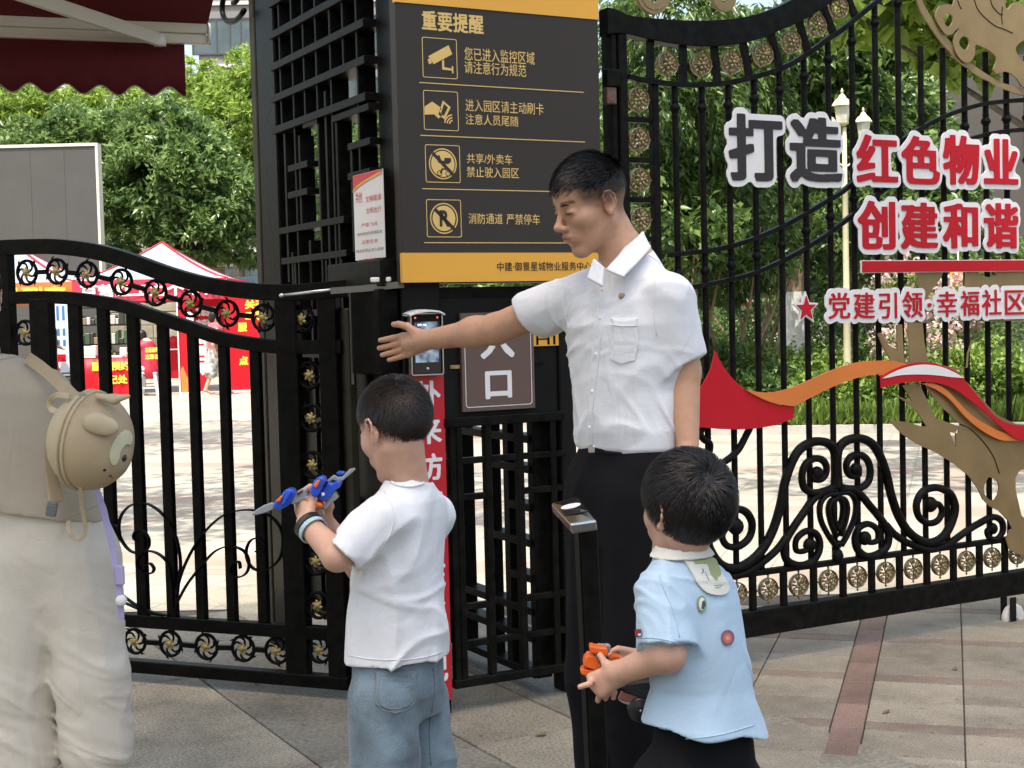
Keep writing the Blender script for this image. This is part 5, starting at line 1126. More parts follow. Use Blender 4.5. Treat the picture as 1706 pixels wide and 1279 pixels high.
MB().tube([(a0.x, -.05, a0.y), (a1.x, -.35, a1.y), (a1.x - (a0.x - a1.x) * 1.5, -.8, a1.y + (a1.y - a0.y) * 1.4)], 1, 4, flat=(.011, .022), up=(0, 0, 1), smooth=False).build('folding_arm', CREAMMET, aw, bevel=.003)
MB().lathe((a0.x, -.05, a0.y), [(.001, -.02), (.02, -.02), (.022, 0), (.02, .02), (.001, .02)], 12).build('arm_joint', WHITEP, aw)
# dark curl of ironwork by the tall post
ci = empty('iron_curl', 'dark iron curl at the very top between awning and tall lattice post', 'ornament', SP.o, SP.yaw)
c = SP.uv(388, -2, -.06)
MB().tube([(c.x + (.105 - .0125 * a) * math.cos(-a - .8) * 2.0, -.06, c.y + (.105 - .0125 * a) * math.sin(-a - .8)) for a in np.linspace(0, 7.0, 40)], .012, 8).build('curl', BLACK, ci)
MB().tube([(c.x + .19, -.06, c.y + .01), (SP.uv(430, 0).x, -.03, c.y + .04)], .012, 8).build('stay', BLACK, ci)
# ------------------------------------------------------------------ grey panelled box behind the tents
q0, q1 = at(-60, 330, 35), at(166, 330, 35); ztp = at(150, 238, 35).z
bxg = empty('panelled_box', 'large plain grey panelled box with cream edge trim rising behind the tents', 'box', (q1.x, 35, 0))
GP = mat('grey_box_panel', (.062, .060, .056), .6, var=.08, vscale=1.4); Wb = q1.x - q0.x
for k in range(4): MB().cbox(-Wb * (k + 1) / 4 + .001, -Wb * k / 4 - .064 * (k == 0) - .001, 0, .3, .0, ztp - .075, .003).build('panel', GP, bxg)
MB().box(-.06, 0, -.03, .3, 0, ztp - .002).build('corner_trim', CREAMMET, bxg); MB().box(-Wb, -.065, -.03, .3, ztp - .07, ztp).build('top_trim', CREAMMET, bxg)
# ------------------------------------------------------------------ tents
TW = mat('tent_white', (.36, .42, .47), .6, trans=.3, var=.03); TR = mat('tent_red', (.55, .03, .05), .5, trans=.3); TPINK = mat('valance_red', (.62, .045, .09), .5, trans=.25); TOR = mat('valance_orange', (.72, .2, .05), .5, trans=.2); YEL = mat('yellow_print', (.85, .62, .06), .5)
def tent(cx, Y, label, val_m, text, tm, rz=0.06):
    t = empty('market_tent', label, 'tent', (cx, Y, 0), rz); w = 1.5; ze, zp = 2.27, 3.08
    cs = [(-w, -w), (w, -w), (w, w), (-w, w)]
    V = []; Fs = []; N_ = 8; M_ = 7
    for s in range(4):
        a, b = Vector((*cs[s], 0)), Vector((*cs[(s + 1) % 4], 0)); base = len(V)
        for j in range(M_ + 1):
            f = 1 - j / M_; z = ze + (zp - ze) * (j / M_) ** 1.35
            for i in range(N_ + 1): p = a.lerp(b, i / N_) * f; V.append((p.x, p.y, z))
        for j in range(M_):
            for i in range(N_): k = base + j * (N_ + 1) + i; Fs.append((k, k + 1, k + N_ + 2, k + N_ + 1))
    mesh_np('roof_cloth', V, Fs, TW, t, True)
    for s in range(4):
        a = Vector((*cs[s], 0)); pts = [(a.x * (1 - j / M_) * 1.003, a.y * (1 - j / M_) * 1.003, ze + .004 + (zp - ze) * (j / M_) ** 1.35) for j in range(M_ + 1)]
        MB().tube(pts, 1, 4, flat=(.03, .008), up=(0, 0, 1), smooth=False).build('corner_band', TR, t)
        b = Vector((*cs[(s + 1) % 4], 0)); d = (b - a).normalized(); nrm = Vector((d.y, -d.x, 0))
        mb = MB(); V2 = []; n2 = 24
        for i in range(n2 + 1):
            p = a.lerp(b, i / n2) + nrm * .012; wv = nrm * (.012 * math.sin(i * 1.3)); V2 += [tuple(p + Vector((0, 0, ze))), tuple(p + wv + Vector((0, 0, ze - .42)))]
        mesh_np('valance', V2, [(i * 2, i * 2 + 2, i * 2 + 3, i * 2 + 1) for i in range(n2)], val_m, t, True)
        MB().tube([(a.x * .985, a.y * .985, 0), (a.x * .985, a.y * .985, ze)], .022, 6).build('leg', WHITEP, t)
    flat_text('lettering', text, tm, t, -1.35, 1.35, ze - .34, ze - .08, -w - .04, .05)
    return t
tent(at(243, 500, 28.5).x, 28.5 + 1.5, 'white peaked market tent with red corner bands and a red valance with white characters', TPINK, '百营红工力个方礼', WHITEP)
tent(at(-10, 500, 28.7).x, 28.7 + 1.5, 'white market tent with an orange valance at the edge of the photo', TOR, '服务惠民到家', YEL)
kk = 28 / F_PX
def on_floor(px, Y): q = at(px, 640, Y); return q.x
# stone wall and dark shop goods behind the tents
sw = empty('stone_wall', 'beige stone block wall behind the tents', 'wall', (on_floor(235, 37), 37, 0)); SW = mat('beige_stone', (.33, .29, .215), .85, var=.2, vscale=3, bump=.3, bscale=12)
bw0 = None
for r in range(7):
    for c in range(11):
        x = -3.6 + c * .72 + (r % 2) * .36
        if bw0 is None: bw0 = MB().cbox(.006, .714, 0, .3, .006, .33, .01).build('stone_block', SW, sw); o = bw0
        else: o = bw0.copy(); COL.objects.link(o); o.parent = sw
        o.location = (x, random.uniform(0, .03), r * .34)
MB().box(-3.6, 4.6, .03, .28, 0, 2.37).build('mortar_core', BED, sw)
sh = empty('goods_rack', 'dark rack crowded with small goods behind the registration table', 'rack', (on_floor(176, 33), 33, 0)); rnd = random.Random(4)
for z in (.5, .95, 1.4, 1.8): MB().box(-.75, .75, 0, .45, z - .02, z).build('shelf_board', DARKBOX, sh)
for x in (-.75, .72): MB().box(x, x + .03, 0, .45, 0, 1.95).build('upright', DARKBOX, sh)
GM = [mat('goods_dark', (.04, .04, .035), .5), mat('goods_white', (.5, .5, .48), .5), mat('goods_green', (.05, .1, .05), .5), mat('goods_tan', (.25, .18, .1), .6)]
for z in (.5, .95, 1.4):
    x = -.7
    while x < .62:
        w = rnd.uniform(.06, .18); MB().cbox(x, x + w - .01, .02, .3, z + .001, z + rnd.uniform(.12, .33), .01).build('packet', rnd.choice(GM), sh); x += w
# registration table
tb = empty('registration_table', 'table under a red cloth with yellow characters for booking and registration', 'table', (on_floor(178, 28), 28, 0))
tw_ = 42 * kk * 1.0
MB().box(-tw_, tw_, 0, .6, .70, .73).build('table_top', WHITEP, tb)
for x in (-tw_ + .03, tw_ - .05):
    for y in (.04, .54): MB().box(x, x + .02, y, y + .02, 0, .70).build('leg', SILVER, tb)
tcl = empty('tablecloth', 'red table cloth printed with yellow characters on the registration table', 'tablecloth', (on_floor(178, 28), 28, 0))
V2 = []; n2 = 30
for i in range(n2 + 1): x = -tw_ - .02 + (2 * tw_ + .04) * i / n2; w = .012 * math.sin(i * 1.1); V2 += [(x, .6, .735), (x, -.012, .735), (x, -.02 + w, .38), (x, -.022 + w * 1.6, .03)]
mesh_np('cloth', V2, [(i * 4 + k, i * 4 + 4 + k, i * 4 + 5 + k, i * 4 + 1 + k) for i in range(n2) for k in range(3)], REDP, tcl, True)
flat_text('lettering', '服务预约', YEL, tcl, -tw_ * .55, tw_ * .95, .5, .68, -.045, .05); flat_text('lettering', '登记处', YEL, tcl, -tw_ * .3, tw_ * .85, .24, .42, -.045, .05)
def tbox(px, w, h, m, lab, nm='carton', y=.2, z=.74): o = empty(nm, lab, 'box', (on_floor(px, 28.2), 28 + y, z)); MB().cbox(-w / 2, w / 2, 0, .2, 0, h, .008).build('body', m, o); MB().box(-w / 2 + .01, w / 2 - .01, -.003, .0, h * .3, h * .8).build('print', WHITEP if m != WHITEP else CREAMMET, o)
tbox(146, .2, .24, WHITEP, 'white square carton with a pale label on the registration table'); tbox(158, .08, .25, WHITEP, 'narrow white upright carton beside the square one'); tbox(148, .42, .07, GM[3], 'flat brown cardboard tray at the front of the registration table', 'tray', .02)
tbox(196, .3, .05, WHITEP, 'flat white paper stack on the registration table', 'paper_stack', .05); tbox(205, .14, .2, GM[1], 'pale tissue box at the end of the registration table', 'tissue_box', .3)
# blue and white standing board
ib = empty('information_board', 'blue and white standing information board left of the registration table', 'board', (on_floor(105, 28), 28, 0))
MB().cbox(-14 * kk, 14 * kk, 0, .03, .42, 1.86, .005).build('panel', mat('pale_blue_print', (.55, .64, .74), .4), ib); BL = mat('blue_print', (.05, .16, .36), .5)
for z, h in ((1.5, .28), (1.2, .14), (1.0, .12)):
    for x in (-.05, .06): MB().box(x - .025, x + .025, -.003, -.001, z, z + h).build('printed_block', BL, ib)
MB().box(-.1, .08, -.003, -.001, .7, .84).build('printed_block', REDP, ib)
for x in (-13 * kk, 12 * kk): MB().box(x, x + .02, 0, .04, 0, .42).build('leg', WHITEP, ib)
# poster booth, red screens
pb_ = empty('poster_booth', 'white framed poster booth with red and white prints beside the walking woman', 'booth', (on_floor(322, 28), 28, 0))
MB().box(-23 * kk, -21 * kk, -.03, .03, 0, 1.9).build('frame_post', WHITEP, pb_); MB().box(-21 * kk, 26 * kk, -.03, .03, 0, .05).build('frame_foot', WHITEP, pb_)
MB().box(-21 * kk, -8 * kk, 0, .02, .05, 1.9).build('red_panel', REDP, pb_); MB().box(-7.6 * kk, 4 * kk, 0, .02, .05, 1.6).build('white_panel', WHITEP, pb_); MB().box(4.4 * kk, 24 * kk, 0, .02, .05, 1.25).build('white_panel', mat('pinkish_print', (.7, .58, .6), .5, var=.15, vscale=9), pb_)
MB().prism([(-20 * kk, .06), (-12 * kk, .06), (-4 * kk, .1), (-3 * kk, .3), (-10 * kk, .35), (-16 * kk, .55), (-20 * kk, .5)], -.006, -.001).build('printed_shape', ORANGEP, pb_)
MB().prism([(6 * kk, .06), (24 * kk, .06), (24 * kk, .42), (16 * kk, .36), (10 * kk, .46), (6 * kk, .4)], -.006, -.001).build('printed_shape', REDP, pb_)
for z in (.62, .72, .95): MB().box(6 * kk, 20 * kk, -.005, -.001, z, z + .03).build('printed_line', REDP, pb_)
bd = empty('red_backdrop', 'tall red backdrop with yellow characters beside the grey post', 'backdrop board', (on_floor(418, 28.4), 28.4, 0))
MB().box(-42 * kk, 42 * kk, 0, .04, .04, 1.98).build('panel', REDP, bd); MB().box(-43 * kk, 43 * kk, -.05, .09, 0, .04).build('foot', WHITEP, bd)
for s, x, z, h in (('关改', 20, 1.72, 9), ('工程', 20, 1.5, 9), ('服', -3, 1.28, 8), ('务', -3, .98, 8), ('点', -3, .62, 8)): flat_text('lettering', s, YEL, bd, (x - h * len(s)) * kk - 8 * kk, (x + h * len(s)) * kk - 8 * kk, z - .09, z + .09, -.003, .06)
bd2 = empty('red_backdrop', 'upper red and white screen with small white characters behind the poster booth', 'backdrop board', (on_floor(345, 29.5), 29.5, 0))
MB().box(-46 * kk, 40 * kk, 0, .04, 1.1, 1.95).build('panel', REDP, bd2); flat_text('lettering', '为您服务', WHITEP, bd2, -16 * kk, 22 * kk, 1.52, 1.72, -.004, .06); flat_text('lettering', '欢迎咨询', WHITEP, bd2, -16 * kk, 22 * kk, 1.28, 1.46, -.004, .06)
for x in (-46 * kk, 39 * kk): MB().box(x, x + .03, .0, .04, 0, 1.1).build('leg', WHITEP, bd2)
rt = empty('red_counter', 'small red cloth covered counter with goods behind the seated helper', 'counter', (on_floor(290, 29), 29, 0)); MB().cbox(-.18, .3, 0, .4, .28, .85, .01).build('cloth_front', REDP, rt); MB().box(-.2, .32, -.02, .42, .85, .88).build('top', WHITEP, rt); MB().ball((0, .1, 1.0), .14, 8, 6).build('red_bag', REDP, rt); MB().box(-.16, -.14, 0, .02, 0, .28).build('leg', SILVER, rt)
ks = empty('kiosk', 'small white kiosk with a blue grey fascia between tents and the grey post', 'kiosk', (on_floor(425, 44), 44, 0)); 
MB().box(-1.0, 1.4, 0, 1.5, 0, 2.35).build('wall', PALEW, ks); MB().box(-1.2, 1.6, -.3, 1.7, 2.35, 2.75).build('fascia', mat('blue_grey_fascia', (.08, .12, .17), .5), ks); MB().box(-.6, 1.0, -.03, -.002, 1.4, 2.1).build('window', WGLASS, ks)
cp = empty('stone_gate_post', 'tall pale stone post rising beside the kiosk behind the tent roof', 'post', (on_floor(366, 42), 42, 0)); MB().cbox(-.28, .28, 0, .5, 0, 3.0, .02).build('shaft', SW, cp); MB().cbox(-.34, .34, -.06, .56, 3.0, 3.15, .02).build('cap', PALEW, cp)
# slatted crates under the information board
cr_ = empty('folding_stool', 'dark slatted folding stool under the information board', 'stool', (on_floor(112, 27.7), 27.7, 0))
for k in range(6): MB().box(-.13, .13, 0, .02, .12 + k * .07, .145 + k * .07).build('slat', DARKBOX, cr_)
for x in (-.15, .13): MB().box(x, x + .02, 0, .03, 0, .58).build('leg', SILVER, cr_)
# trees outside the frame whose crowns dapple the plaza
for x, y, sd_, lab in ((-6.0, 8.0, 51, 'street tree outside the left edge that dapples the plaza'), (6.2, 9.0, 52, 'street tree outside the right edge that dapples the plaza'), (-7.5, 14.5, 53, 'second street tree outside the left edge, farther in'), (9.5, 13.0, 54, 'second street tree outside the right edge, farther in')):
    sg = 1 if x < 0 else -1
    tree('plaza_tree', lab, 'tree', x, y, [(sg * 3.2, .5, 7, 1.5, 1.4, .8), (sg * 1.5, -.6, 7.4, 1.6, 1.5, .9), (sg * 4.8, -.2, 7.8, 1.3, 1.2, .7), (0, 0, 8, 1.8, 1.8, 1.2), (sg * 2.2, 1.8, 7.8, 1.4, 1.3, .8), (sg * 4.0, 1.9, 7.4, 1.1, 1.0, .6)], 7000, .17, CAMPH, ((0, 0), 5.8, .16), sd_, group='street trees round the plaza', limbs=6, sub=30)
# ------------------------------------------------------------------ bodies and clothes as continuous smooth surfaces
def A3(v): return np.array(v, np.float32)
class Cap:
    def __init__(s, a, b, ra, rb=None): s.a, s.b, s.ra, s.rb = A3(a), A3(b), ra, ra if rb is None else rb
    def __call__(s, P):
        ba = s.b - s.a; pa = P - s.a; h = np.clip(pa @ ba / max(1e-9, float(ba @ ba)), 0, 1)
        return np.linalg.norm(pa - h[:, None] * ba, axis=1) - (s.ra + (s.rb - s.ra) * h)
class Ell:
    def __init__(s, c, r, rot=None): s.c, s.r, s.m = A3(c), A3(r), (np.array(rot, np.float32) if rot is not None else None)
    def __call__(s, P):
        p = P - s.c
        if s.m is not None: p = p @ s.m
        k0 = np.linalg.norm(p / s.r, axis=1); k1 = np.linalg.norm(p / (s.r * s.r), axis=1) + 1e-9
        return k0 * (k0 - 1) / k1
class Tri:
    def __init__(s, a, b, c, t): s.a, s.b, s.c, s.t = A3(a), A3(b), A3(c), t
    def __call__(s, P):
        a, b, c = s.a, s.b, s.c; ba, cb, ac = b - a, c - b, a - c; n = np.cross(ba, ac)
        pa, pb, pc = P - a, P - b, P - c
        ins = (np.sign(pa @ np.cross(ba, n)) + np.sign(pb @ np.cross(cb, n)) + np.sign(pc @ np.cross(ac, n))) < 2
        def ed(e, p): return ((e * np.clip(p @ e / float(e @ e), 0, 1)[:, None] - p) ** 2).sum(1)
        d2 = np.where(ins, np.minimum(np.minimum(ed(ba, pa), ed(cb, pb)), ed(ac, pc)), (pa @ n) ** 2 / float(n @ n))
        return np.sqrt(d2) - s.t
class Loft:
    """stations (z, cx, cy, rx, ry, turn) of an upright elliptic body; cx, cy in world metres, rx along the heading"""
    def __init__(s, st, cap=True): s.st = np.array(sorted(st), np.float32); s.cap = cap
    def __call__(s, P):
        z = P[:, 2]; S = s.st; v = [np.interp(z, S[:, 0], S[:, k]) for k in range(1, 6)]
        x, y = P[:, 0] - v[0], P[:, 1] - v[1]; c, sn = np.cos(v[4]), np.sin(v[4])
        u, w = x * c + y * sn, -x * sn + y * c
        q = np.sqrt((u / v[2]) ** 2 + (w / v[3]) ** 2); d = (q - 1) * np.minimum(v[2], v[3]) * (.75 + .25 * np.clip(q, 0, 2))
        dz = np.maximum(S[0, 0] - z, z - S[-1, 0])
        return np.where(dz > 0, np.sqrt(np.maximum(d, 0) ** 2 + dz ** 2), np.maximum(d, dz))
class Half:
    def __init__(s, p, n): s.p = A3(p); n = A3(n); s.n = n / np.linalg.norm(n)
    def __call__(s, P): return (P - s.p) @ s.n
class Off:
    """the covered part of a body, swollen: keeps cloth outside skin"""
    def __init__(s, prims, t, k=.03): s.ps, s.t, s.k = prims, t, k
    def __call__(s, P):
        d = s.ps[0](P)
        for p in s.ps[1:]: d = smin(d, p(P), s.k)
        return d - s.t
def crease(P, f, seed, warp=.9, w=3.0):
    q = P * A3(f); n = vnoise(q + vnoise(q * .6 + seed)[:, None] * warp + seed); return np.clip(1 - np.abs(n) * w, 0, 1) ** 1.3
def smin(a, b, k):
    if k <= 0: return np.minimum(a, b)
    h = np.clip(.5 + .5 * (b - a) / k, 0, 1); return b + (a - b) * h - k * h * (1 - h)
def smax(a, b, k): return -smin(-a, -b, k)
_nz = np.random.RandomState(99).rand(32, 32, 32).astype(np.float32)
def vnoise(P):
    i = np.floor(P).astype(np.int32); f = (P - i).astype(np.float32); f = f * f * (3 - 2 * f)
    i0 = i & 31; i1 = (i0 + 1) & 31
    x0, y0, z0 = i0.T; x1, y1, z1 = i1.T; fx, fy, fz = f.T
    a = _nz[x0, y0, z0] * (1 - fx) + _nz[x1, y0, z0] * fx; b = _nz[x0, y1, z0] * (1 - fx) + _nz[x1, y1, z0] * fx
    c = _nz[x0, y0, z1] * (1 - fx) + _nz[x1, y0, z1] * fx; d = _nz[x0, y1, z1] * (1 - fx) + _nz[x1, y1, z1] * fx
    return ((a * (1 - fy) + b * fy) * (1 - fz) + (c * (1 - fy) + d * fy) * fz) * 2 - 1
class Shape:
    def __init__(s): s.ops = []; s.disp = []; s.M = None
    def u(s, prim, k=0.0): s.ops.append(('u', k, prim)); return s
    def sub(s, prim, k=0.0): s.ops.append(('s', k, prim)); return s
    def inter(s, prim, k=0.0): s.ops.append(('i', k, prim)); return s
    def ev(s, P, use=None):
        d = np.full(len(P), 1.0, np.float32)
        for i, (o, k, pr) in enumerate(s.ops):
            if use is not None and not use[i]: continue
            v = pr(P); d = smin(d, v, k) if o == 'u' else (smax(d, -v, k) if o == 's' else smax(d, v, k))
        for f in s.disp: d = d + f(P)
        return d
def net(shape, lo, hi, h):
    lo = A3(lo); hi = A3(hi); B = 16; nb = np.ceil((hi - lo) / h / B).astype(int) + 1; N = nb * B
    bi = np.stack(np.meshgrid(*[np.arange(n) for n in nb], indexing='ij'), -1).reshape(-1, 3)
    cen = lo + (bi * B + B / 2 - .5) * h; rad = B * h * .87
    PD = np.stack([pr(cen.astype(np.float32)) for _, _, pr in s_ops(shape)], 0)
    d = np.full(len(cen), 1.0, np.float32)
    for i, (o, k, _) in enumerate(shape.ops):
        v = PD[i]; d = smin(d, v, k) if o == 'u' else (smax(d, -v, k) if o == 's' else smax(d, v, k))
    act = np.abs(d) < rad * 1.25 + .02
    D = np.repeat(np.repeat(np.repeat(np.where(d < 0, -1, 1).astype(np.float32).reshape(nb), B, 0), B, 1), B, 2)
    off = np.stack(np.meshgrid(*[np.arange(B)] * 3, indexing='ij'), -1).reshape(-1, 3)
    for k in np.nonzero(act)[0]:
        use = [(o == 'i') or (PD[i, k] < rad + .05) for i, (o, _, _) in enumerate(shape.ops)]
        P = (lo + (bi[k] * B + off) * h).astype(np.float32)
        x, y, z = bi[k] * B; D[x:x + B, y:y + B, z:z + B] = shape.ev(P, use).reshape(B, B, B)
    I = D < 0
    cnt = np.zeros(np.array(I.shape) - 1, np.int8)
    for a in (0, 1):
        for b in (0, 1):
            for c in (0, 1): cnt += I[a:I.shape[0] - 1 + a, b:I.shape[1] - 1 + b, c:I.shape[2] - 1 + c]
    cells = np.argwhere((cnt > 0) & (cnt < 8)); idx = np.full(cnt.shape, -1, np.int32); idx[tuple(cells.T)] = np.arange(len(cells))
    acc = np.zeros((len(cells), 3), np.float32); w = np.zeros(len(cells), np.float32)
    cr = [(a, b, c) for a in (0, 1) for b in (0, 1) for c in (0, 1)]
    for p in cr:
        for ax in range(3):
            if p[ax]: continue
            q = list(p); q[ax] = 1
            v0 = D[tuple((cells + p).T)]; v1 = D[tuple((cells + q).T)]; m = (v0 < 0) != (v1 < 0)
            t = np.where(m, v0 / np.where(np.abs(v0 - v1) < 1e-9, 1, v0 - v1), 0)
            pt = np.array(p, np.float32)[None].repeat(len(cells), 0); pt[:, ax] = t
            acc += pt * m[:, None]; w += m
    V = lo + (cells + acc / w[:, None]) * h
    Fq = []
    for ax in range(3):
        o1, o2 = (ax + 1) % 3, (ax + 2) % 3
        s0 = [slice(1, -1)] * 3; s0[ax] = slice(0, -1); s1 = list(s0); s1[ax] = slice(1, None)
        a, b = I[tuple(s0)], I[tuple(s1)]
        for sg in (0, 1):
            e = np.argwhere(a & ~b if sg == 0 else ~a & b)
            if not len(e): continue
            e = e + 1; e[:, ax] -= 1
            def cell(d1, d2): c = e.copy(); c[:, o1] -= d1; c[:, o2] -= d2; return idx[tuple(c.T)]
            q = np.stack([cell(1, 1), cell(0, 1), cell(0, 0), cell(1, 0)], 1)
            Fq.append(q if sg == 0 else q[:, ::-1])
    Fq = np.concatenate(Fq); Fq = Fq[(Fq >= 0).all(1)]
    return V, Fq
def s_ops(shape): return shape.ops
def relax(V, Fq, n=2, lam=.5):
    E = np.concatenate([Fq[:, [0, 1]], Fq[:, [1, 2]], Fq[:, [2, 3]], Fq[:, [3, 0]]]); E = np.concatenate([E, E[:, ::-1]]); m = len(V)
    deg = np.bincount(E[:, 0], minlength=m).astype(np.float32); deg[deg == 0] = 1
    for it in range(n):
        for l in (lam, -lam * 1.04):
            S = np.stack([np.bincount(E[:, 0], weights=V[E[:, 1], k], minlength=m) for k in range(3)], 1) / deg[:, None]
            V = V + (S - V) * l
    return V
def sdf_object(name, shape, lo, hi, h, m, parent=None, sm_=2, color=None):
    V, Fq = net(shape, lo, hi, h); V = relax(V, Fq, sm_)
    if parent is not None: V = V - np.array(parent.matrix_basis.translation)
    o = mesh_np(name, V, Fq, m, parent, True)
    if color is not None:
        c = color(V + (np.array(parent.matrix_basis.translation) if parent is not None else 0)); c = np.concatenate([c, np.ones((len(c), 1))], 1).astype(np.float32)
        at = o.data.color_attributes.new('tint', 'FLOAT_COLOR', 'POINT'); at.data.foreach_set('color', c.ravel())
    return o
class Frame:
    def __init__(s, o, fwd, pitch=0.0, roll=0.0, sc=1.0):
        f = Vector(fwd).normalized(); l = Vector((0, 0, 1)).cross(f).normalized()
        m = Matrix((f, l, Vector((0, 0, 1)))).transposed()
        s.R = np.array(m @ Matrix.Rotation(pitch, 3, 'Y') @ Matrix.Rotation(roll, 3, 'X'), np.float32); s.o = A3(o); s.s = sc
    def p(s, x, y, z): return s.o + s.R @ (A3((x, y, z)) * s.s)
    def r(s, *r): return [v * s.s for v in r]
    def inv(s, P): return (P - s.o) @ s.R / s.s
    def v(s, x, y, z): return s.R @ A3((x, y, z))
def add_head(S, T, child=False, neck_to=None, neck_r=.056):
    s = T.s; e = lambda c, r, k, op='u': getattr(S, op)(Ell(T.p(*c), T.r(*r), T.R), k * s)
    c_ = lambda a, b, ra, rb, k, op='u': getattr(S, op)(Cap(T.p(*a), T.p(*b), ra * s, rb * s), k * s)
    e((-.012, 0, .034), (.094, .073, .086), 0)
    e((.022, 0, -.034), (.066, .054, .082), .03)
    for y in (1, -1):
        c_((-.008, y * .042, -.050), (.058, y * .011, -.102), .020, .015, .026)
        e((.052, y * .040, -.022), (.026, .022, .022 if not child else .03), .022)
    e((.068, 0, -.104), (.017, .016, .014), .02)
    e((.046, 0, .045), (.046, .056, .052), .02)
    c_((.083, -.028, .021), (.083, .028, .021), .0075, .0075, .014)
    for y in (1, -1):
        e((.1, y * .032, .004), (.017, .016, .011), .012, 'sub'); e((.0775, y * .031, .002), (.0115, .0150, .0095), .006)
        c_((.0915, y * .020, -.0005), (.0885, y * .042, .000), .0013, .0010, .0015, 'sub')
    c_((.087, 0, .010), (.109, 0, -.027), .0068, .0088, .012); e((.110, 0, -.030), (.0115, .0115, .0095), .008)
    for y in (1, -1): e((.099, y * .0125, -.035), (.010, .0075, .0075), .006); e((.105, y * .006, -.0415), (.004, .0032, .003), .003, 'sub')
    e((.079, 0, -.062), (.020, .028, .022), .016)
    c_((.0945, -.018, -.0595), (.0985, 0, -.0565), .0030, .0042, .005); c_((.0985, 0, -.0565), (.0945, .018, -.0595), .0042, .0030, .005)
    c_((.0935, -.013, -.0675), (.0935, .013, -.0675), .0046, .0046, .006)
    c_((.1025, -.021, -.0628), (.1025, .021, -.0628), .0034, .0034, .002, 'sub')
    e((.1, 0, -.081), (.009, .018, .006), .008, 'sub')
    for y in (1, -1):
        e((-.010, y * .0750, -.004), (.017, .0075, .030), .006); e((-.008, y * .079, -.0275), (.008, .0055, .009), .006)
        rim = [(.004, .080, .004), (.006, .081, .018), (-.002, .084, .0275), (-.014, .087, .0265), (-.023, .089, .014), (-.0225, .089, -.002), (-.015, .085, -.018), (-.008, .081, -.028)]
        for a_, b_ in zip(rim, rim[1:]): c_((a_[0], y * a_[1], a_[2]), (b_[0], y * b_[1], b_[2]), .0036, .0036, .0025)
        e((-.006, y * .088, -.002), (.0095, .010, .016), .0025, 'sub')
    if neck_to is not None: S.u(Cap(T.p(-.028, 0, -.045), neck_to, neck_r * s, neck_r * s * 1.04), .02 * s)
def head_tint(T, P, C, stub=True, lips=(1, .72, .66), man=False):
    q = T.inv(P); x, y, z = q.T; near = (np.linalg.norm(q, axis=1) < .16) & (z > -.125)
    def soft(v, w): return np.clip(v / w + .5, 0, 1)
    def mixc(f, c): f = (f * near)[:, None]; C[:] = C * (1 - f) + C * np.array(c) * f
    f = soft(.0075 - np.sqrt(((x - .102) / 1.5) ** 2 + (np.maximum(np.abs(y) - .017, 0)) ** 2 + ((z + .0625) * 1.0) ** 2), .004); mixc(f * .9, lips)
    arch = .0245 + .004 * np.cos(np.abs(y) * 60 - 1.8); f = soft(.0046 - np.abs(z - arch), .003) * soft(.017 - np.abs(np.abs(y) - .032), .006) * (x > .06); mixc(f * .85, (.16, .13, .12))
    ear = soft(.013 - np.sqrt((x + .005) ** 2 + ((z - .002) * .72) ** 2), .008) * soft(.0825 - np.abs(y), .004) * (np.abs(y) > .071); mixc(ear * .55, (.42, .27, .22))  # shade of the ear hollow painted into the skin tint
    f = soft(.0018 - np.abs(z + .000), .0016) * soft(.013 - np.abs(np.abs(y) - .031), .003) * (x > .08); mixc(f * .9, (.12, .1, .1))
    mixc(soft(-(x - .085), .02) * 0, (1, 1, 1))
    if man:
        side = soft(z - (.006 + .35 * np.clip(x - .03, 0, 1)), .03) * soft(.066 - x + .35 * (z - .05), .02); mixc(side * .82, (.16, .14, .13))
        back = soft(z + .045, .035) * soft(-.035 - x, .03); mixc(back * .75, (.2, .17, .16))
        mixc(soft(.03 - np.sqrt((x - .09) ** 2 + (z + .07) ** 2 + y ** 2 * .5), .02) * .18, (.6, .62, .66))
    return C
def add_hand(S, w, d, n, side, sc=1.0, curls=((10, 12, 8),) * 4, spread=(.10, .03, -.03, -.10), thumb=None, k=.004):
    """w wrist, d towards the fingers, n out of the back of the hand, side +1 / -1 picks the thumb side (n x d)"""
    d = Vector(d).normalized(); n = Vector(n); n = (n - d * n.dot(d)).normalized(); t = n.cross(d) * side; w = Vector(w)
    pt = lambda x, y, z: w + (d * x + t * y + n * z) * sc
    ys = (.028, .0095, -.0095, -.027); kx = (.090, .093, .088, .080); ln = ((.040, .024, .019), (.044, .028, .020), (.041, .026, .019), (.032, .020, .017)); rr = (.0096, .0099, .0095, .0086)
    for i in range(4):
        S.u(Cap(pt(.004, ys[i] * .62, 0), pt(kx[i], ys[i], .001), .0135 * sc, .0105 * sc), .012 * sc)
    S.u(Cap(pt(.02, 0, -.006), pt(.07, 0, -.005), .02 * sc, .015 * sc), .015 * sc)
    tips = []
    for i in range(4):
        p = pt(kx[i], ys[i], .001); a = 0.0; r = rr[i] * sc
        for j in range(3):
            a += R(curls[i][j]); q = p + (d * math.cos(a) - n * math.sin(a) + t * spread[i] * math.cos(a)).normalized() * ln[i][j] * sc
            S.u(Cap(p, q, r, r * .92), k * sc); p = q; r *= .92
        tips.append(p)
    th = thumb or ((.022, .026, -.006), (.046, .050, -.012), (.072, .058, -.014), (.094, .060, -.012))
    for j in range(3): S.u(Cap(pt(*th[j]), pt(*th[j + 1]), (.0135, .0105, .0095)[j] * sc, (.0105, .0095, .0078)[j] * sc), (.014, .005, .003)[j] * sc)
    return tips
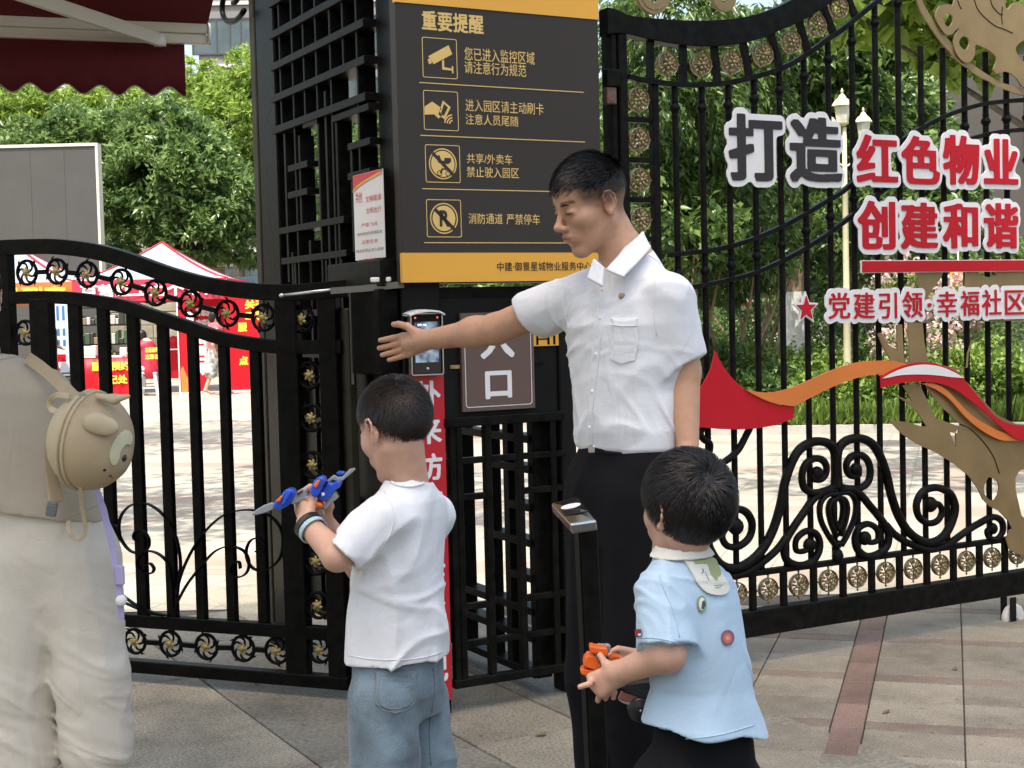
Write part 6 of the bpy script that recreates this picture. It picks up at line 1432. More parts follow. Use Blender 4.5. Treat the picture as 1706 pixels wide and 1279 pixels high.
def folds(fx, fy, fz, amp, seed=0.0, sharp=1.0):
    sc = A3((fx, fy, fz))
    def f(P):
        q = P * sc + seed; w = vnoise(q * .45 + 3) * 1.4
        a = vnoise(q + w[:, None]); return amp * (1 - np.abs(a) * 1.7) * sharp * .5
    return f
from mathutils.bvhtree import BVHTree
def bvh_of(o):
    me = o.data; off = o.parent.matrix_basis.translation if o.parent else Vector()
    return BVHTree.FromPolygons([v.co + off for v in me.vertices], [tuple(p.vertices) for p in me.polygons])
def conform(name, P, tree_, m, parent, off=.0025, th=.0015, sub=None):
    """a thin piece lying on a body: photo outline P (or strips) laid on the surface; real thickness"""
    px = np.array([p[0] for p in P]); py = np.array([p[1] for p in P])
    sc = 1.0; st = sub or max(1.5, min(np.ptp(px), np.ptp(py)) / 7)
    vs = [Vector((x, y)) for x, y in P]; n0 = len(vs); es = [(k, (k + 1) % n0) for k in range(n0)]
    for x in np.arange(px.min(), px.max(), st):
        for y in np.arange(py.min(), py.max(), st): vs.append(Vector((x + .01, y + .013)))
    ov, oe, of, *_ = delaunay_2d_cdt(vs, es, [], 1, 1e-3)
    # keep points inside
    tris = [t for t in of]
    pts = []; ok = []
    for v in ov:
        h = tree_.ray_cast(CAM_O, ray(v.x, v.y).normalized())
        if h[0] is None: ok.append(False); pts.append((Vector(), Vector())); continue
        nn = h[1] if h[1].dot(CAM_O - h[0]) > 0 else -h[1]
        ok.append(True); pts.append((h[0], nn))
    for _ in range(2):      # soften the heights so that small bumps do not tear the piece
        pass
    base = parent.matrix_basis.translation
    V = [tuple(p + n * (off) - base) for p, n in pts] + [tuple(p + n * (off - th) - base) for p, n in pts]; n_ = len(pts)
    Fs = [tuple(t) for t in tris if all(ok[i] for i in t)]; cnt = set()
    for t in Fs:
        for a, b in zip(t, t[1:] + t[:1]): cnt.add((a, b))
    rim = [(a, b) for a, b in cnt if (b, a) not in cnt]
    F2 = Fs + [tuple(i + n_ for i in t[::-1]) for t in Fs] + [(b, a, a + n_, b + n_) for a, b in rim]
    if not F2: return None
    o = mesh_np(name, V, F2, m, parent, False)
    bm = bmesh.new(); bm.from_mesh(o.data); bmesh.ops.delete(bm, geom=[v for v in bm.verts if not v.link_faces], context='VERTS'); bmesh.ops.recalc_face_normals(bm, faces=bm.faces); bm.to_mesh(o.data); bm.free()
    return o
def seam(name, P, tree_, m, parent, r=.0012, off=.0008, k=5):
    out = []
    for v in catmull([(x, y, 0) for x, y in P], k):
        h = tree_.ray_cast(CAM_O, ray(v.x, v.y).normalized())
        if h[0] is not None: nn = h[1] if h[1].dot(CAM_O - h[0]) > 0 else -h[1]; out.append(h[0] + nn * off - parent.matrix_basis.translation)
    return MB().tube(out, r, 5).build(name, m, parent) if len(out) > 2 else None
def hair(T, parent, m, mask, whorl, n, length, lift, seed=1, swirl=.35, width=.0012, ce=(-.012, 0, .034), re=(.097, .0765, .0895), cap_r=1.0, stand=.0, down=.25, steps=6, capmask=None, name='hair', front=0.0, taper=.25, edge=.006, jitter=.22):
    """strands combed over the scalp from a whorl, with a scalp cap below, one mesh"""
    rs = np.random.RandomState(seed); C = np.array(ce); Rr = np.array(re)
    d = rs.normal(size=(n * 4, 3)); d /= np.linalg.norm(d, axis=1, keepdims=True); p = C + d * Rr
    e_ = rs.normal(size=p.shape) * np.array([0, 0, edge]); p = p[mask(p + e_)][:n]; n = len(p); w = np.array(whorl, float); w = C + (w - C) / np.linalg.norm((w - C) / Rr)
    ln = length * (.55 + .6 * rs.rand(n)); lf = lift * (.15 + .85 * rs.rand(n) ** 1.2)
    paths = [p.copy()]; q = p.copy()
    jit = rs.normal(size=(n, 3)) * jitter
    for k in range(steps):
        nr = (q - C) / (Rr * Rr); nr /= np.linalg.norm(nr, axis=1, keepdims=True)
        f = q - w; dist = np.linalg.norm(f, axis=1, keepdims=True); f = f / (dist + 1e-6)
        sw = np.cross(nr, f); f = f + sw * swirl * np.exp(-dist / .05) + np.array([front, 0, -down]) + jit
        f -= nr * (f * nr).sum(1, keepdims=True); f /= np.linalg.norm(f, axis=1, keepdims=True) + 1e-9
        q = q + f * (ln / steps)[:, None] + nr * (stand * ln / steps)[:, None]
        t = (k + 1) / steps
        e = np.linalg.norm((q - C) / Rr, axis=1, keepdims=True); tgt = 1 + (lf * min(1, t * 2.2))[:, None] / Rr.mean()
        if stand == 0: q = C + (q - C) / e * tgt
        else: q = np.where(e < 1.0, C + (q - C) / e, q)
        paths.append(q.copy())
    V = []; m_ = steps + 1
    for k in range(m_):
        q = paths[k]; nr = (q - C) / (Rr * Rr); nr /= np.linalg.norm(nr, axis=1, keepdims=True)
        tg = paths[min(k + 1, steps)] - paths[max(k - 1, 0)]; s = np.cross(tg, nr) + rs.normal(size=(n, 3)) * 1e-4; s /= np.linalg.norm(s, axis=1, keepdims=True) + 1e-9
        wd = width * (1 - (1 - taper) * (k / steps) ** 2); V.append(np.stack([q - s * wd, q + s * wd], 1))
    V = np.stack(V, 1).reshape(-1, 3)                       # n, m_, 2
    b = (np.arange(n) * m_ * 2)[:, None, None] + (np.arange(steps) * 2)[None, :, None]
    Fq = (b + np.array([0, 1, 3, 2])).reshape(-1, 4)
    # scalp cap
    nu, nv = 40, 26; th = np.linspace(0, np.pi, nv); ph = np.linspace(0, 2 * np.pi, nu, endpoint=False)
    TH, PH = np.meshgrid(th, ph, indexing='ij'); cp = C + np.stack([np.sin(TH) * np.cos(PH), np.sin(TH) * np.sin(PH), np.cos(TH)], -1).reshape(-1, 3) * Rr * cap_r
    okm = (capmask or mask)(cp - np.array([0, 0, edge * 1.6])); i, j = np.meshgrid(np.arange(nv - 1), np.arange(nu), indexing='ij'); cf = np.stack([i * nu + j, (i + 1) * nu + j, (i + 1) * nu + (j + 1) % nu, i * nu + (j + 1) % nu], -1).reshape(-1, 4); cf = cf[okm[cf].all(1)]
    Vt = np.concatenate([V, cp]) * T.s; Vt = Vt @ T.R.T + T.o - np.array(parent.matrix_basis.translation)
    o = mesh_np(name, Vt, np.concatenate([Fq, cf + len(V)]), m, parent, True); return o
def hair_mat(name, c, rough=.42, spec=.28):
    return mat(name, c, rough, spec=spec, var=.35, vscale=90)
# ------------------------------------------------------------------ people
def skin_mat(name, c):
    m = mat(name, c, .46, spec=.35, var=.06, vscale=55, bump=.06, bscale=500, attr='tint'); b = m.node_tree.nodes['Principled BSDF']
    b.inputs['Subsurface Weight'].default_value = .12; b.inputs['Subsurface Radius'].default_value = (1, .35, .2); b.inputs['Subsurface Scale'].default_value = .006
    return m
SKIN_M = skin_mat('tanned_skin', (.54, .305, .195)); SKIN_C = skin_mat('child_skin', (.56, .33, .235)); SKIN_W = skin_mat('pale_skin', (.55, .35, .26))
def cloth(name, c, rough=.85, var=.04, bump=.12, bs=380, vs_=9, sheen=.15, wr=.26):
    m = mat(name, c, rough, spec=.25, var=var, vscale=vs_, bump=bump, bscale=bs, sheen=sheen); N = m.node_tree.nodes; L = m.node_tree.links
    fine = [n for n in N if n.type == 'BUMP'][0]; tc = [n for n in N if n.type == 'TEX_COORD'][0]; prev = None
    for sc_, dist, st_, stretch in ((6, .022, wr, (1, 1, .5)), (14, .008, wr * .6, (.8, .8, 1.3))):      # soft creases in the weave
        mp = N.new('ShaderNodeMapping'); mp.inputs['Scale'].default_value = stretch; mp.inputs['Rotation'].default_value = (.4 + sc_, .3, .5); L.new(tc.outputs['Object'], mp.inputs[0])
        n = N.new('ShaderNodeTexNoise'); n.inputs['Scale'].default_value = sc_; n.inputs['Detail'].default_value = 2.5; n.inputs['Distortion'].default_value = 1.1; L.new(mp.outputs[0], n.inputs[0])
        a = N.new('ShaderNodeMath'); a.operation = 'SUBTRACT'; a.inputs[1].default_value = .5; L.new(n.outputs[0], a.inputs[0]); b = N.new('ShaderNodeMath'); b.operation = 'ABSOLUTE'; L.new(a.outputs[0], b.inputs[0])
        c_ = N.new('ShaderNodeMath'); c_.operation = 'POWER'; c_.inputs[1].default_value = .8; L.new(b.outputs[0], c_.inputs[0])
        bp = N.new('ShaderNodeBump'); bp.inputs['Strength'].default_value = st_; bp.inputs['Distance'].default_value = dist; L.new(c_.outputs[0], bp.inputs['Height'])
        if prev: L.new(prev, bp.inputs['Normal'])
        prev = bp.outputs[0]
    L.new(prev, fine.inputs['Normal']); return m
COTTON = cloth('white_cotton', (.70, .71, .73)); POPLIN = cloth('white_poplin', (.72, .735, .77), .7); PALEBLUE = cloth('pale_blue_cotton', (.40, .535, .66)); BLKCLOTH = cloth('black_cloth', (.0035, .0035, .005), .95, sheen=.0)
DENIM = cloth('washed_denim', (.15, .205, .245), .85, .38, .3, 300, 9, wr=.5); BEIGE = cloth('beige_knit', (.41, .355, .275)); LINEN = cloth('cream_linen', (.60, .55, .465), .85, .05, .10, 220, wr=.36)
CREAMC = cloth('ivory_cotton', (.66, .65, .58)); BAGTAN = mat('tan_neoprene', (.42, .325, .20), .55, var=.06, vscale=9, bump=.06, bscale=300); BAGLIGHT = mat('pale_tan_neoprene', (.50, .41, .265), .6, var=.05); BAGCREAM = mat('cream_felt', (.58, .54, .36), .7)
BUCKLE = mat('grey_plastic', (.16, .17, .18), .4); HAIRB = hair_mat('black_hair', (.012, .010, .009)); HAIRD = hair_mat('dark_brown_hair', (.022, .017, .014))
DARKLEATHER = mat('black_leather', (.012, .011, .011), .35, bump=.1)
ones = lambda P: np.ones((len(P), 3))
lin = lambda a, b, t: a + (b - a) * t
def heading(x, y): return math.atan2(y, x)
def shoe(parent, p, dirn, m, L=.25, w=.09):
    d = Vector(dirn).normalized(); rz = math.atan2(d.y, d.x); base = parent.matrix_basis.translation
    mb = MB(); st = [(-.10, .6, .06), (-.06, .9, .09), (.0, 1, .085), (.07, 1.05, .062), (.12, .9, .048), (.15, .5, .034)]
    V = []; Fs = []; n = 12
    for (x, ws, h) in st:
        for k in range(n): a = 2 * math.pi * k / n; V.append((x * L / .25, math.cos(a) * w * .5 * ws, max(.004, h * .5 + math.sin(a) * h * .5)))
    for i in range(len(st) - 1):
        for k in range(n): l = (k + 1) % n; Fs.append((i * n + k, i * n + l, (i + 1) * n + l, (i + 1) * n + k))
    Fs += [tuple(range(n)), tuple((len(st) - 1) * n + k for k in range(n))]
    mb.add(V, Fs, True); mb.xf(Matrix.Translation(Vector((p[0], p[1], 0)) - base) @ Matrix.Rotation(rz, 4, 'Z')); return mb.build('shoe', m, parent)

# ---- the man -------------------------------------------------------
YM = 3.6
man = empty('person', 'man in white short sleeved shirt and black trousers, arm stretched out to the terminal', 'person', (W(1040, 760, YM).x, YM, 0))
T = Frame(W(984, 340, YM), (-.90, -.436, 0), R(18), R(-2), .965)
neck = W(1046, 437, 3.63)
Lj, Rj = W(1119, 491, 3.53), W(966, 492, 3.72)
el, wr = W(826, 548, 3.90), W(706, 567, 4.06)
Le, Lw, Lh = W(1139, 618, 3.55), W(1146, 745, 3.50), W(1140, 800, 3.47)
fwd = Vector((-.62, -.78, 0)); lft = Vector((.78, -.62, 0)); hd = heading(-.62, -.78)
S = Shape(); add_head(S, T, neck_to=neck, neck_r=.054)
S.u(Cap(neck + Vector((0, 0, .0)), W(1050, 500, 3.62), .056, .08), .04)
tr1 = Cap(W(1062, 440, 3.63), Vector(Lj) + Vector((-.03, .01, .012)), .046, .036); tr2 = Cap(W(1030, 440, 3.64), Vector(Rj) + Vector((.03, 0, .012)), .040, .034); S.u(tr1, .02); S.u(tr2, .02)
def zc(y, px=1050, Y=YM): return W(px, y, Y).z
tx = lambda px, Y=3.62: W(px, 640, Y).x
mt = Loft([(zc(770), tx(1045), 3.62, .075, .11, hd), (zc(680), tx(1045), 3.62, .078, .115, hd), (zc(560), tx(1052), 3.62, .09, .135, hd), (zc(500), tx(1050), 3.62, .075, .12, hd), (zc(470), tx(1048), 3.62, .055, .09, hd)])
S.u(mt, .02)
S.u(Cap(Rj, el, .047, .042), .03); S.u(Cap(el, wr, .0415, .0275), .015); S.u(Ell(Vector(el).lerp(wr, .28), (.044, .042, .040)), .03)
S.u(Cap(Lj, Le, .046, .042), .03); S.u(Cap(Le, Lw, .041, .027), .015)
for (a, b, c) in ((W(1010, 790, 3.66), W(1000, 1120, 3.62), W(1012, 1420, 3.72)), (W(1075, 790, 3.56), W(1065, 1120, 3.5), W(1080, 1425, 3.6))):
    S.u(Cap(a, b, .075, .055), .02); S.u(Cap(b, c, .052, .04), .02)
dH = (W(650, 582, 4.17) - Vector(wr)).normalized()
nH = Vector((-.35, .93, -.12))                                   # the back of the hand turns from the camera
add_hand(S, wr, dH, nH, 1, 1.0, ((6, 8, 6), (5, 7, 6), (7, 9, 7), (9, 12, 8)), spread=(.045, .012, -.02, -.05), thumb=((.02, .026, -.006), (.046, .050, -.010), (.078, .062, -.012), (.104, .066, -.010)), k=.0025)
add_hand(S, Lw, (-.08, -.1, -1), (.9, -.4, 0), 1, 1.0, ((15, 20, 15), (18, 22, 15), (20, 25, 15), (22, 28, 18)))
def man_col(P):
    C = ones(P); head_tint(T, P, C, man=True); return C
body = sdf_object('body', S, (-.45, 3.25, .04), (.62, 4.4, 1.82), .0030, SKIN_M, man, 1, man_col)
BM = bvh_of(body)
def on_face(Tf, bv, par, name, P, r, m, off=.0006, k=5):
    out = []
    for q in catmull([Vector(Tf.p(*p)) for p in P], k):
        h = bv.find_nearest(q)
        if h[0] is not None: nn = h[1] if h[1].dot(q - Vector(Tf.o)) > 0 else -h[1]; out.append(h[0] + nn * off - par.matrix_basis.translation)
    n = len(out); return MB().tube(out, [r * (.35 + .65 * math.sin(math.pi * (i + .5) / n)) for i in range(n)], 6).build(name, m, par)
LASH = mat('lash_line', (.03, .018, .014), .5); LIPL = mat('lip_line', (.16, .05, .04), .6); LIP = mat('lip_skin', (.42, .17, .13), .45)
for y in (1, -1):
    on_face(T, BM, man, 'eyelash', [(.093, y * .0175, -.003), (.096, y * .026, -.0045), (.094, y * .035, -.004), (.088, y * .043, -.001)], .0013, LASH)
    on_face(T, BM, man, 'eyelid_fold', [(.095, y * .019, .0035), (.098, y * .028, .0050), (.093, y * .040, .0035)], .0007, mat('lid_fold', (.28, .14, .10), .6))
    on_face(T, BM, man, 'eyebrow', [(.098, y * .013, .021), (.1, y * .024, .0235), (.095, y * .036, .0245), (.086, y * .047, .020)], .0030, HAIRB, -.0006)
on_face(T, BM, man, 'mouth_line', [(.086, -.026, -.0600), (.098, -.012, -.0622), (.104, 0, -.0632), (.098, .012, -.0622), (.086, .026, -.0600)], .0012, LIPL, .0)
on_face(T, BM, man, 'cheek_fold', [(.088, .017, -.034), (.086, .026, -.046), (.080, .031, -.058)], .0009, mat('fold_skin', (.36, .19, .13), .6), -.0003)
MASK_M = lambda p: (p[:, 2] > .052 - .25 * np.clip(p[:, 0] + .02, -1, .0) - .0) & (p[:, 0] < .082)
hm = hair(T, man, HAIRB, lambda p: (p[:, 2] > np.where(p[:, 0] > .03, .070, .060 + np.clip(-p[:, 0] - .02, 0, 1) * .25)) & (p[:, 0] < .080), (-.08, .01, .11), 8000, .030, .010, 2, swirl=.25, width=.0009, stand=.50, down=-.12, front=1.0, cap_r=1.03, steps=4, edge=.008, jitter=.3)
hair(T, man, HAIRB, lambda p: (p[:, 2] > np.where(p[:, 0] > .0, .030 + p[:, 0] * .5, .028)) & (p[:, 2] < .085) & (p[:, 0] < .062), (-.07, .01, .12), 5200, .008, .002, 3, width=.0005, stand=.25, down=.8, cap_r=.985, steps=3, name='short_side_hair', edge=.014)
# shirt
SH = Shape()
dR = (Vector(el) - Vector(Rj)); slR = Vector(Rj) + dR * .56; dL = (Vector(Le) - Vector(Lj)); slL = Vector(Lj) + dL * .86
SH.u(Cap(Vector(Rj) + Vector((.02, -.02, .0)), slR + dR.normalized() * .03, .062, .064), 0); SH.inter(Half(slR, dR.normalized() + Vector((-.1, 0, -.30))), .003)
SH.sub(Cap(slR - dR.normalized() * .03, slR + dR.normalized() * .12, .0565, .0575), .003)
S2 = Shape(); S2.u(Cap(Vector(Lj) + Vector((-.006, .0, -.004)), slL + dL.normalized() * .05, .053, .060), 0); S2.inter(Half(slL, dL.normalized() + Vector((.25, 0, 0))), .003); S2.sub(Cap(slL - dL.normalized() * .03, slL + dL.normalized() * .12, .050, .054), .003)
SH.u(S2.ev, .0)
SH.u(Loft([(zc(753), tx(1047), 3.62, .088, .136, hd), (zc(744), tx(1047), 3.62, .100, .148, hd), (zc(715), tx(1046), 3.62, .107, .154, hd), (zc(650), tx(1044), 3.62, .104, .150, hd), (zc(590), tx(1048), 3.62, .108, .160, hd), (zc(540), tx(1050), 3.62, .110, .168, hd), (zc(500), tx(1050), 3.62, .092, .165, hd), (zc(470), tx(1049), 3.62, .074, .130, hd), (zc(450), tx(1048), 3.62, .064, .092, hd), (zc(436), tx(1047), 3.62, .058, .064, hd)]), .035)
SH.u(Off([mt, tr1, tr2, Cap(Rj, Vector(Rj) + dR * .42, .047, .044), Cap(Lj, Vector(Lj) + dL * .66, .046, .043)], .0085), .012)
SH.sub(Cap(neck + Vector((-.006, -.006, -.004)), neck + Vector((-.03, -.025, .12)), .0555, .066), .005)
def man_folds(P):
    n1 = vnoise(P * A3((7, 7, 3.0)) + vnoise(P * 5)[:, None] * .8 + 11); n2 = vnoise(P * A3((14, 14, 20)) + 5)
    ridg = np.abs(vnoise(P * A3((9, 9, 5)) + A3((0, 0, 1)) * (P[:, 0:1] * 9) + 21))
    low = np.clip((zc(640) - P[:, 2]) / .15, 0, 1)
    # drag lines across the sleeve of the raised arm
    q = P - A3(Rj); ax_ = A3(dR.normalized()); al = q @ ax_; r_ = np.linalg.norm(q, axis=1)
    drag = -crease(P + al[:, None] * A3((0, 0, .5)), (5, 5, 17), 57.0, 1.2, 2.2) * np.clip(.26 - r_, 0, .1) / .1
    cr1 = crease(P, (7, 7, 4.2), 17.0); cr2 = crease(P + P[:, [2, 0, 1]] * .6, (9, 9, 11), 29.0, 1.2, 3.4)
    return .0055 * n1 + .0012 * n2 - .0062 * cr1 * (.5 + .7 * low) - .0042 * cr2 * (.35 + .8 * low) + .0045 * drag
SH.disp.append(man_folds)
shirt = sdf_object('shirt', SH, (-.2, 3.25, .98), (.62, 4.1, 1.56), .0042, POPLIN, man, 1)
B = bvh_of(shirt)
def P3(px, py, Y): return W(px, py, Y)
CS = Shape()
for tri_ in ([(1071, 388, 3.575), (1013, 449, 3.505), (1038, 460, 3.490)], [(1071, 388, 3.575), (1038, 460, 3.490), (1084, 412, 3.555)], [(1071, 388, 3.575), (1013, 449, 3.505), (1042, 412, 3.56)],
             [(990, 434, 3.545), (980, 462, 3.53), (1002, 474, 3.508)], [(990, 434, 3.545), (1005, 446, 3.525), (1002, 474, 3.508)]):
    CS.u(Tri(*[P3(*q) for q in tri_], .0032), .004)
CS.disp.append(lambda P: .0015 * vnoise(P * 20))
sdf_object('collar', CS, (.1, 3.4, 1.38), (.45, 3.75, 1.62), .0028, POPLIN, man, 1)
conform('placket', [(1000, 470), (1012, 474), (1003, 560), (992, 650), (988, 742), (977, 742), (981, 650), (990, 560)], B, POPLIN, man, .003, .003)
for x, y in ((1004, 482), (1000, 530), (993, 590), (987, 652), (983, 712)):
    h = B.ray_cast(CAM_O, ray(x, y).normalized())
    if h[0]: MB().ball(h[0] + (CAM_O - h[0]).normalized() * .004 - man.location, .0052, 8, 5, (1, .5, 1)).build('button', WHITEP, man)
conform('pocket', [(1019, 529), (1063, 530), (1063, 572), (1058, 600), (1036, 606), (1017, 597)], B, POPLIN, man, .0036, .0032)
seam('pocket_seam', [(1017, 541), (1040, 543), (1064, 542)], B, POPLIN, man, .0014, .004)
seam('armhole_seam', [(1098, 436), (1092, 470), (1090, 520), (1094, 560)], B, POPLIN, man, .0013); seam('yoke_seam', [(1072, 421), (1085, 428), (1100, 440)], B, POPLIN, man, .0013)
seam('armhole_seam', [(942, 476), (940, 510), (948, 548)], B, POPLIN, man, .0013)
h = B.ray_cast(CAM_O, ray(1036, 493).normalized()); bdg = MB().ball(h[0] + (CAM_O - h[0]).normalized() * .003 - man.location, .0085, 12, 6, (1, .4, 1)).build('badge', BRONZE, man)
# trousers and belt
TRS = Shape()
TRS.u(Loft([(zc(900), tx(1040), 3.61, .1, .15, hd), (zc(800), tx(1043), 3.61, .1, .15, hd), (zc(756), tx(1046), 3.62, .092, .14, hd), (zc(738), tx(1047), 3.62, .09, .137, hd)]), 0)
for (a, b, c) in ((W(1008, 830, 3.66), W(998, 1130, 3.62), W(1012, 1412, 3.72)), (W(1068, 830, 3.56), W(1062, 1130, 3.5), W(1078, 1415, 3.6))): TRS.u(Cap(a, b, .10, .078), .03); TRS.u(Cap(b, c, .078, .068), .03)
TRS.u(Off([mt] + [Cap(W(*q[0]), W(*q[1]), .075, .055) for q in (((1010, 790, 3.66), (1000, 1120, 3.62)), ((1075, 790, 3.56), (1065, 1120, 3.5)))], .009), .01); TRS.inter(Half((0, 0, zc(742)), (0, 0, 1)), .004)
TRS.disp.append(lambda P: .004 * vnoise(P * 8) - .007 * crease(P, (8, 8, 4), 3.0))
sdf_object('trousers', TRS, (-.02, 3.3, .03), (.5, 3.95, 1.1), .007, BLKCLOTH, man, 1)
BS = Shape(); BS.u(Loft([(zc(752), tx(1046), 3.62, .096, .143, hd), (zc(737), tx(1047), 3.62, .095, .142, hd)]), 0); sdf_object('belt', BS, (.0, 3.4, 1.0), (.5, 3.85, 1.1), .005, DARKLEATHER, man, 1)
p = W(985, 748, 3.50); MB().cbox(-.010, .010, -.002, .004, -.009, .009, .002).xf(Matrix.Translation(p - man.location) @ Matrix.Rotation(-.8, 4, 'Z')).build('belt_buckle', SILVER, man)
for q in (W(1012, 1445, 3.72), W(1080, 1448, 3.6)): shoe(man, (q.x, q.y), (-.8, -.6, 0), DARKLEATHER, .28)

# ---- boy in the white T-shirt ---------------------------------------
YB = 2.8
boy = empty('person', 'boy in plain white T-shirt and washed jeans holding up a blue toy', 'person', (W(665, 1100, YB).x, YB, 0))
T = Frame(W(658, 714, YB), (-.70, .71, 0), R(15), 0, .80)
f1 = Vector((-.7, .71, 0)); hd = heading(-.7, .71)
neck = W(684, 803, 2.8)
tx = lambda px, Y=YB: W(px, 950, Y).x
zc = lambda y, px=665, Y=YB: W(px, y, Y).z
Lj, Le, Lw = W(634, 862, 2.72), W(562, 926, 2.68), W(511, 872, 2.75); Rj, Re, Rw = W(722, 858, 2.88), W(612, 965, 2.95), W(538, 868, 2.86)
S = Shape(); add_head(S, T, True, neck_to=neck, neck_r=.0425)
bt = Loft([(zc(1160), tx(663), YB, .055, .08, hd), (zc(1000), tx(664), YB, .055, .08, hd), (zc(880), tx(670), YB, .054, .086, hd), (zc(842), tx(682), YB, .045, .072, hd), (zc(822), tx(686), YB, .034, .045, hd)]); S.u(bt, .015)
S.u(Cap(Lj, Le, .032, .029), .02); S.u(Cap(Le, Lw, .0285, .0205), .010); S.u(Cap(Rj, Re, .030, .028), .02); S.u(Cap(Re, Rw, .029, .021), .012)
for a, b, c in ((W(639, 1165, 2.755), W(642, 1360, 2.755), W(644, 1640, 2.84)), (W(694, 1165, 2.86), W(708, 1360, 2.87), W(722, 1640, 2.9))): S.u(Cap(a, b, .050, .040), .015); S.u(Cap(b, c, .040, .03), .015)
dH = (W(500, 838, 2.79) - Vector(Lw)).normalized()
tipsL = add_hand(S, Lw, dH, (-.93, -.35, .1), -1, .70, ((55, 70, 50),) * 4, spread=(.1, .03, -.03, -.1), thumb=((.02, .026, -.008), (.05, .042, -.022), (.074, .034, -.038), (.088, .016, -.046)), k=.0022)
add_hand(S, Rw, (W(520, 838, 2.84) - Vector(Rw)).normalized(), (.2, .95, .1), 1, .70, ((50, 65, 45),) * 4, k=.0022)
body = sdf_object('body', S, (-.50, 2.5, .02), (-.0, 3.1, 1.32), .0036, SKIN_C, boy, 1, lambda P: head_tint(T, P, ones(P)))
hair(T, boy, HAIRD, lambda p: (p[:, 2] > np.where(p[:, 0] > .02, .05 + .0 * p[:, 0], np.where(p[:, 0] > -.03, .016 + (p[:, 0] + .03) * .8, -.035 + np.clip(p[:, 0] + .09, 0, .1) * .85))) & (p[:, 0] < .084), (-.055, .012, .11), 24000, .025, .009, 5, swirl=.6, width=.0007, stand=.36, down=.12, cap_r=1.012, steps=5, edge=.011, jitter=.34)
SH = Shape(); dL = Vector(Le) - Vector(Lj); slL = Vector(Lj) + dL * .93; dR = Vector(Re) - Vector(Rj); slR = Vector(Rj) + dR * .6
SH.u(Cap(Vector(Lj) + Vector((.010, .01, -.004)), slL + dL.normalized() * .04, .039, .045), 0); SH.inter(Half(slL, dL.normalized() + Vector((.1, 0, -.1))), .003); SH.sub(Cap(slL - dL.normalized() * .025, slL + dL.normalized() * .1, .038, .042), .003)
S2 = Shape(); S2.u(Cap(Vector(Rj) + Vector((-.008, 0, -.008)), slR, .044, .047), 0); S2.sub(Cap(slR, slR + dR.normalized() * .1, .041, .041), .003); SH.u(S2.ev, .0)
SH.u(Loft([(zc(1092), tx(659), YB, .088, .103, hd), (zc(1050), tx(661), YB, .083, .101, hd), (zc(980), tx(664), YB, .076, .098, hd), (zc(900), tx(670), YB, .070, .097, hd), (zc(860), tx(675), YB, .066, .095, hd), (zc(832), tx(683), YB, .056, .082, hd), (zc(814), tx(686), YB, .046, .056, hd), (zc(803), tx(687), YB, .043, .046, hd)]), .022)
SH.u(Off([bt, Cap(Lj, Vector(Lj) + dL * .55, .034, .033), Cap(Rj, Vector(Rj) + dR * .4, .033, .032)], .007), .01)
SH.sub(Cap(neck + Vector((0, 0, .012)), neck + Vector((-.010, .008, .1)), .0415, .046), .004)
SH.sub(Loft([(zc(1135), tx(659), YB, .080, .095, hd), (zc(1088), tx(659), YB, .080, .095, hd)]), .003)
def kid_folds(P):
    n1 = vnoise(P * A3((6, 6, 3.2)) + vnoise(P * 4)[:, None] * .9 + 31); n3 = vnoise(P * A3((13, 13, 9)) + 41)
    q = P - A3(Lj); r_ = np.linalg.norm(q, axis=1); drag = -crease(P + (q @ A3(dL.normalized()))[:, None] * A3((.3, 0, .4)), (12, 9, 12), 63.0, 1.2, 2.4) * np.clip(.2 - r_, 0, .1) / .1
    ridge = 1 - 2.4 * np.abs(vnoise(P * A3((7, 7, 11)) + (P[:, 0:1] * 5) + 51)); low = np.clip((zc(930) - P[:, 2]) / .12, 0, 1)
    cr1 = crease(P + P[:, [1, 2, 0]] * .35, (8, 8, 4.5), 33.0); cr2 = crease(P, (8, 8, 15), 47.0, 1.3, 3.2)
    return .0058 * n1 + .0010 * n3 + .0045 * drag - .0050 * cr1 - .0046 * cr2 * (.25 + low)
SH.disp.append(kid_folds)
shirt = sdf_object('shirt', SH, (-.45, 2.5, .66), (.0, 3.1, 1.12), .0034, COTTON, boy, 1); B = bvh_of(shirt)
seam('neck_rib', [(652, 803), (664, 808), (684, 810), (702, 806), (714, 799)], B, COTTON, boy, .0035, .0); seam('hem_seam', [(583, 1092), (620, 1098), (670, 1099), (710, 1094), (736, 1086)], B, COTTON, boy, .0011, .0006)
seam('hem_seam', [(546, 893), (558, 915), (573, 938), (588, 950)], B, COTTON, boy, .001, .0006); seam('armhole_seam', [(640, 818), (655, 850), (652, 885), (628, 925)], B, COTTON, boy, .001, .0006)
JN = Shape(); JN.u(Loft([(zc(1190), tx(663), YB, .066, .084, hd), (zc(1150), tx(661), YB, .078, .096, hd), (zc(1070), tx(660), YB, .074, .094, hd)]), 0)
for a, b, c in ((W(639, 1165, 2.755), W(642, 1360, 2.755), W(644, 1600, 2.84)), (W(694, 1165, 2.86), W(708, 1360, 2.87), W(722, 1600, 2.9))): JN.u(Cap(a, b, .066, .062), .010); JN.u(Cap(b, c, .060, .062), .02)
JN.disp.append(lambda P: .006 * vnoise(P * A3((8, 8, 5)) + 61) - .008 * crease(P + P[:, [2, 0, 1]] * .5, (7, 7, 9), 71.0, 1.2, 3) * np.clip((zc(1150) - P[:, 2]) / .1, 0, 1))
jeans = sdf_object('jeans', JN, (-.42, 2.55, .04), (.0, 3.1, .78), .005, DENIM, boy, 1); BJ = bvh_of(jeans)
DST = mat('denim_stitch', (.20, .22, .22), .7)
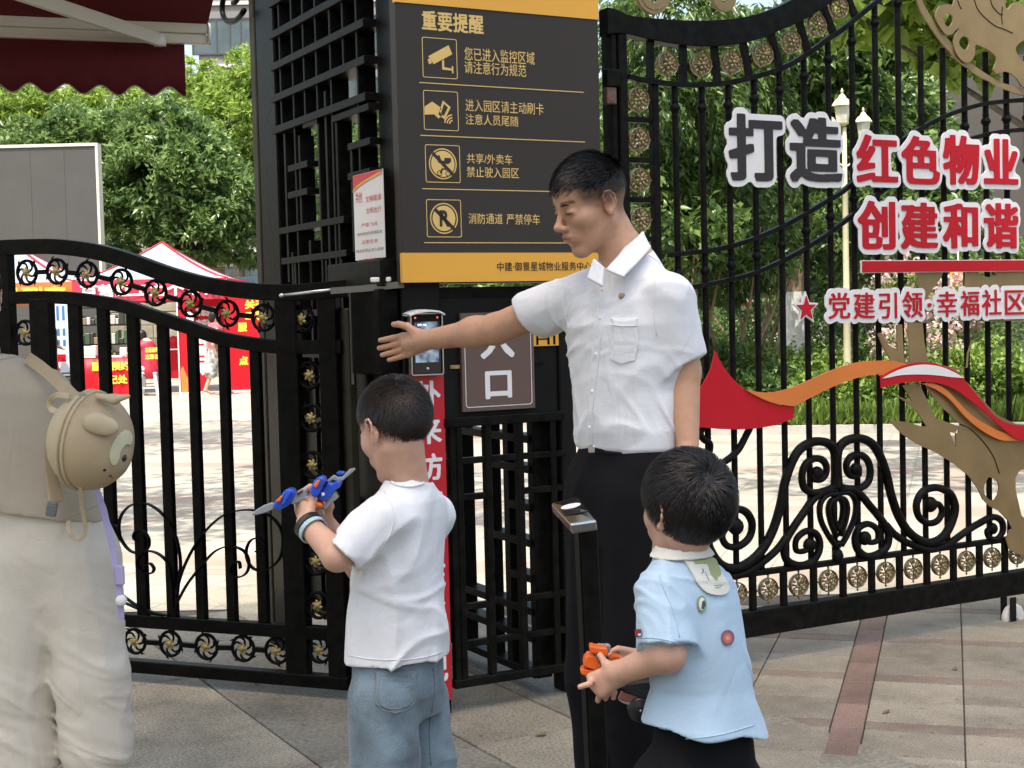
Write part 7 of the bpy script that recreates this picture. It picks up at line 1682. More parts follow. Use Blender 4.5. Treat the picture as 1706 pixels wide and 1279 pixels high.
conform('back_pocket', [(626, 1118), (693, 1118), (690, 1172), (657, 1190), (626, 1174)], BJ, DENIM, boy, .003, .0026)
for P in ([(628, 1120), (628, 1171), (657, 1186), (688, 1170), (691, 1120)], [(632, 1122), (632, 1168), (657, 1180), (684, 1166), (687, 1122)]): seam('pocket_stitch', P, BJ, DST, boy, .0008, .0034, 6)
seam('side_seam', [(722, 1112), (724, 1150), (716, 1210), (718, 1275)], BJ, DENIM, boy, .0015, .001)
for q in (W(640, 1670, 2.84), W(715, 1670, 2.9)): shoe(boy, (q.x, q.y), (-.7, .7, 0), WHITEP, .2, .075)
# wrist straps
ax = (Vector(Lw) - Vector(Le)).normalized()
def band(parent, c, ax, r, w, m, name, th=.0022):
    a = ax.orthogonal().normalized(); b = ax.cross(a); pts = [c + (a * math.cos(t) + b * math.sin(t)) * r - parent.matrix_basis.translation for t in np.linspace(0, 2 * math.pi, 21)[:-1]]
    V = []; Fs = []
    for p_, t in zip(pts, np.linspace(0, 2 * math.pi, 21)[:-1]):
        o = a * math.cos(t) + b * math.sin(t); V += [p_ - ax * w / 2, p_ + ax * w / 2, p_ + ax * w / 2 + o * th, p_ - ax * w / 2 + o * th]
    for i in range(20):
        j = (i + 1) % 20
        for k in range(4): Fs.append((i * 4 + k, j * 4 + k, j * 4 + (k + 1) % 4, i * 4 + (k + 1) % 4))
    return MB().add(V, Fs).build(name, m, parent)
band(boy, Vector(Lw) - ax * .008, ax, .0265, .012, DARKLEATHER, 'watch_strap'); band(boy, Vector(Lw) - ax * .022, ax, .0265, .009, mat('pale_blue_band', (.35, .5, .55), .5), 'bracelet')

# ---- boy in the pale blue shirt --------------------------------------
YC = 2.6
kid = empty('person', 'small boy in pale blue shirt with ivory sailor collar holding an orange toy', 'person', (W(1150, 1230, YC).x, YC, 0))
T = Frame(W(1141, 850, YC), (-.60, .80, 0), R(-6), 0, .825)
hd = heading(-.5, .866); tx = lambda px, Y=YC: W(px, 1000, Y).x; zc = lambda y, px=1150, Y=YC: W(px, y, Y).z
neck = W(1136, 925, 2.6)
Lj, Le, Lw = W(1098, 990, 2.54), W(1112, 1090, 2.50), W(1030, 1121, 2.58); Rj, Re, Rw = W(1196, 985, 2.68), W(1165, 1110, 2.80), W(1074, 1098, 2.74)
S = Shape(); add_head(S, T, True, neck_to=neck, neck_r=.044)
kt = Loft([(zc(1260), tx(1166), YC, .055, .075, hd), (zc(1150), tx(1172), YC, .05, .066, hd), (zc(1050), tx(1162), YC, .05, .07, hd), (zc(1000), tx(1150), YC, .05, .08, hd), (zc(958), tx(1143), YC, .042, .064, hd), (zc(936), tx(1138), YC, .033, .042, hd)]); S.u(kt, .015)
S.u(Cap(Lj, Le, .032, .033), .02); S.u(Cap(Le, Lw, .0295, .0215), .012); S.u(Cap(Rj, Re, .030, .03), .02); S.u(Cap(Re, Rw, .029, .022), .012)
for a, b, c in ((W(1120, 1290, 2.57), W(1110, 1450, 2.56), W(1112, 1690, 2.62)), (W(1200, 1290, 2.65), W(1215, 1450, 2.66), W(1230, 1690, 2.7))): S.u(Cap(a, b, .055, .04), .03); S.u(Cap(b, c, .038, .027), .02)
dH = (W(998, 1138, 2.60) - Vector(Lw)).normalized()
ns_ = .70
nB = Vector((-.25, -.93, .1)); dn = dH; nn = (nB - dn * nB.dot(dn)).normalized(); tt = nn.cross(dn)
def hp(x, y, z): return Vector(Lw) + (dn * x + tt * y + nn * z) * ns_
up_ = 1 if tt.z > 0 else -1
for y0, kx, y1 in ((.016, .078, .024), (.005, .082, .006), (-.006, .078, -.012), (-.016, .070, -.028)): S.u(Cap(hp(.0, y0 * up_, 0), hp(kx, y1 * up_, 0), .0145 * ns_, .012 * ns_), .012)
def finger(P, r0, k=.002):
    for i in range(len(P) - 1): S.u(Cap(P[i], P[i + 1], r0 * (1 - .1 * i), r0 * (.92 - .1 * i)), k)
finger([hp(.076, .022 * up_, 0), W(983, 1139, 2.585), W(966, 1144, 2.58)], .0066)
finger([hp(.078, .004 * up_, 0), W(1000, 1154, 2.60), W(996, 1167, 2.615)], .0068); finger([hp(.072, -.012 * up_, 0), W(1012, 1155, 2.60), W(1009, 1164, 2.615)], .0064); finger([hp(.062, -.026 * up_, 0), W(1024, 1153, 2.60), W(1022, 1163, 2.612)], .006)
finger([hp(.012, .022 * up_, -.004), W(1010, 1107, 2.59), W(1000, 1092, 2.60)], .0078, .006)
add_hand(S, Rw, (W(1040, 1094, 2.74) - Vector(Rw)).normalized(), (.1, .8, .5), -1, .68, ((40, 60, 40),) * 4, k=.0022)
body = sdf_object('body', S, (.06, 2.3, .02), (.52, 2.95, 1.16), .0036, SKIN_C, kid, 1, lambda P: head_tint(T, P, ones(P)))
hair(T, kid, HAIRB, lambda p: (p[:, 2] > np.where(p[:, 0] > .02, .038, np.where(p[:, 0] > -.035, -.006 + (p[:, 0] + .035) * .6, -.052 + np.clip(p[:, 0] + .09, 0, .1) * .8))) & (p[:, 0] < .088), (-.085, .02, .085), 24000, .068, .022, 8, swirl=.5, width=.0008, down=.3, cap_r=1.05, steps=8, taper=.12, edge=.005, jitter=.10)
SH = Shape(); dL = Vector(Le) - Vector(Lj); slL = Vector(Lj) + dL * .84; dR = Vector(Re) - Vector(Rj); slR = Vector(Rj) + dR * .75
SH.u(Cap(Vector(Lj) + Vector((.008, .008, -.004)), slL + dL.normalized() * .04, .047, .054), 0); SH.inter(Half(slL, dL.normalized() + Vector((-.12, 0, 0))), .003); SH.sub(Cap(slL - dL.normalized() * .025, slL + dL.normalized() * .1, .0455, .048), .003)
S2 = Shape(); S2.u(Cap(Vector(Rj) + Vector((-.012, 0, -.004)), slR, .044, .046), 0); S2.sub(Cap(slR, slR + dR.normalized() * .1, .041, .041), .003); SH.u(S2.ev, .0)
SH.u(Loft([(zc(1232), tx(1163), YC, .108, .124, hd), (zc(1190), tx(1166), YC, .094, .107, hd), (zc(1140), tx(1170), YC, .080, .091, hd), (zc(1060), tx(1163), YC, .074, .090, hd), (zc(1000), tx(1152), YC, .070, .096, hd), (zc(975), tx(1147), YC, .064, .092, hd), (zc(950), tx(1142), YC, .054, .076, hd), (zc(932), tx(1139), YC, .044, .052, hd)]), .024)
SH.inter(Half(W(1160, 1222, YC - .1), (-.13, -.05, -1)), .003)
SH.u(Off([kt, Cap(Lj, Vector(Lj) + dL * .6, .034, .034), Cap(Rj, Vector(Rj) + dR * .5, .032, .031)], .007), .01)
SH.sub(Cap(neck + Vector((0, 0, .008)), neck + Vector((0, 0, .1)), .042, .048), .004)
SH.sub(Loft([(zc(1265), tx(1163), YC, .100, .116, hd), (zc(1214), tx(1163), YC, .098, .113, hd)]), .003)
def kid2(P):
    low = np.clip((zc(1040) - P[:, 2]) / .2, 0, 1); ang = np.arctan2(P[:, 1] - YC, P[:, 0] - tx(1158))
    return .0045 * vnoise(P * A3((7, 7, 3)) + 81) + .0010 * vnoise(P * 18 + 5) + .0042 * low * np.sin(ang * 5 + 1.8 * vnoise(P * A3((4, 4, 2)) + 9)) - .0045 * crease(P, (9, 9, 4), 93.0) - .0038 * crease(P + P[:, [2, 0, 1]] * .7, (9, 9, 9), 97.0, 1.2, 3.4)
SH.disp.append(kid2)
shirt = sdf_object('shirt', SH, (.0, 2.3, .55), (.52, 2.9, .98), .0034, PALEBLUE, kid, 1); B = bvh_of(shirt)
CS = Shape(); nk = neck
CS.u(Loft([(neck.z + .020, tx(1137), YC, .044, .048, hd), (neck.z + .000, tx(1138), YC, .056, .062, hd)]), 0)
CS.sub(Cap(neck + Vector((0, 0, -.06)), neck + Vector((0, 0, .1)), .0445, .046), .003)
sdf_object('collar_band', CS, (.15, 2.45, .8), (.48, 2.8, 1.05), .003, CREAMC, kid, 1)
conform('collar_flap', sm([(1098, 927), (1108, 917), (1130, 914), (1160, 914), (1176, 922), (1190, 942), (1203, 962), (1211, 976), (1209, 987), (1199, 992), (1182, 990), (1168, 982), (1158, 968), (1148, 950), (1139, 936), (1128, 931), (1110, 930)], 3), B, CREAMC, kid, .006, .004, 3)
GRNP = mat('green_print', (.30, .33, .15), .7); INKP = mat('dark_print', (.05, .06, .07), .7)
conform('printed_crocodile', sm([(1153, 937), (1164, 935), (1178, 931), (1188, 935), (1193, 945), (1197, 955), (1195, 964), (1189, 968), (1182, 960), (1178, 950), (1176, 943), (1168, 941), (1156, 941)], 3), B, GRNP, kid, .0068, .0006, 2.5)
seam('printed_line', [(1166, 957), (1169, 953), (1167, 949)], B, INKP, kid, .0006, .0068)
for P in ([(1172, 955), (1177, 968)], [(1186, 977), (1200, 974)], [(1188, 981), (1197, 979)]): seam('printed_line', P, B, INKP, kid, .0004, .0068)
def patch(name, cx_, cy_, rx, ry, m, off): conform(name, [(cx_ + rx * math.cos(a), cy_ + ry * math.sin(a)) for a in np.linspace(0, 2 * math.pi, 22)[:-1]], B, m, kid, off, .0008, 3)
patch('round_patch', 1168, 1006, 8, 14, mat('patch_green', (.20, .28, .14), .7), .003); patch('patch_centre', 1168, 1006, 5.5, 10.5, CREAMC, .0036); conform('patch_bird', [(1168, 1002), (1172, 1000), (1174, 1008), (1170, 1015), (1166, 1014)], B, INKP, kid, .0042, .0006, 2)
patch('round_patch', 1211, 1062, 10.5, 13, mat('patch_purple', (.22, .09, .15), .7), .003); patch('patch_centre', 1210, 1063, 7, 9, mat('patch_rose', (.50, .14, .14), .7), .0036); patch('patch_dot', 1210, 1063, 3.2, 4, mat('patch_orange', (.62, .32, .12), .7), .0042)
conform('sleeve_logo', [(1060, 1048), (1070, 1048), (1071, 1060), (1061, 1061)], B, mat('logo_navy', (.03, .03, .07), .6), kid, .003, .0006, 2); conform('sleeve_logo_red', [(1061.5, 1049.5), (1069, 1049.5), (1069, 1053.5), (1064.5, 1053.5), (1064.5, 1059), (1062, 1059)], B, REDP, kid, .0036, .0005, 1.5); conform('sleeve_logo_white', [(1066, 1055), (1070.3, 1055), (1070.6, 1059), (1066, 1059)], B, WHITEP, kid, .0036, .0005, 1.5)
seam('hem_seam', [(1066, 1232), (1100, 1232), (1150, 1230), (1200, 1224), (1256, 1208)], B, PALEBLUE, kid, .0011, .0005); seam('armhole_seam', [(1098, 958), (1108, 985), (1122, 1020), (1132, 1062)], B, PALEBLUE, kid, .0012, .0006); seam('hem_seam', [(1051, 1064), (1080, 1062), (1110, 1066), (1133, 1074)], B, PALEBLUE, kid, .001, .0006)
ST = Shape(); ST.u(Loft([(zc(1330), tx(1166), YC, .09, .112, hd), (zc(1200), tx(1166), YC, .078, .094, hd)]), 0)
for a, b in ((W(1118, 1310, 2.57), W(1108, 1450, 2.56)), (W(1206, 1310, 2.65), W(1225, 1450, 2.66))): ST.u(Cap(a, b, .078, .088), .02)
ST.disp.append(folds(9, 9, 5, .007, 13)); sdf_object('shorts', ST, (-.0, 2.3, .3), (.56, 2.95, .68), .006, BLKCLOTH, kid, 1)
for q in (W(1112, 1735, 2.62), W(1230, 1735, 2.7)): shoe(kid, (q.x, q.y), (-.5, .87, 0), WHITEP, .18, .07)

# ---- woman seen from behind -----------------------------------------
YW = 3.65
wom = empty('person', 'person in beige top and cream wide trousers seen from behind, cut by the photo edge', 'person', (W(60, 900, YW).x, YW, 0))
hd = heading(.15, .99); tx = lambda px, Y=YW: W(px, 800, Y).x; zc = lambda y, px=60, Y=YW: W(px, y, Y).z
T = Frame(W(-52, 500, YW), (-.1, .99, 0), R(8), 0, .96); neck = W(-34, 585, YW)
Lj, Rj = W(-95, 640, 3.66), W(80, 652, 3.62)
S = Shape(); add_head(S, T, neck_to=neck, neck_r=.05)
S.u(Loft([(zc(900), tx(70), YW, .08, .12, hd), (zc(780), tx(50), YW, .075, .11, hd), (zc(680), tx(20), YW, .075, .12, hd), (zc(625), tx(2), YW, .05, .095, hd)]), .02)
for a, b, c in ((Lj, W(-130, 800, 3.62), W(-60, 860, 3.85)), (Rj, W(120, 800, 3.66), W(60, 850, 3.92))): S.u(Cap(a, b, .042, .036), .03); S.u(Cap(b, c, .034, .024), .02)
add_hand(S, W(-60, 860, 3.85), (.3, .9, .1), (0, 0, 1), 1, .92); add_hand(S, W(60, 850, 3.92), (-.3, .9, .1), (0, 0, 1), -1, .92)
for a, b, c in ((W(30, 950, YW), W(30, 1130, YW), W(40, 1400, 3.68)), (W(140, 950, YW), W(150, 1120, YW), W(180, 1330, 3.60))): S.u(Cap(a, b, .08, .055), .03); S.u(Cap(b, c, .052, .035), .02)
body = sdf_object('body', S, (-1.6, 3.3, .02), (-.75, 4.2, 1.62), .0065, SKIN_W, wom, 1, lambda P: head_tint(T, P, ones(P)))
hair(T, wom, HAIRB, lambda p: (p[:, 2] > np.where(p[:, 0] > .02, .045, -.06)) & (p[:, 0] < .085), (-.06, 0, .1), 5000, .09, .012, 12, width=.0014, cap_r=1.04)
for q in (W(40, 1440, 3.68), W(185, 1350, 3.60)): shoe(wom, (q.x, q.y + .04), (.1, 1, 0), BEIGE, .23)
SH = Shape()
SH.u(Loft([(zc(893), tx(82), YW, .118, .150, hd), (zc(850), tx(76), YW, .116, .150, hd), (zc(780), tx(56), YW, .108, .146, hd), (zc(700), tx(34), YW, .104, .146, hd), (zc(650), tx(18), YW, .095, .150, hd), (zc(618), tx(8), YW, .075, .140, hd), (zc(602), tx(-2), YW, .060, .100, hd), (zc(590), tx(-16), YW, .054, .076, hd)]), 0)
for J, e in ((Lj, W(-120, 760, 3.64)), (Rj, W(104, 770, 3.64))): SH.u(Cap(Vector(J) + Vector((0, 0, -.01)), e, .050, .056), .06)
SH.sub(Cap(neck + Vector((0, 0, .0)), neck + Vector((0, 0, .1)), .052, .055), .004)
SH.inter(Half(W(100, 872, 3.5), (-.16, 0, -1)), .004)
SH.disp.append(lambda P: .005 * vnoise(P * A3((5, 5, 4)) + 101) - .004 * crease(P, (6, 6, 4), 107.0) - .0055 * (1 - 2.2 * np.abs(vnoise(P * A3((4, 5, 13)) + A3((0, 0, 1)) * (P[:, 0:1] * 8) + 111))) * np.clip((zc(760) - P[:, 2]) / .1, 0, 1) * np.clip(1 - (zc(780) - P[:, 2]) / .35, 0, 1))
shirt = sdf_object('top', SH, (-1.6, 3.3, .8), (-.8, 4.0, 1.36), .0052, BEIGE, wom, 1); B = bvh_of(shirt)
seam('neck_rib', [(-5, 598), (10, 597), (22, 594), (34, 596)], B, BEIGE, wom, .004, 0); seam('hem_seam', [(0, 893), (50, 882), (100, 866), (150, 846), (166, 840)], B, BEIGE, wom, .0022, .0)
PT = Shape(); PT.u(Loft([(zc(1060), tx(94), YW, .060, .120, hd), (zc(1000), tx(93), YW, .090, .142, hd), (zc(930), tx(90), YW, .108, .152, hd), (zc(850), tx(82), YW, .104, .138, hd), (zc(830), tx(80), YW, .10, .13, hd)]), 0)
PT.u(Cap(W(40, 930, YW), W(28, 1140, YW), .088, .092), .03); PT.u(Cap(W(24, 1140, YW), W(44, 1335, YW), .090, .100), .03)
PT.u(Cap(W(138, 930, YW - .01), W(151, 1130, YW - .02), .088, .087), .03); PT.u(Cap(W(152, 1130, YW - .02), W(160, 1245, YW - .02), .086, .088), .03)
PT.inter(Half(W(160, 1272, YW), (-.06, 0, -1)), .004); PT.sub(Cap(W(160, 1262, YW), W(160, 1330, YW), .078, .08), .003)
def pf(P):
    low = np.clip((zc(960) - P[:, 2]) / .2, 0, 1)
    Q = P + A3((0, 0, 1)) * (P[:, 0:1] * .5)
    return .004 * vnoise(P * A3((5, 5, 2)) + 121) - .0036 * crease(Q, (4, 5, 11), 131.0, 1.2, 3.2) * (.2 + .8 * low) - .0026 * crease(Q, (5, 6, 26), 137.0, 1.5, 2.6) * (.15 + low) - .0045 * crease(P, (9, 9, 1.3), 143.0, .6, 2.4)
PT.disp.append(pf)
sdf_object('trousers', PT, (-1.7, 3.3, .1), (-.75, 4.0, .96), .0052, LINEN, wom, 1)

# ---- animal faced child's backpack on the shoulder ---------------------
YP = 3.42
bp = empty('backpack', 'tan child\'s egg shaped backpack with a puppy face and floppy ears, worn at one shoulder', 'backpack', W(152, 735, YP))
TB = Frame(W(150, 734, YP), (.93, -.36, 0), R(12)); e_ = lambda n, c, r, m, sub=0, h=.003, extra=None: None
def part(name, prims, m, h=.003, par=bp):
    Sx = Shape()
    for k, pr in prims: Sx.u(pr, k)
    lo = np.min([(p.c - max(p.r)) if isinstance(p, Ell) else np.minimum(p.a - p.ra, p.b - p.rb) for _, p in prims], 0) - .02; hi = np.max([(p.c + max(p.r)) if isinstance(p, Ell) else np.maximum(p.a + p.ra, p.b + p.rb) for _, p in prims], 0) + .02
    return sdf_object(name, Sx, lo, hi, h, m, par, 1)
shell = part('shell', [(0, Ell(TB.p(.004, 0, 0), (.100, .098, .118), TB.R)), (.02, Ell(TB.p(.052, 0, -.028), (.050, .055, .05), TB.R))], BAGTAN)
part('back_shell', [(0, Ell(TB.p(-.018, 0, 0), (.080, .094, .112), TB.R))], BAGLIGHT)
for x, r in ((-.018, .006), (-.002, .004)):
    k_ = math.sqrt(max(0, 1 - ((x - .004) / .1) ** 2)); P = [TB.p(x, .1 * k_ * math.cos(a), .12 * k_ * math.sin(a)) - np.array(bp.location) for a in np.linspace(0, 2 * math.pi, 41)[:-1]]
    MB().tube(P, r, 6, closed=True).build('zip_piping', BAGLIGHT, bp)
part('ear', [(0, Ell(W(170, 708, 3.325), (.040, .012, .024), Matrix.Rotation(R(14), 3, 'Y'))), (.02, Ell(W(156, 702, 3.33), (.022, .014, .020)))], BAGLIGHT)
BSx = bvh_of(shell)
conform('cream_face', sm([(206, 716), (196, 724), (187, 738), (182, 755), (184, 770), (190, 774), (196, 766), (200, 750), (208, 740), (216, 740), (219, 728), (214, 718)], 3), BSx, BAGCREAM, bp, .004, .003, 3)
MB().ball(Vector(TB.p(.101, -.006, -.018)) - bp.location, .0105, 10, 7).build('nose', mat('dark_brown_gloss', (.04, .022, .016), .15), bp)
for y in (-.045,): 
    MB().ball(Vector(TB.p(.083, y, -.046)) - bp.location, .0055, 8, 6).build('eye', DARKLEATHER, bp)
MB().tube([Vector(TB.p(.088, -.03, -.06)) - bp.location, Vector(TB.p(.085, -.012, -.068)) - bp.location, Vector(TB.p(.088, .01, -.062)) - bp.location], .004, 6).build('mouth', mat('brown_felt', (.12, .07, .05), .7), bp)
def strap(P, w, m, name, par=bp, th=.003, up=None):
    Q = catmull([W(*p) for p in P], 6); V = []; Fs = []
    for i, q in enumerate(Q):
        t = (Q[min(i + 1, len(Q) - 1)] - Q[max(i - 1, 0)]).normalized(); n = (CAM_O - q).normalized(); n = (n + Vector(up or (0, 0, 0))).normalized(); s = t.cross(n).normalized(); n = s.cross(t)
        q = q - par.matrix_basis.translation; V += [q - s * w / 2 - n * th, q + s * w / 2 - n * th, q + s * w / 2 + n * th, q - s * w / 2 + n * th]
    for i in range(len(Q) - 1):
        for k in range(4): Fs.append((i * 4 + k, i * 4 + (k + 1) % 4, i * 4 + 4 + (k + 1) % 4, i * 4 + 4 + k))
    Fs += [(3, 2, 1, 0), tuple(len(V) - 4 + k for k in range(4))]
    return MB().add(V, Fs).build(name, m, par, bevel=.0015)
strap([(46, 596, 3.60), (66, 610, 3.545), (90, 630, 3.50), (112, 650, 3.45), (124, 662, 3.42)], .030, BAGTAN, 'shoulder_strap')
strap([(112, 688, 3.42), (98, 700, 3.42), (88, 724, 3.43), (83, 760, 3.44), (88, 800, 3.45), (100, 836, 3.46)], .024, BAGTAN, 'hanging_strap')
strap([(82, 700, 3.47), (78, 760, 3.48), (82, 815, 3.48), (86, 850, 3.47)], .008, BAGLIGHT, 'strap_edge')
strap([(116, 660, 3.37), (96, 658, 3.38), (84, 668, 3.40), (86, 682, 3.40), (104, 686, 3.38), (118, 684, 3.37)], .014, BAGLIGHT, 'grab_loop')
strap([(134, 808, 3.38), (137, 845, 3.40), (142, 880, 3.41), (136, 896, 3.41), (124, 897, 3.41), (115, 885, 3.41), (114, 868, 3.43)], .010, BAGTAN, 'webbing_loop')
part('trailing_ear', [(0, Cap(W(164, 660, 3.36), W(190, 665, 3.35), .008, .011)), (.01, Cap(W(190, 665, 3.35), W(214, 660, 3.34), .011, .005))], BAGLIGHT)
bk = W(86, 848, 3.44); MB().cbox(-.013, .013, -.004, .005, -.018, .018, .003).xf(Matrix.Translation(bk - bp.location) @ Matrix.Rotation(.2, 4, 'Y')).build('buckle', BUCKLE, bp)
for dz in (-.008, .0, .008): MB().box(-.012, .012, -.0065, -.0042, dz - .0015, dz + .0015).xf(Matrix.Translation(bk - bp.location) @ Matrix.Rotation(.2, 4, 'Y')).build('buckle_rib', BUCKLE, bp)
z = W(137, 656, 3.335); MB().cbox(-.010, .010, -.003, .003, -.005, .005, .002).xf(Matrix.Translation(z - bp.location)).build('zip_pull', SILVER, bp)
# lilac bag strap
ls = empty('lilac_strap', 'pale lilac bag strap with buckle hanging beside the cream trousers', 'strap', W(195, 900, 3.62)); LIL = cloth('lilac_webbing', (.42, .37, .58))
strap([(160, 812, 3.56), (172, 850, 3.54), (185, 900, 3.52), (194, 950, 3.51), (199, 1000, 3.51), (201, 1030, 3.51)], .016, LIL, 'webbing', ls)
bk = W(200, 958, 3.50); MB().cbox(-.011, .011, -.005, .005, -.024, .024, .003).xf(Matrix.Translation(bk - ls.location)).build('buckle', LIL, ls); MB().lathe(W(202, 1000, 3.50) - ls.location, [(.001, -.01), (.012, -.01), (.014, 0), (.012, .01), (.001, .01)], 12, 'y').build('toggle', WHITEP, ls)

# ---- toys ------------------------------------------------------------------
TBL = mat('toy_blue', (.012, .075, .52), .28, spec=.6); TOR_ = mat('toy_orange', (.75, .13, .012), .3, spec=.6); TGR = mat('toy_grey', (.26, .28, .30), .4); TBK = mat('toy_black', (.012, .012, .014), .4)
def slab_part(t, name, P, Y, th, m, bev=.002):
    """a shaped plate of the toy: outline from the photo at its distance, given its own thickness"""
    Q = [W(x, y, Y) - t.matrix_basis.translation for x, y in P]; n = len(Q); d = Vector((0, th, 0))
    V = [q - d / 2 for q in Q] + [q + d / 2 for q in Q]
    o = MB().add(V, [tuple(range(n)), tuple(range(2 * n - 1, n - 1, -1))] + [(i, i + n, (i + 1) % n + n, (i + 1) % n) for i in range(n)]).build(name, m, t, bevel=bev); return o
c3 = lambda P: crop(P, 400, 740, 5.8125)
t1 = empty('toy_blaster', 'blue, orange and grey transforming toy held up by the boy in white', 'toy', W(535, 820, 2.78))
slab_part(t1, 'grey_blade', c3([(105, 685), (160, 630), (230, 590), (310, 560), (340, 575), (330, 625), (250, 660), (170, 680)]), 2.77, .012, TGR)
slab_part(t1, 'blue_shell', c3([(330, 570), (350, 540), (400, 500), (430, 450), (480, 420), (530, 430), (545, 470), (520, 530), (470, 590), (400, 625), (340, 615)]), 2.77, .034, TBL, .006)
slab_part(t1, 'blue_ridge', c3([(395, 600), (420, 540), (450, 480), (495, 445), (505, 460), (470, 520), (430, 575)]), 2.75, .008, TBL)
slab_part(t1, 'orange_fin', c3([(350, 540), (400, 495), (415, 510), (390, 555), (360, 560)]), 2.752, .012, TOR_)
slab_part(t1, 'grey_joint', c3([(490, 550), (530, 500), (570, 450), (640, 420), (655, 430), (650, 490), (700, 500), (690, 530), (620, 530), (560, 560), (510, 575)]), 2.775, .026, TGR)
slab_part(t1, 'dark_vent', c3([(545, 480), (600, 440), (610, 450), (560, 495)]), 2.76, .006, TBK)
slab_part(t1, 'blue_pod', c3([(690, 440), (700, 390), (740, 330), (790, 300), (830, 315), (835, 350), (800, 410), (770, 480), (740, 510), (690, 480)]), 2.765, .036, TBL, .006)
slab_part(t1, 'orange_inlay', c3([(715, 400), (740, 355), (770, 340), (775, 365), (745, 415), (720, 420)]), 2.745, .006, TOR_)
slab_part(t1, 'blue_body', c3([(770, 480), (830, 400), (860, 350), (900, 375), (960, 340), (990, 360), (970, 410), (910, 450), (880, 500), (820, 550), (760, 530)]), 2.785, .03, TBL, .004)
slab_part(t1, 'white_bolt', c3([(780, 470), (810, 460), (825, 490), (795, 505)]), 2.762, .008, WHITEP)
slab_part(t1, 'orange_grip', c3([(635, 530), (680, 505), (730, 520), (760, 550), (800, 560), (810, 600), (760, 610), (720, 630), (700, 680), (655, 670), (640, 610)]), 2.775, .03, TOR_, .004)
slab_part(t1, 'grey_frame', c3([(810, 600), (850, 550), (880, 500), (910, 450), (930, 460), (955, 510), (930, 535), (890, 560), (850, 610), (820, 640)]), 2.79, .022, TGR)
slab_part(t1, 'red_stub', c3([(680, 690), (720, 660), (750, 680), (740, 705), (700, 712)]), 2.77, .016, mat('toy_red', (.5, .06, .07), .35))
slab_part(t1, 'grey_lever', c3([(710, 640), (760, 610), (810, 625), (820, 690), (800, 680), (790, 650), (740, 655)]), 2.785, .012, TGR)
slab_part(t1, 'barrel', c3([(840, 350), (900, 300), (930, 300), (940, 315), (990, 310), (1060, 240), (1110, 228), (1118, 245), (1060, 295), (1000, 345), (950, 360), (900, 340), (860, 370)]), 2.79, .014, TGR)
slab_part(t1, 'blue_sight', c3([(930, 275), (960, 258), (1020, 262), (1010, 290), (960, 300)]), 2.79, .014, TBL)
c6b = lambda P: crop(P, 940, 1040, 7.7545)
t2 = empty('toy_robot', 'orange and black folding toy held by the boy in pale blue', 'toy', W(995, 1110, 2.63))
slab_part(t2, 'orange_top', c6b([(320, 270), (345, 250), (400, 270), (540, 285), (565, 320), (555, 385), (500, 380), (400, 355), (330, 340)]), 2.63, .03, TOR_, .003)
slab_part(t2, 'grey_tab', c6b([(430, 250), (520, 258), (560, 250), (600, 275), (600, 310), (575, 380), (560, 300), (440, 275)]), 2.65, .016, TGR)
slab_part(t2, 'orange_block', c6b([(240, 490), (260, 420), (300, 375), (370, 370), (420, 400), (430, 470), (460, 500), (470, 560), (380, 555), (250, 510)]), 2.64, .04, TOR_, .004)
slab_part(t2, 'orange_foot', c6b([(205, 590), (235, 545), (320, 565), (460, 575), (470, 640), (440, 680), (330, 665), (215, 615)]), 2.64, .034, TOR_, .003)
slab_part(t2, 'blue_edge', c6b([(265, 650), (330, 680), (345, 710), (290, 690)]), 2.64, .02, mat('toy_pale_blue', (.3, .4, .55), .35))
slab_part(t2, 'orange_arm', c6b([(570, 410), (640, 380), (700, 395), (760, 440), (720, 480), (640, 490), (580, 450)]), 2.66, .024, TOR_)
slab_part(t2, 'black_frame', c6b([(480, 400), (560, 400), (600, 480), (760, 520), (760, 700), (600, 700), (420, 600)]), 2.68, .02, TBK)
slab_part(t2, 'black_shell', c6b([(740, 800), (800, 750), (1120, 715), (1150, 830), (1180, 860), (1150, 930), (1000, 930), (800, 850)]), 2.66, .03, TBK)
slab_part(t2, 'brown_blade', c6b([(690, 960), (740, 860), (900, 905), (1050, 960), (1000, 985), (880, 1010), (780, 1000)]), 2.655, .014, mat('toy_rust', (.24, .10, .07), .35))
slab_part(t2, 'grey_blade', c6b([(690, 965), (780, 1000), (880, 1010), (840, 1040), (740, 1000)]), 2.65, .01, TGR)
w_ = W(1066, 1180, 2.655) - t2.location; MB().lathe(w_, [(.004, -.016), (.020, -.015), (.0235, -.011), (.0235, .011), (.020, .015), (.004, .016)], 14, 'y').build('wheel', TBK, t2); MB().ball(w_ + Vector((0, -.017, 0)), .0025, 8, 5).build('wheel_pin', SILVER, t2)

# ---- card reader on its post ------------------------------------------------
YR = 3.3
top = W(974, 868, YR); base_ = W(1003, 1420, YR)
crd = empty('card_reader_post', 'slim black post with a slanted silver card reader on top before the man', 'card reader', (top.x, YR, 0))
kq = YR / F_PX
LEAN = Matrix(((1, 0, -.022, .022 * top.z), (0, 1, 0, 0), (0, 0, 1, 0), (0, 0, 0, 1)))
MB().cbox(-.019, .022, -.024, .024, 0, top.z, .003).xf(LEAN @ Matrix.Rotation(R(20), 4, 'Z')).build('post', BLACK2, crd)
MB().cbox(-.022, -.0195, -.014, .014, .1, top.z - .02, .001).xf(LEAN @ Matrix.Rotation(R(20), 4, 'Z')).build('cable_cover', DARKBOX, crd)
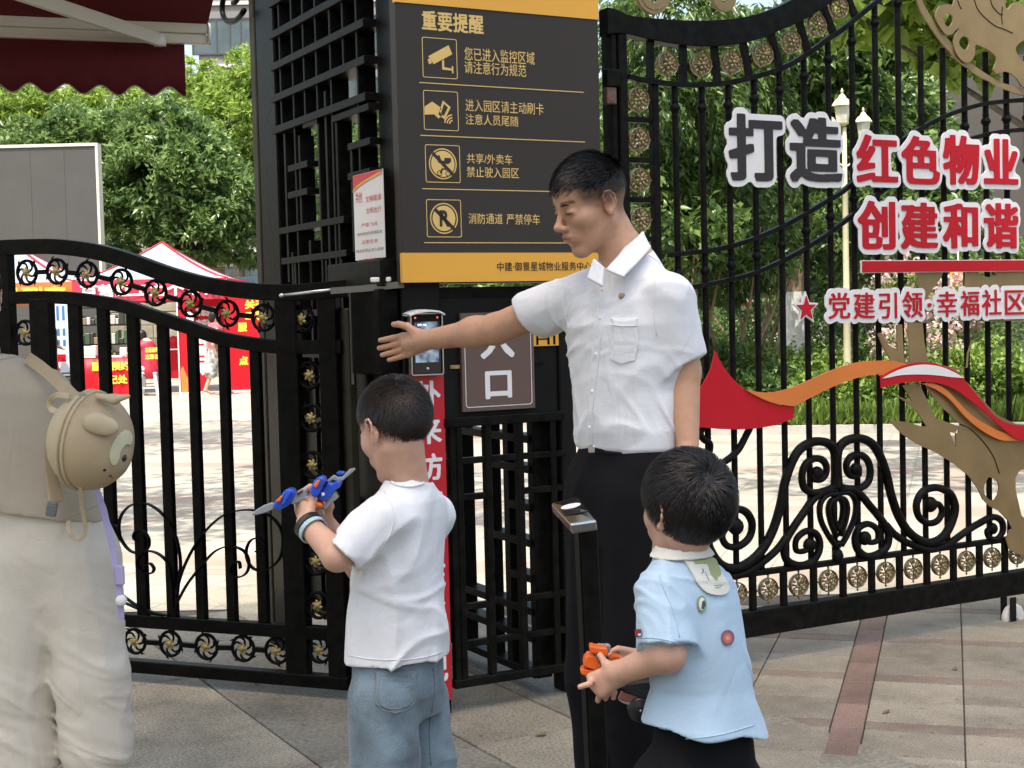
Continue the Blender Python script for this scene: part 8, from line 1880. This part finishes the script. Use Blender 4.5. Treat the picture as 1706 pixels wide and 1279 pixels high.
# head: a slab tipped towards the viewer, corners traced
hc = [W(918, 838, 3.40), W(963, 826, 3.42), W(994, 866, 3.22), W(950, 872, 3.20)]
cN = (hc[1] - hc[0]).cross(hc[3] - hc[0]).normalized(); cN = cN if cN.z > 0 else -cN
def quad_solid(name, Q, d0, d1, m, bev): 
    V = [q + cN * d1 - crd.location for q in Q] + [q + cN * d0 - crd.location for q in Q]
    return MB().add(V, [(0, 1, 2, 3), (7, 6, 5, 4)] + [(i, i + 4, (i + 1) % 4 + 4, (i + 1) % 4) for i in range(4)]).build(name, m, crd, bevel=bev)
hd_ = quad_solid('reader_head', hc, -.026, 0, mat('polished_steel', (.52, .51, .48), .18, metal=1.0), .005)
cq = sum(hc, Vector()) / 4; f = lambda q, s: cq.lerp(q, s)
ctr = hc[0].lerp(hc[3], .02); inn = [hc[0].lerp(hc[2], .06), hc[1].lerp(hc[3], .06), hc[1].lerp(hc[2], .66).lerp(cq, .1), hc[0].lerp(hc[3], .66).lerp(cq, .1)]
quad_solid('glass_window', inn, .0002, .0016, GLASSBLK, .0)
hc_c = sum(inn, Vector()) / 4 + cN * .0022 - crd.location; ua_ = (inn[1] - inn[0]).normalized(); va_ = cN.cross(ua_)
P = [hc_c + ua_ * (.024 * math.cos(a)) + va_ * (.020 * math.sin(a)) for a in np.linspace(0, 2 * math.pi, 25)[:-1]]
MB().add(P + [p + cN * .0006 for p in P], [tuple(range(24)), tuple(range(47, 23, -1))] + [(i, (i + 1) % 24, (i + 1) % 24 + 24, i + 24) for i in range(24)]).build('pale_sticker', WHITEP, crd)

# ---- people far off at the booths --------------------------------------------
def far_person(label, px, Y, fw, h, top_m, bot_m, skin, pose, hair_m=HAIRB):
    q = at(px, 640, Y); t = empty('person', label, 'person', (q.x, Y, 0)); o = Vector((q.x, Y, 0)); f = Vector(fw).normalized(); l = Vector((0, 0, 1)).cross(f)
    P = lambda x, y, z: o + f * x + l * y + Vector((0, 0, z))
    return t, P
SKF = mat('distant_skin', (.5, .31, .22), .6)
def simple(name, caps, m, t, h=.014, k=.03, disp=None):
    Sx = Shape()
    for c in caps: Sx.u(Cap(*c), k)
    if disp: Sx.disp.append(disp)
    lo = np.min([np.minimum(A3(c[0]), A3(c[1])) for c in caps], 0) - .2; hi = np.max([np.maximum(A3(c[0]), A3(c[1])) for c in caps], 0) + .2
    return sdf_object(name, Sx, lo, hi, h, m, t, 1)
t, P = far_person('walking person in red top and black and white patterned skirt by the poster booth', 362, 27.6, (.9, .3, 0), 1.58, None, None, None, 0)
simple('body', [(P(0, 0, 1.45), P(0, 0, 1.5), .085, .08), (P(0, 0, 1.3), P(0, 0, 1.42), .05, .045), (P(.16, .09, .06), P(.10, .09, .45), .035, .045), (P(-.24, -.09, .10), P(-.10, -.08, .45), .035, .045), (P(.10, .09, .45), P(0, .08, .8), .05, .07), (P(-.10, -.08, .45), P(0, -.08, .8), .05, .07), (P(0, 0, .8), P(0, 0, 1.28), .11, .12), (P(.05, .18, 1.25), P(.15, .2, .98), .035, .03), (P(.15, .2, .98), P(.32, .14, 1.08), .028, .024), (P(0, -.18, 1.25), P(-.08, -.2, .96), .035, .03), (P(-.08, -.2, .96), P(-.02, -.18, .76), .027, .024), (P(.16, .09, .05), P(.30, .09, .04), .03, .025), (P(-.24, -.09, .09), P(-.12, -.09, .04), .03, .025)], SKF, t)
simple('top', [(P(0, 0, .92), P(0, 0, 1.26), .15, .15), (P(0, .15, 1.25), P(.1, .19, 1.06), .055, .055), (P(0, -.15, 1.25), P(-.06, -.19, 1.06), .055, .055)], mat('coral_top', (.5, .10, .11), .8), t)
sk = mat('patterned_skirt', (.62, .60, .57), .8, col2=(.03, .03, .03), vscale=9, detail=1)
simple('skirt', [(P(0, 0, .92), P(.07, .07, .55), .14, .12), (P(0, 0, .9), P(-.12, -.06, .42), .14, .12)], sk, t); simple('hair', [(P(-.02, 0, 1.52), P(-.04, 0, 1.46), .095, .09)], HAIRB, t)
t, P = far_person('seated helper in red vest with yellow back print, leaning over the registration table', 250, 27.9, (-.75, .6, 0), 1, None, None, None, 0)
simple('body', [(P(.22, 0, 1.14), P(.25, 0, 1.18), .085, .08), (P(.08, 0, 1.0), P(.2, 0, 1.1), .06, .05), (P(0, 0, .55), P(.06, 0, 1.0), .12, .12), (P(0, .1, .5), P(.4, .12, .5), .07, .06), (P(0, -.1, .5), P(.4, -.12, .5), .07, .06), (P(.4, .12, .5), P(.42, .13, .08), .05, .04), (P(.4, -.12, .5), P(.42, -.13, .08), .05, .04), (P(.08, .17, .98), P(.2, .22, .78), .04, .035), (P(.2, .22, .78), P(.45, .18, .82), .03, .025), (P(.08, -.17, .98), P(.2, -.22, .78), .04, .035), (P(.2, -.22, .78), P(.45, -.18, .82), .03, .025)], SKF, t)
vst = simple('vest', [(P(-.02, 0, .5), P(.07, 0, .96), .17, .15), (P(.05, .12, .96), P(.05, -.12, .96), .07, .07)], mat('vest_red', (.55, .02, .05), .6), t)
simple('sleeve', [(P(.08, .16, .98), P(.15, .2, .84), .055, .055)], WHITEP, t); simple('trousers', [(P(0, .1, .52), P(.4, .12, .52), .09, .08), (P(0, -.1, .52), P(.4, -.12, .52), .09, .08), (P(.4, .12, .5), P(.42, .13, .12), .07, .07), (P(.4, -.12, .5), P(.42, -.13, .12), .07, .07)], mat('pale_trousers', (.45, .42, .36), .8), t)
simple('hair', [(P(.20, 0, 1.19), P(.18, 0, 1.13), .09, .085)], HAIRB, t)
BV = bvh_of(vst)
for s, y0, y1 in (('志愿服务', 578, 587), ('志愿者', 590, 598)):
    xs_ = 253; kx = 27.6 / F_PX; q = W(xs_, (y0 + y1) / 2, 27.66); flat_text('lettering', s, YEL, t, q.x - t.location.x - .13, q.x - t.location.x + .13, q.z - .05, q.z + .05, q.y - t.location.y, .05)
st = empty('stool', 'pale plastic stool under the helper in the red vest', 'stool', (at(250, 640, 27.9).x, 27.9, 0)); GPL = mat('pale_plastic', (.5, .53, .58), .4)
MB().cbox(-.17, .17, -.15, .15, .42, .46, .02).build('seat', GPL, st)
for sx in (-1, 1):
    for sy in (-1, 1): MB().tube([(sx * .13, sy * .12, .42), (sx * .19, sy * .16, 0)], 1, 4, flat=(.03, .02), smooth=False).build('leg', GPL, st)
MB().box(-.15, .15, -.15, -.13, .14, .17).build('stretcher', GPL, st)
t, P = far_person('standing person in dark top beside the blue and white information board', 84, 27.6, (.9, -.2, 0), 1.6, None, None, None, 0)
simple('body', [(P(0, 0, 1.47), P(0, 0, 1.52), .085, .08), (P(0, 0, .8), P(0, 0, 1.3), .11, .13), (P(0, .08, .8), P(0, .09, .06), .07, .04), (P(0, -.08, .8), P(0, -.09, .06), .07, .04), (P(0, .18, 1.28), P(.05, .22, 1.0), .04, .035), (P(.05, .22, 1.0), P(.2, .2, .95), .03, .025), (P(0, -.18, 1.28), P(.02, -.2, .85), .04, .03), (P(0, 0, 1.3), P(0, 0, 1.42), .05, .045)], SKF, t)
simple('top', [(P(0, 0, .85), P(0, 0, 1.28), .15, .16), (P(0, .15, 1.26), P(.03, .2, 1.05), .06, .055), (P(0, -.15, 1.26), P(.01, -.19, 1.05), .06, .055)], mat('dark_top', (.05, .04, .045), .8), t); simple('skirt', [(P(0, 0, .9), P(0, 0, .5), .15, .17)], REDP, t); simple('hair', [(P(-.02, 0, 1.54), P(-.03, 0, 1.48), .095, .09)], HAIRB, t)
print('script seconds', round(time.time() - T0, 1))
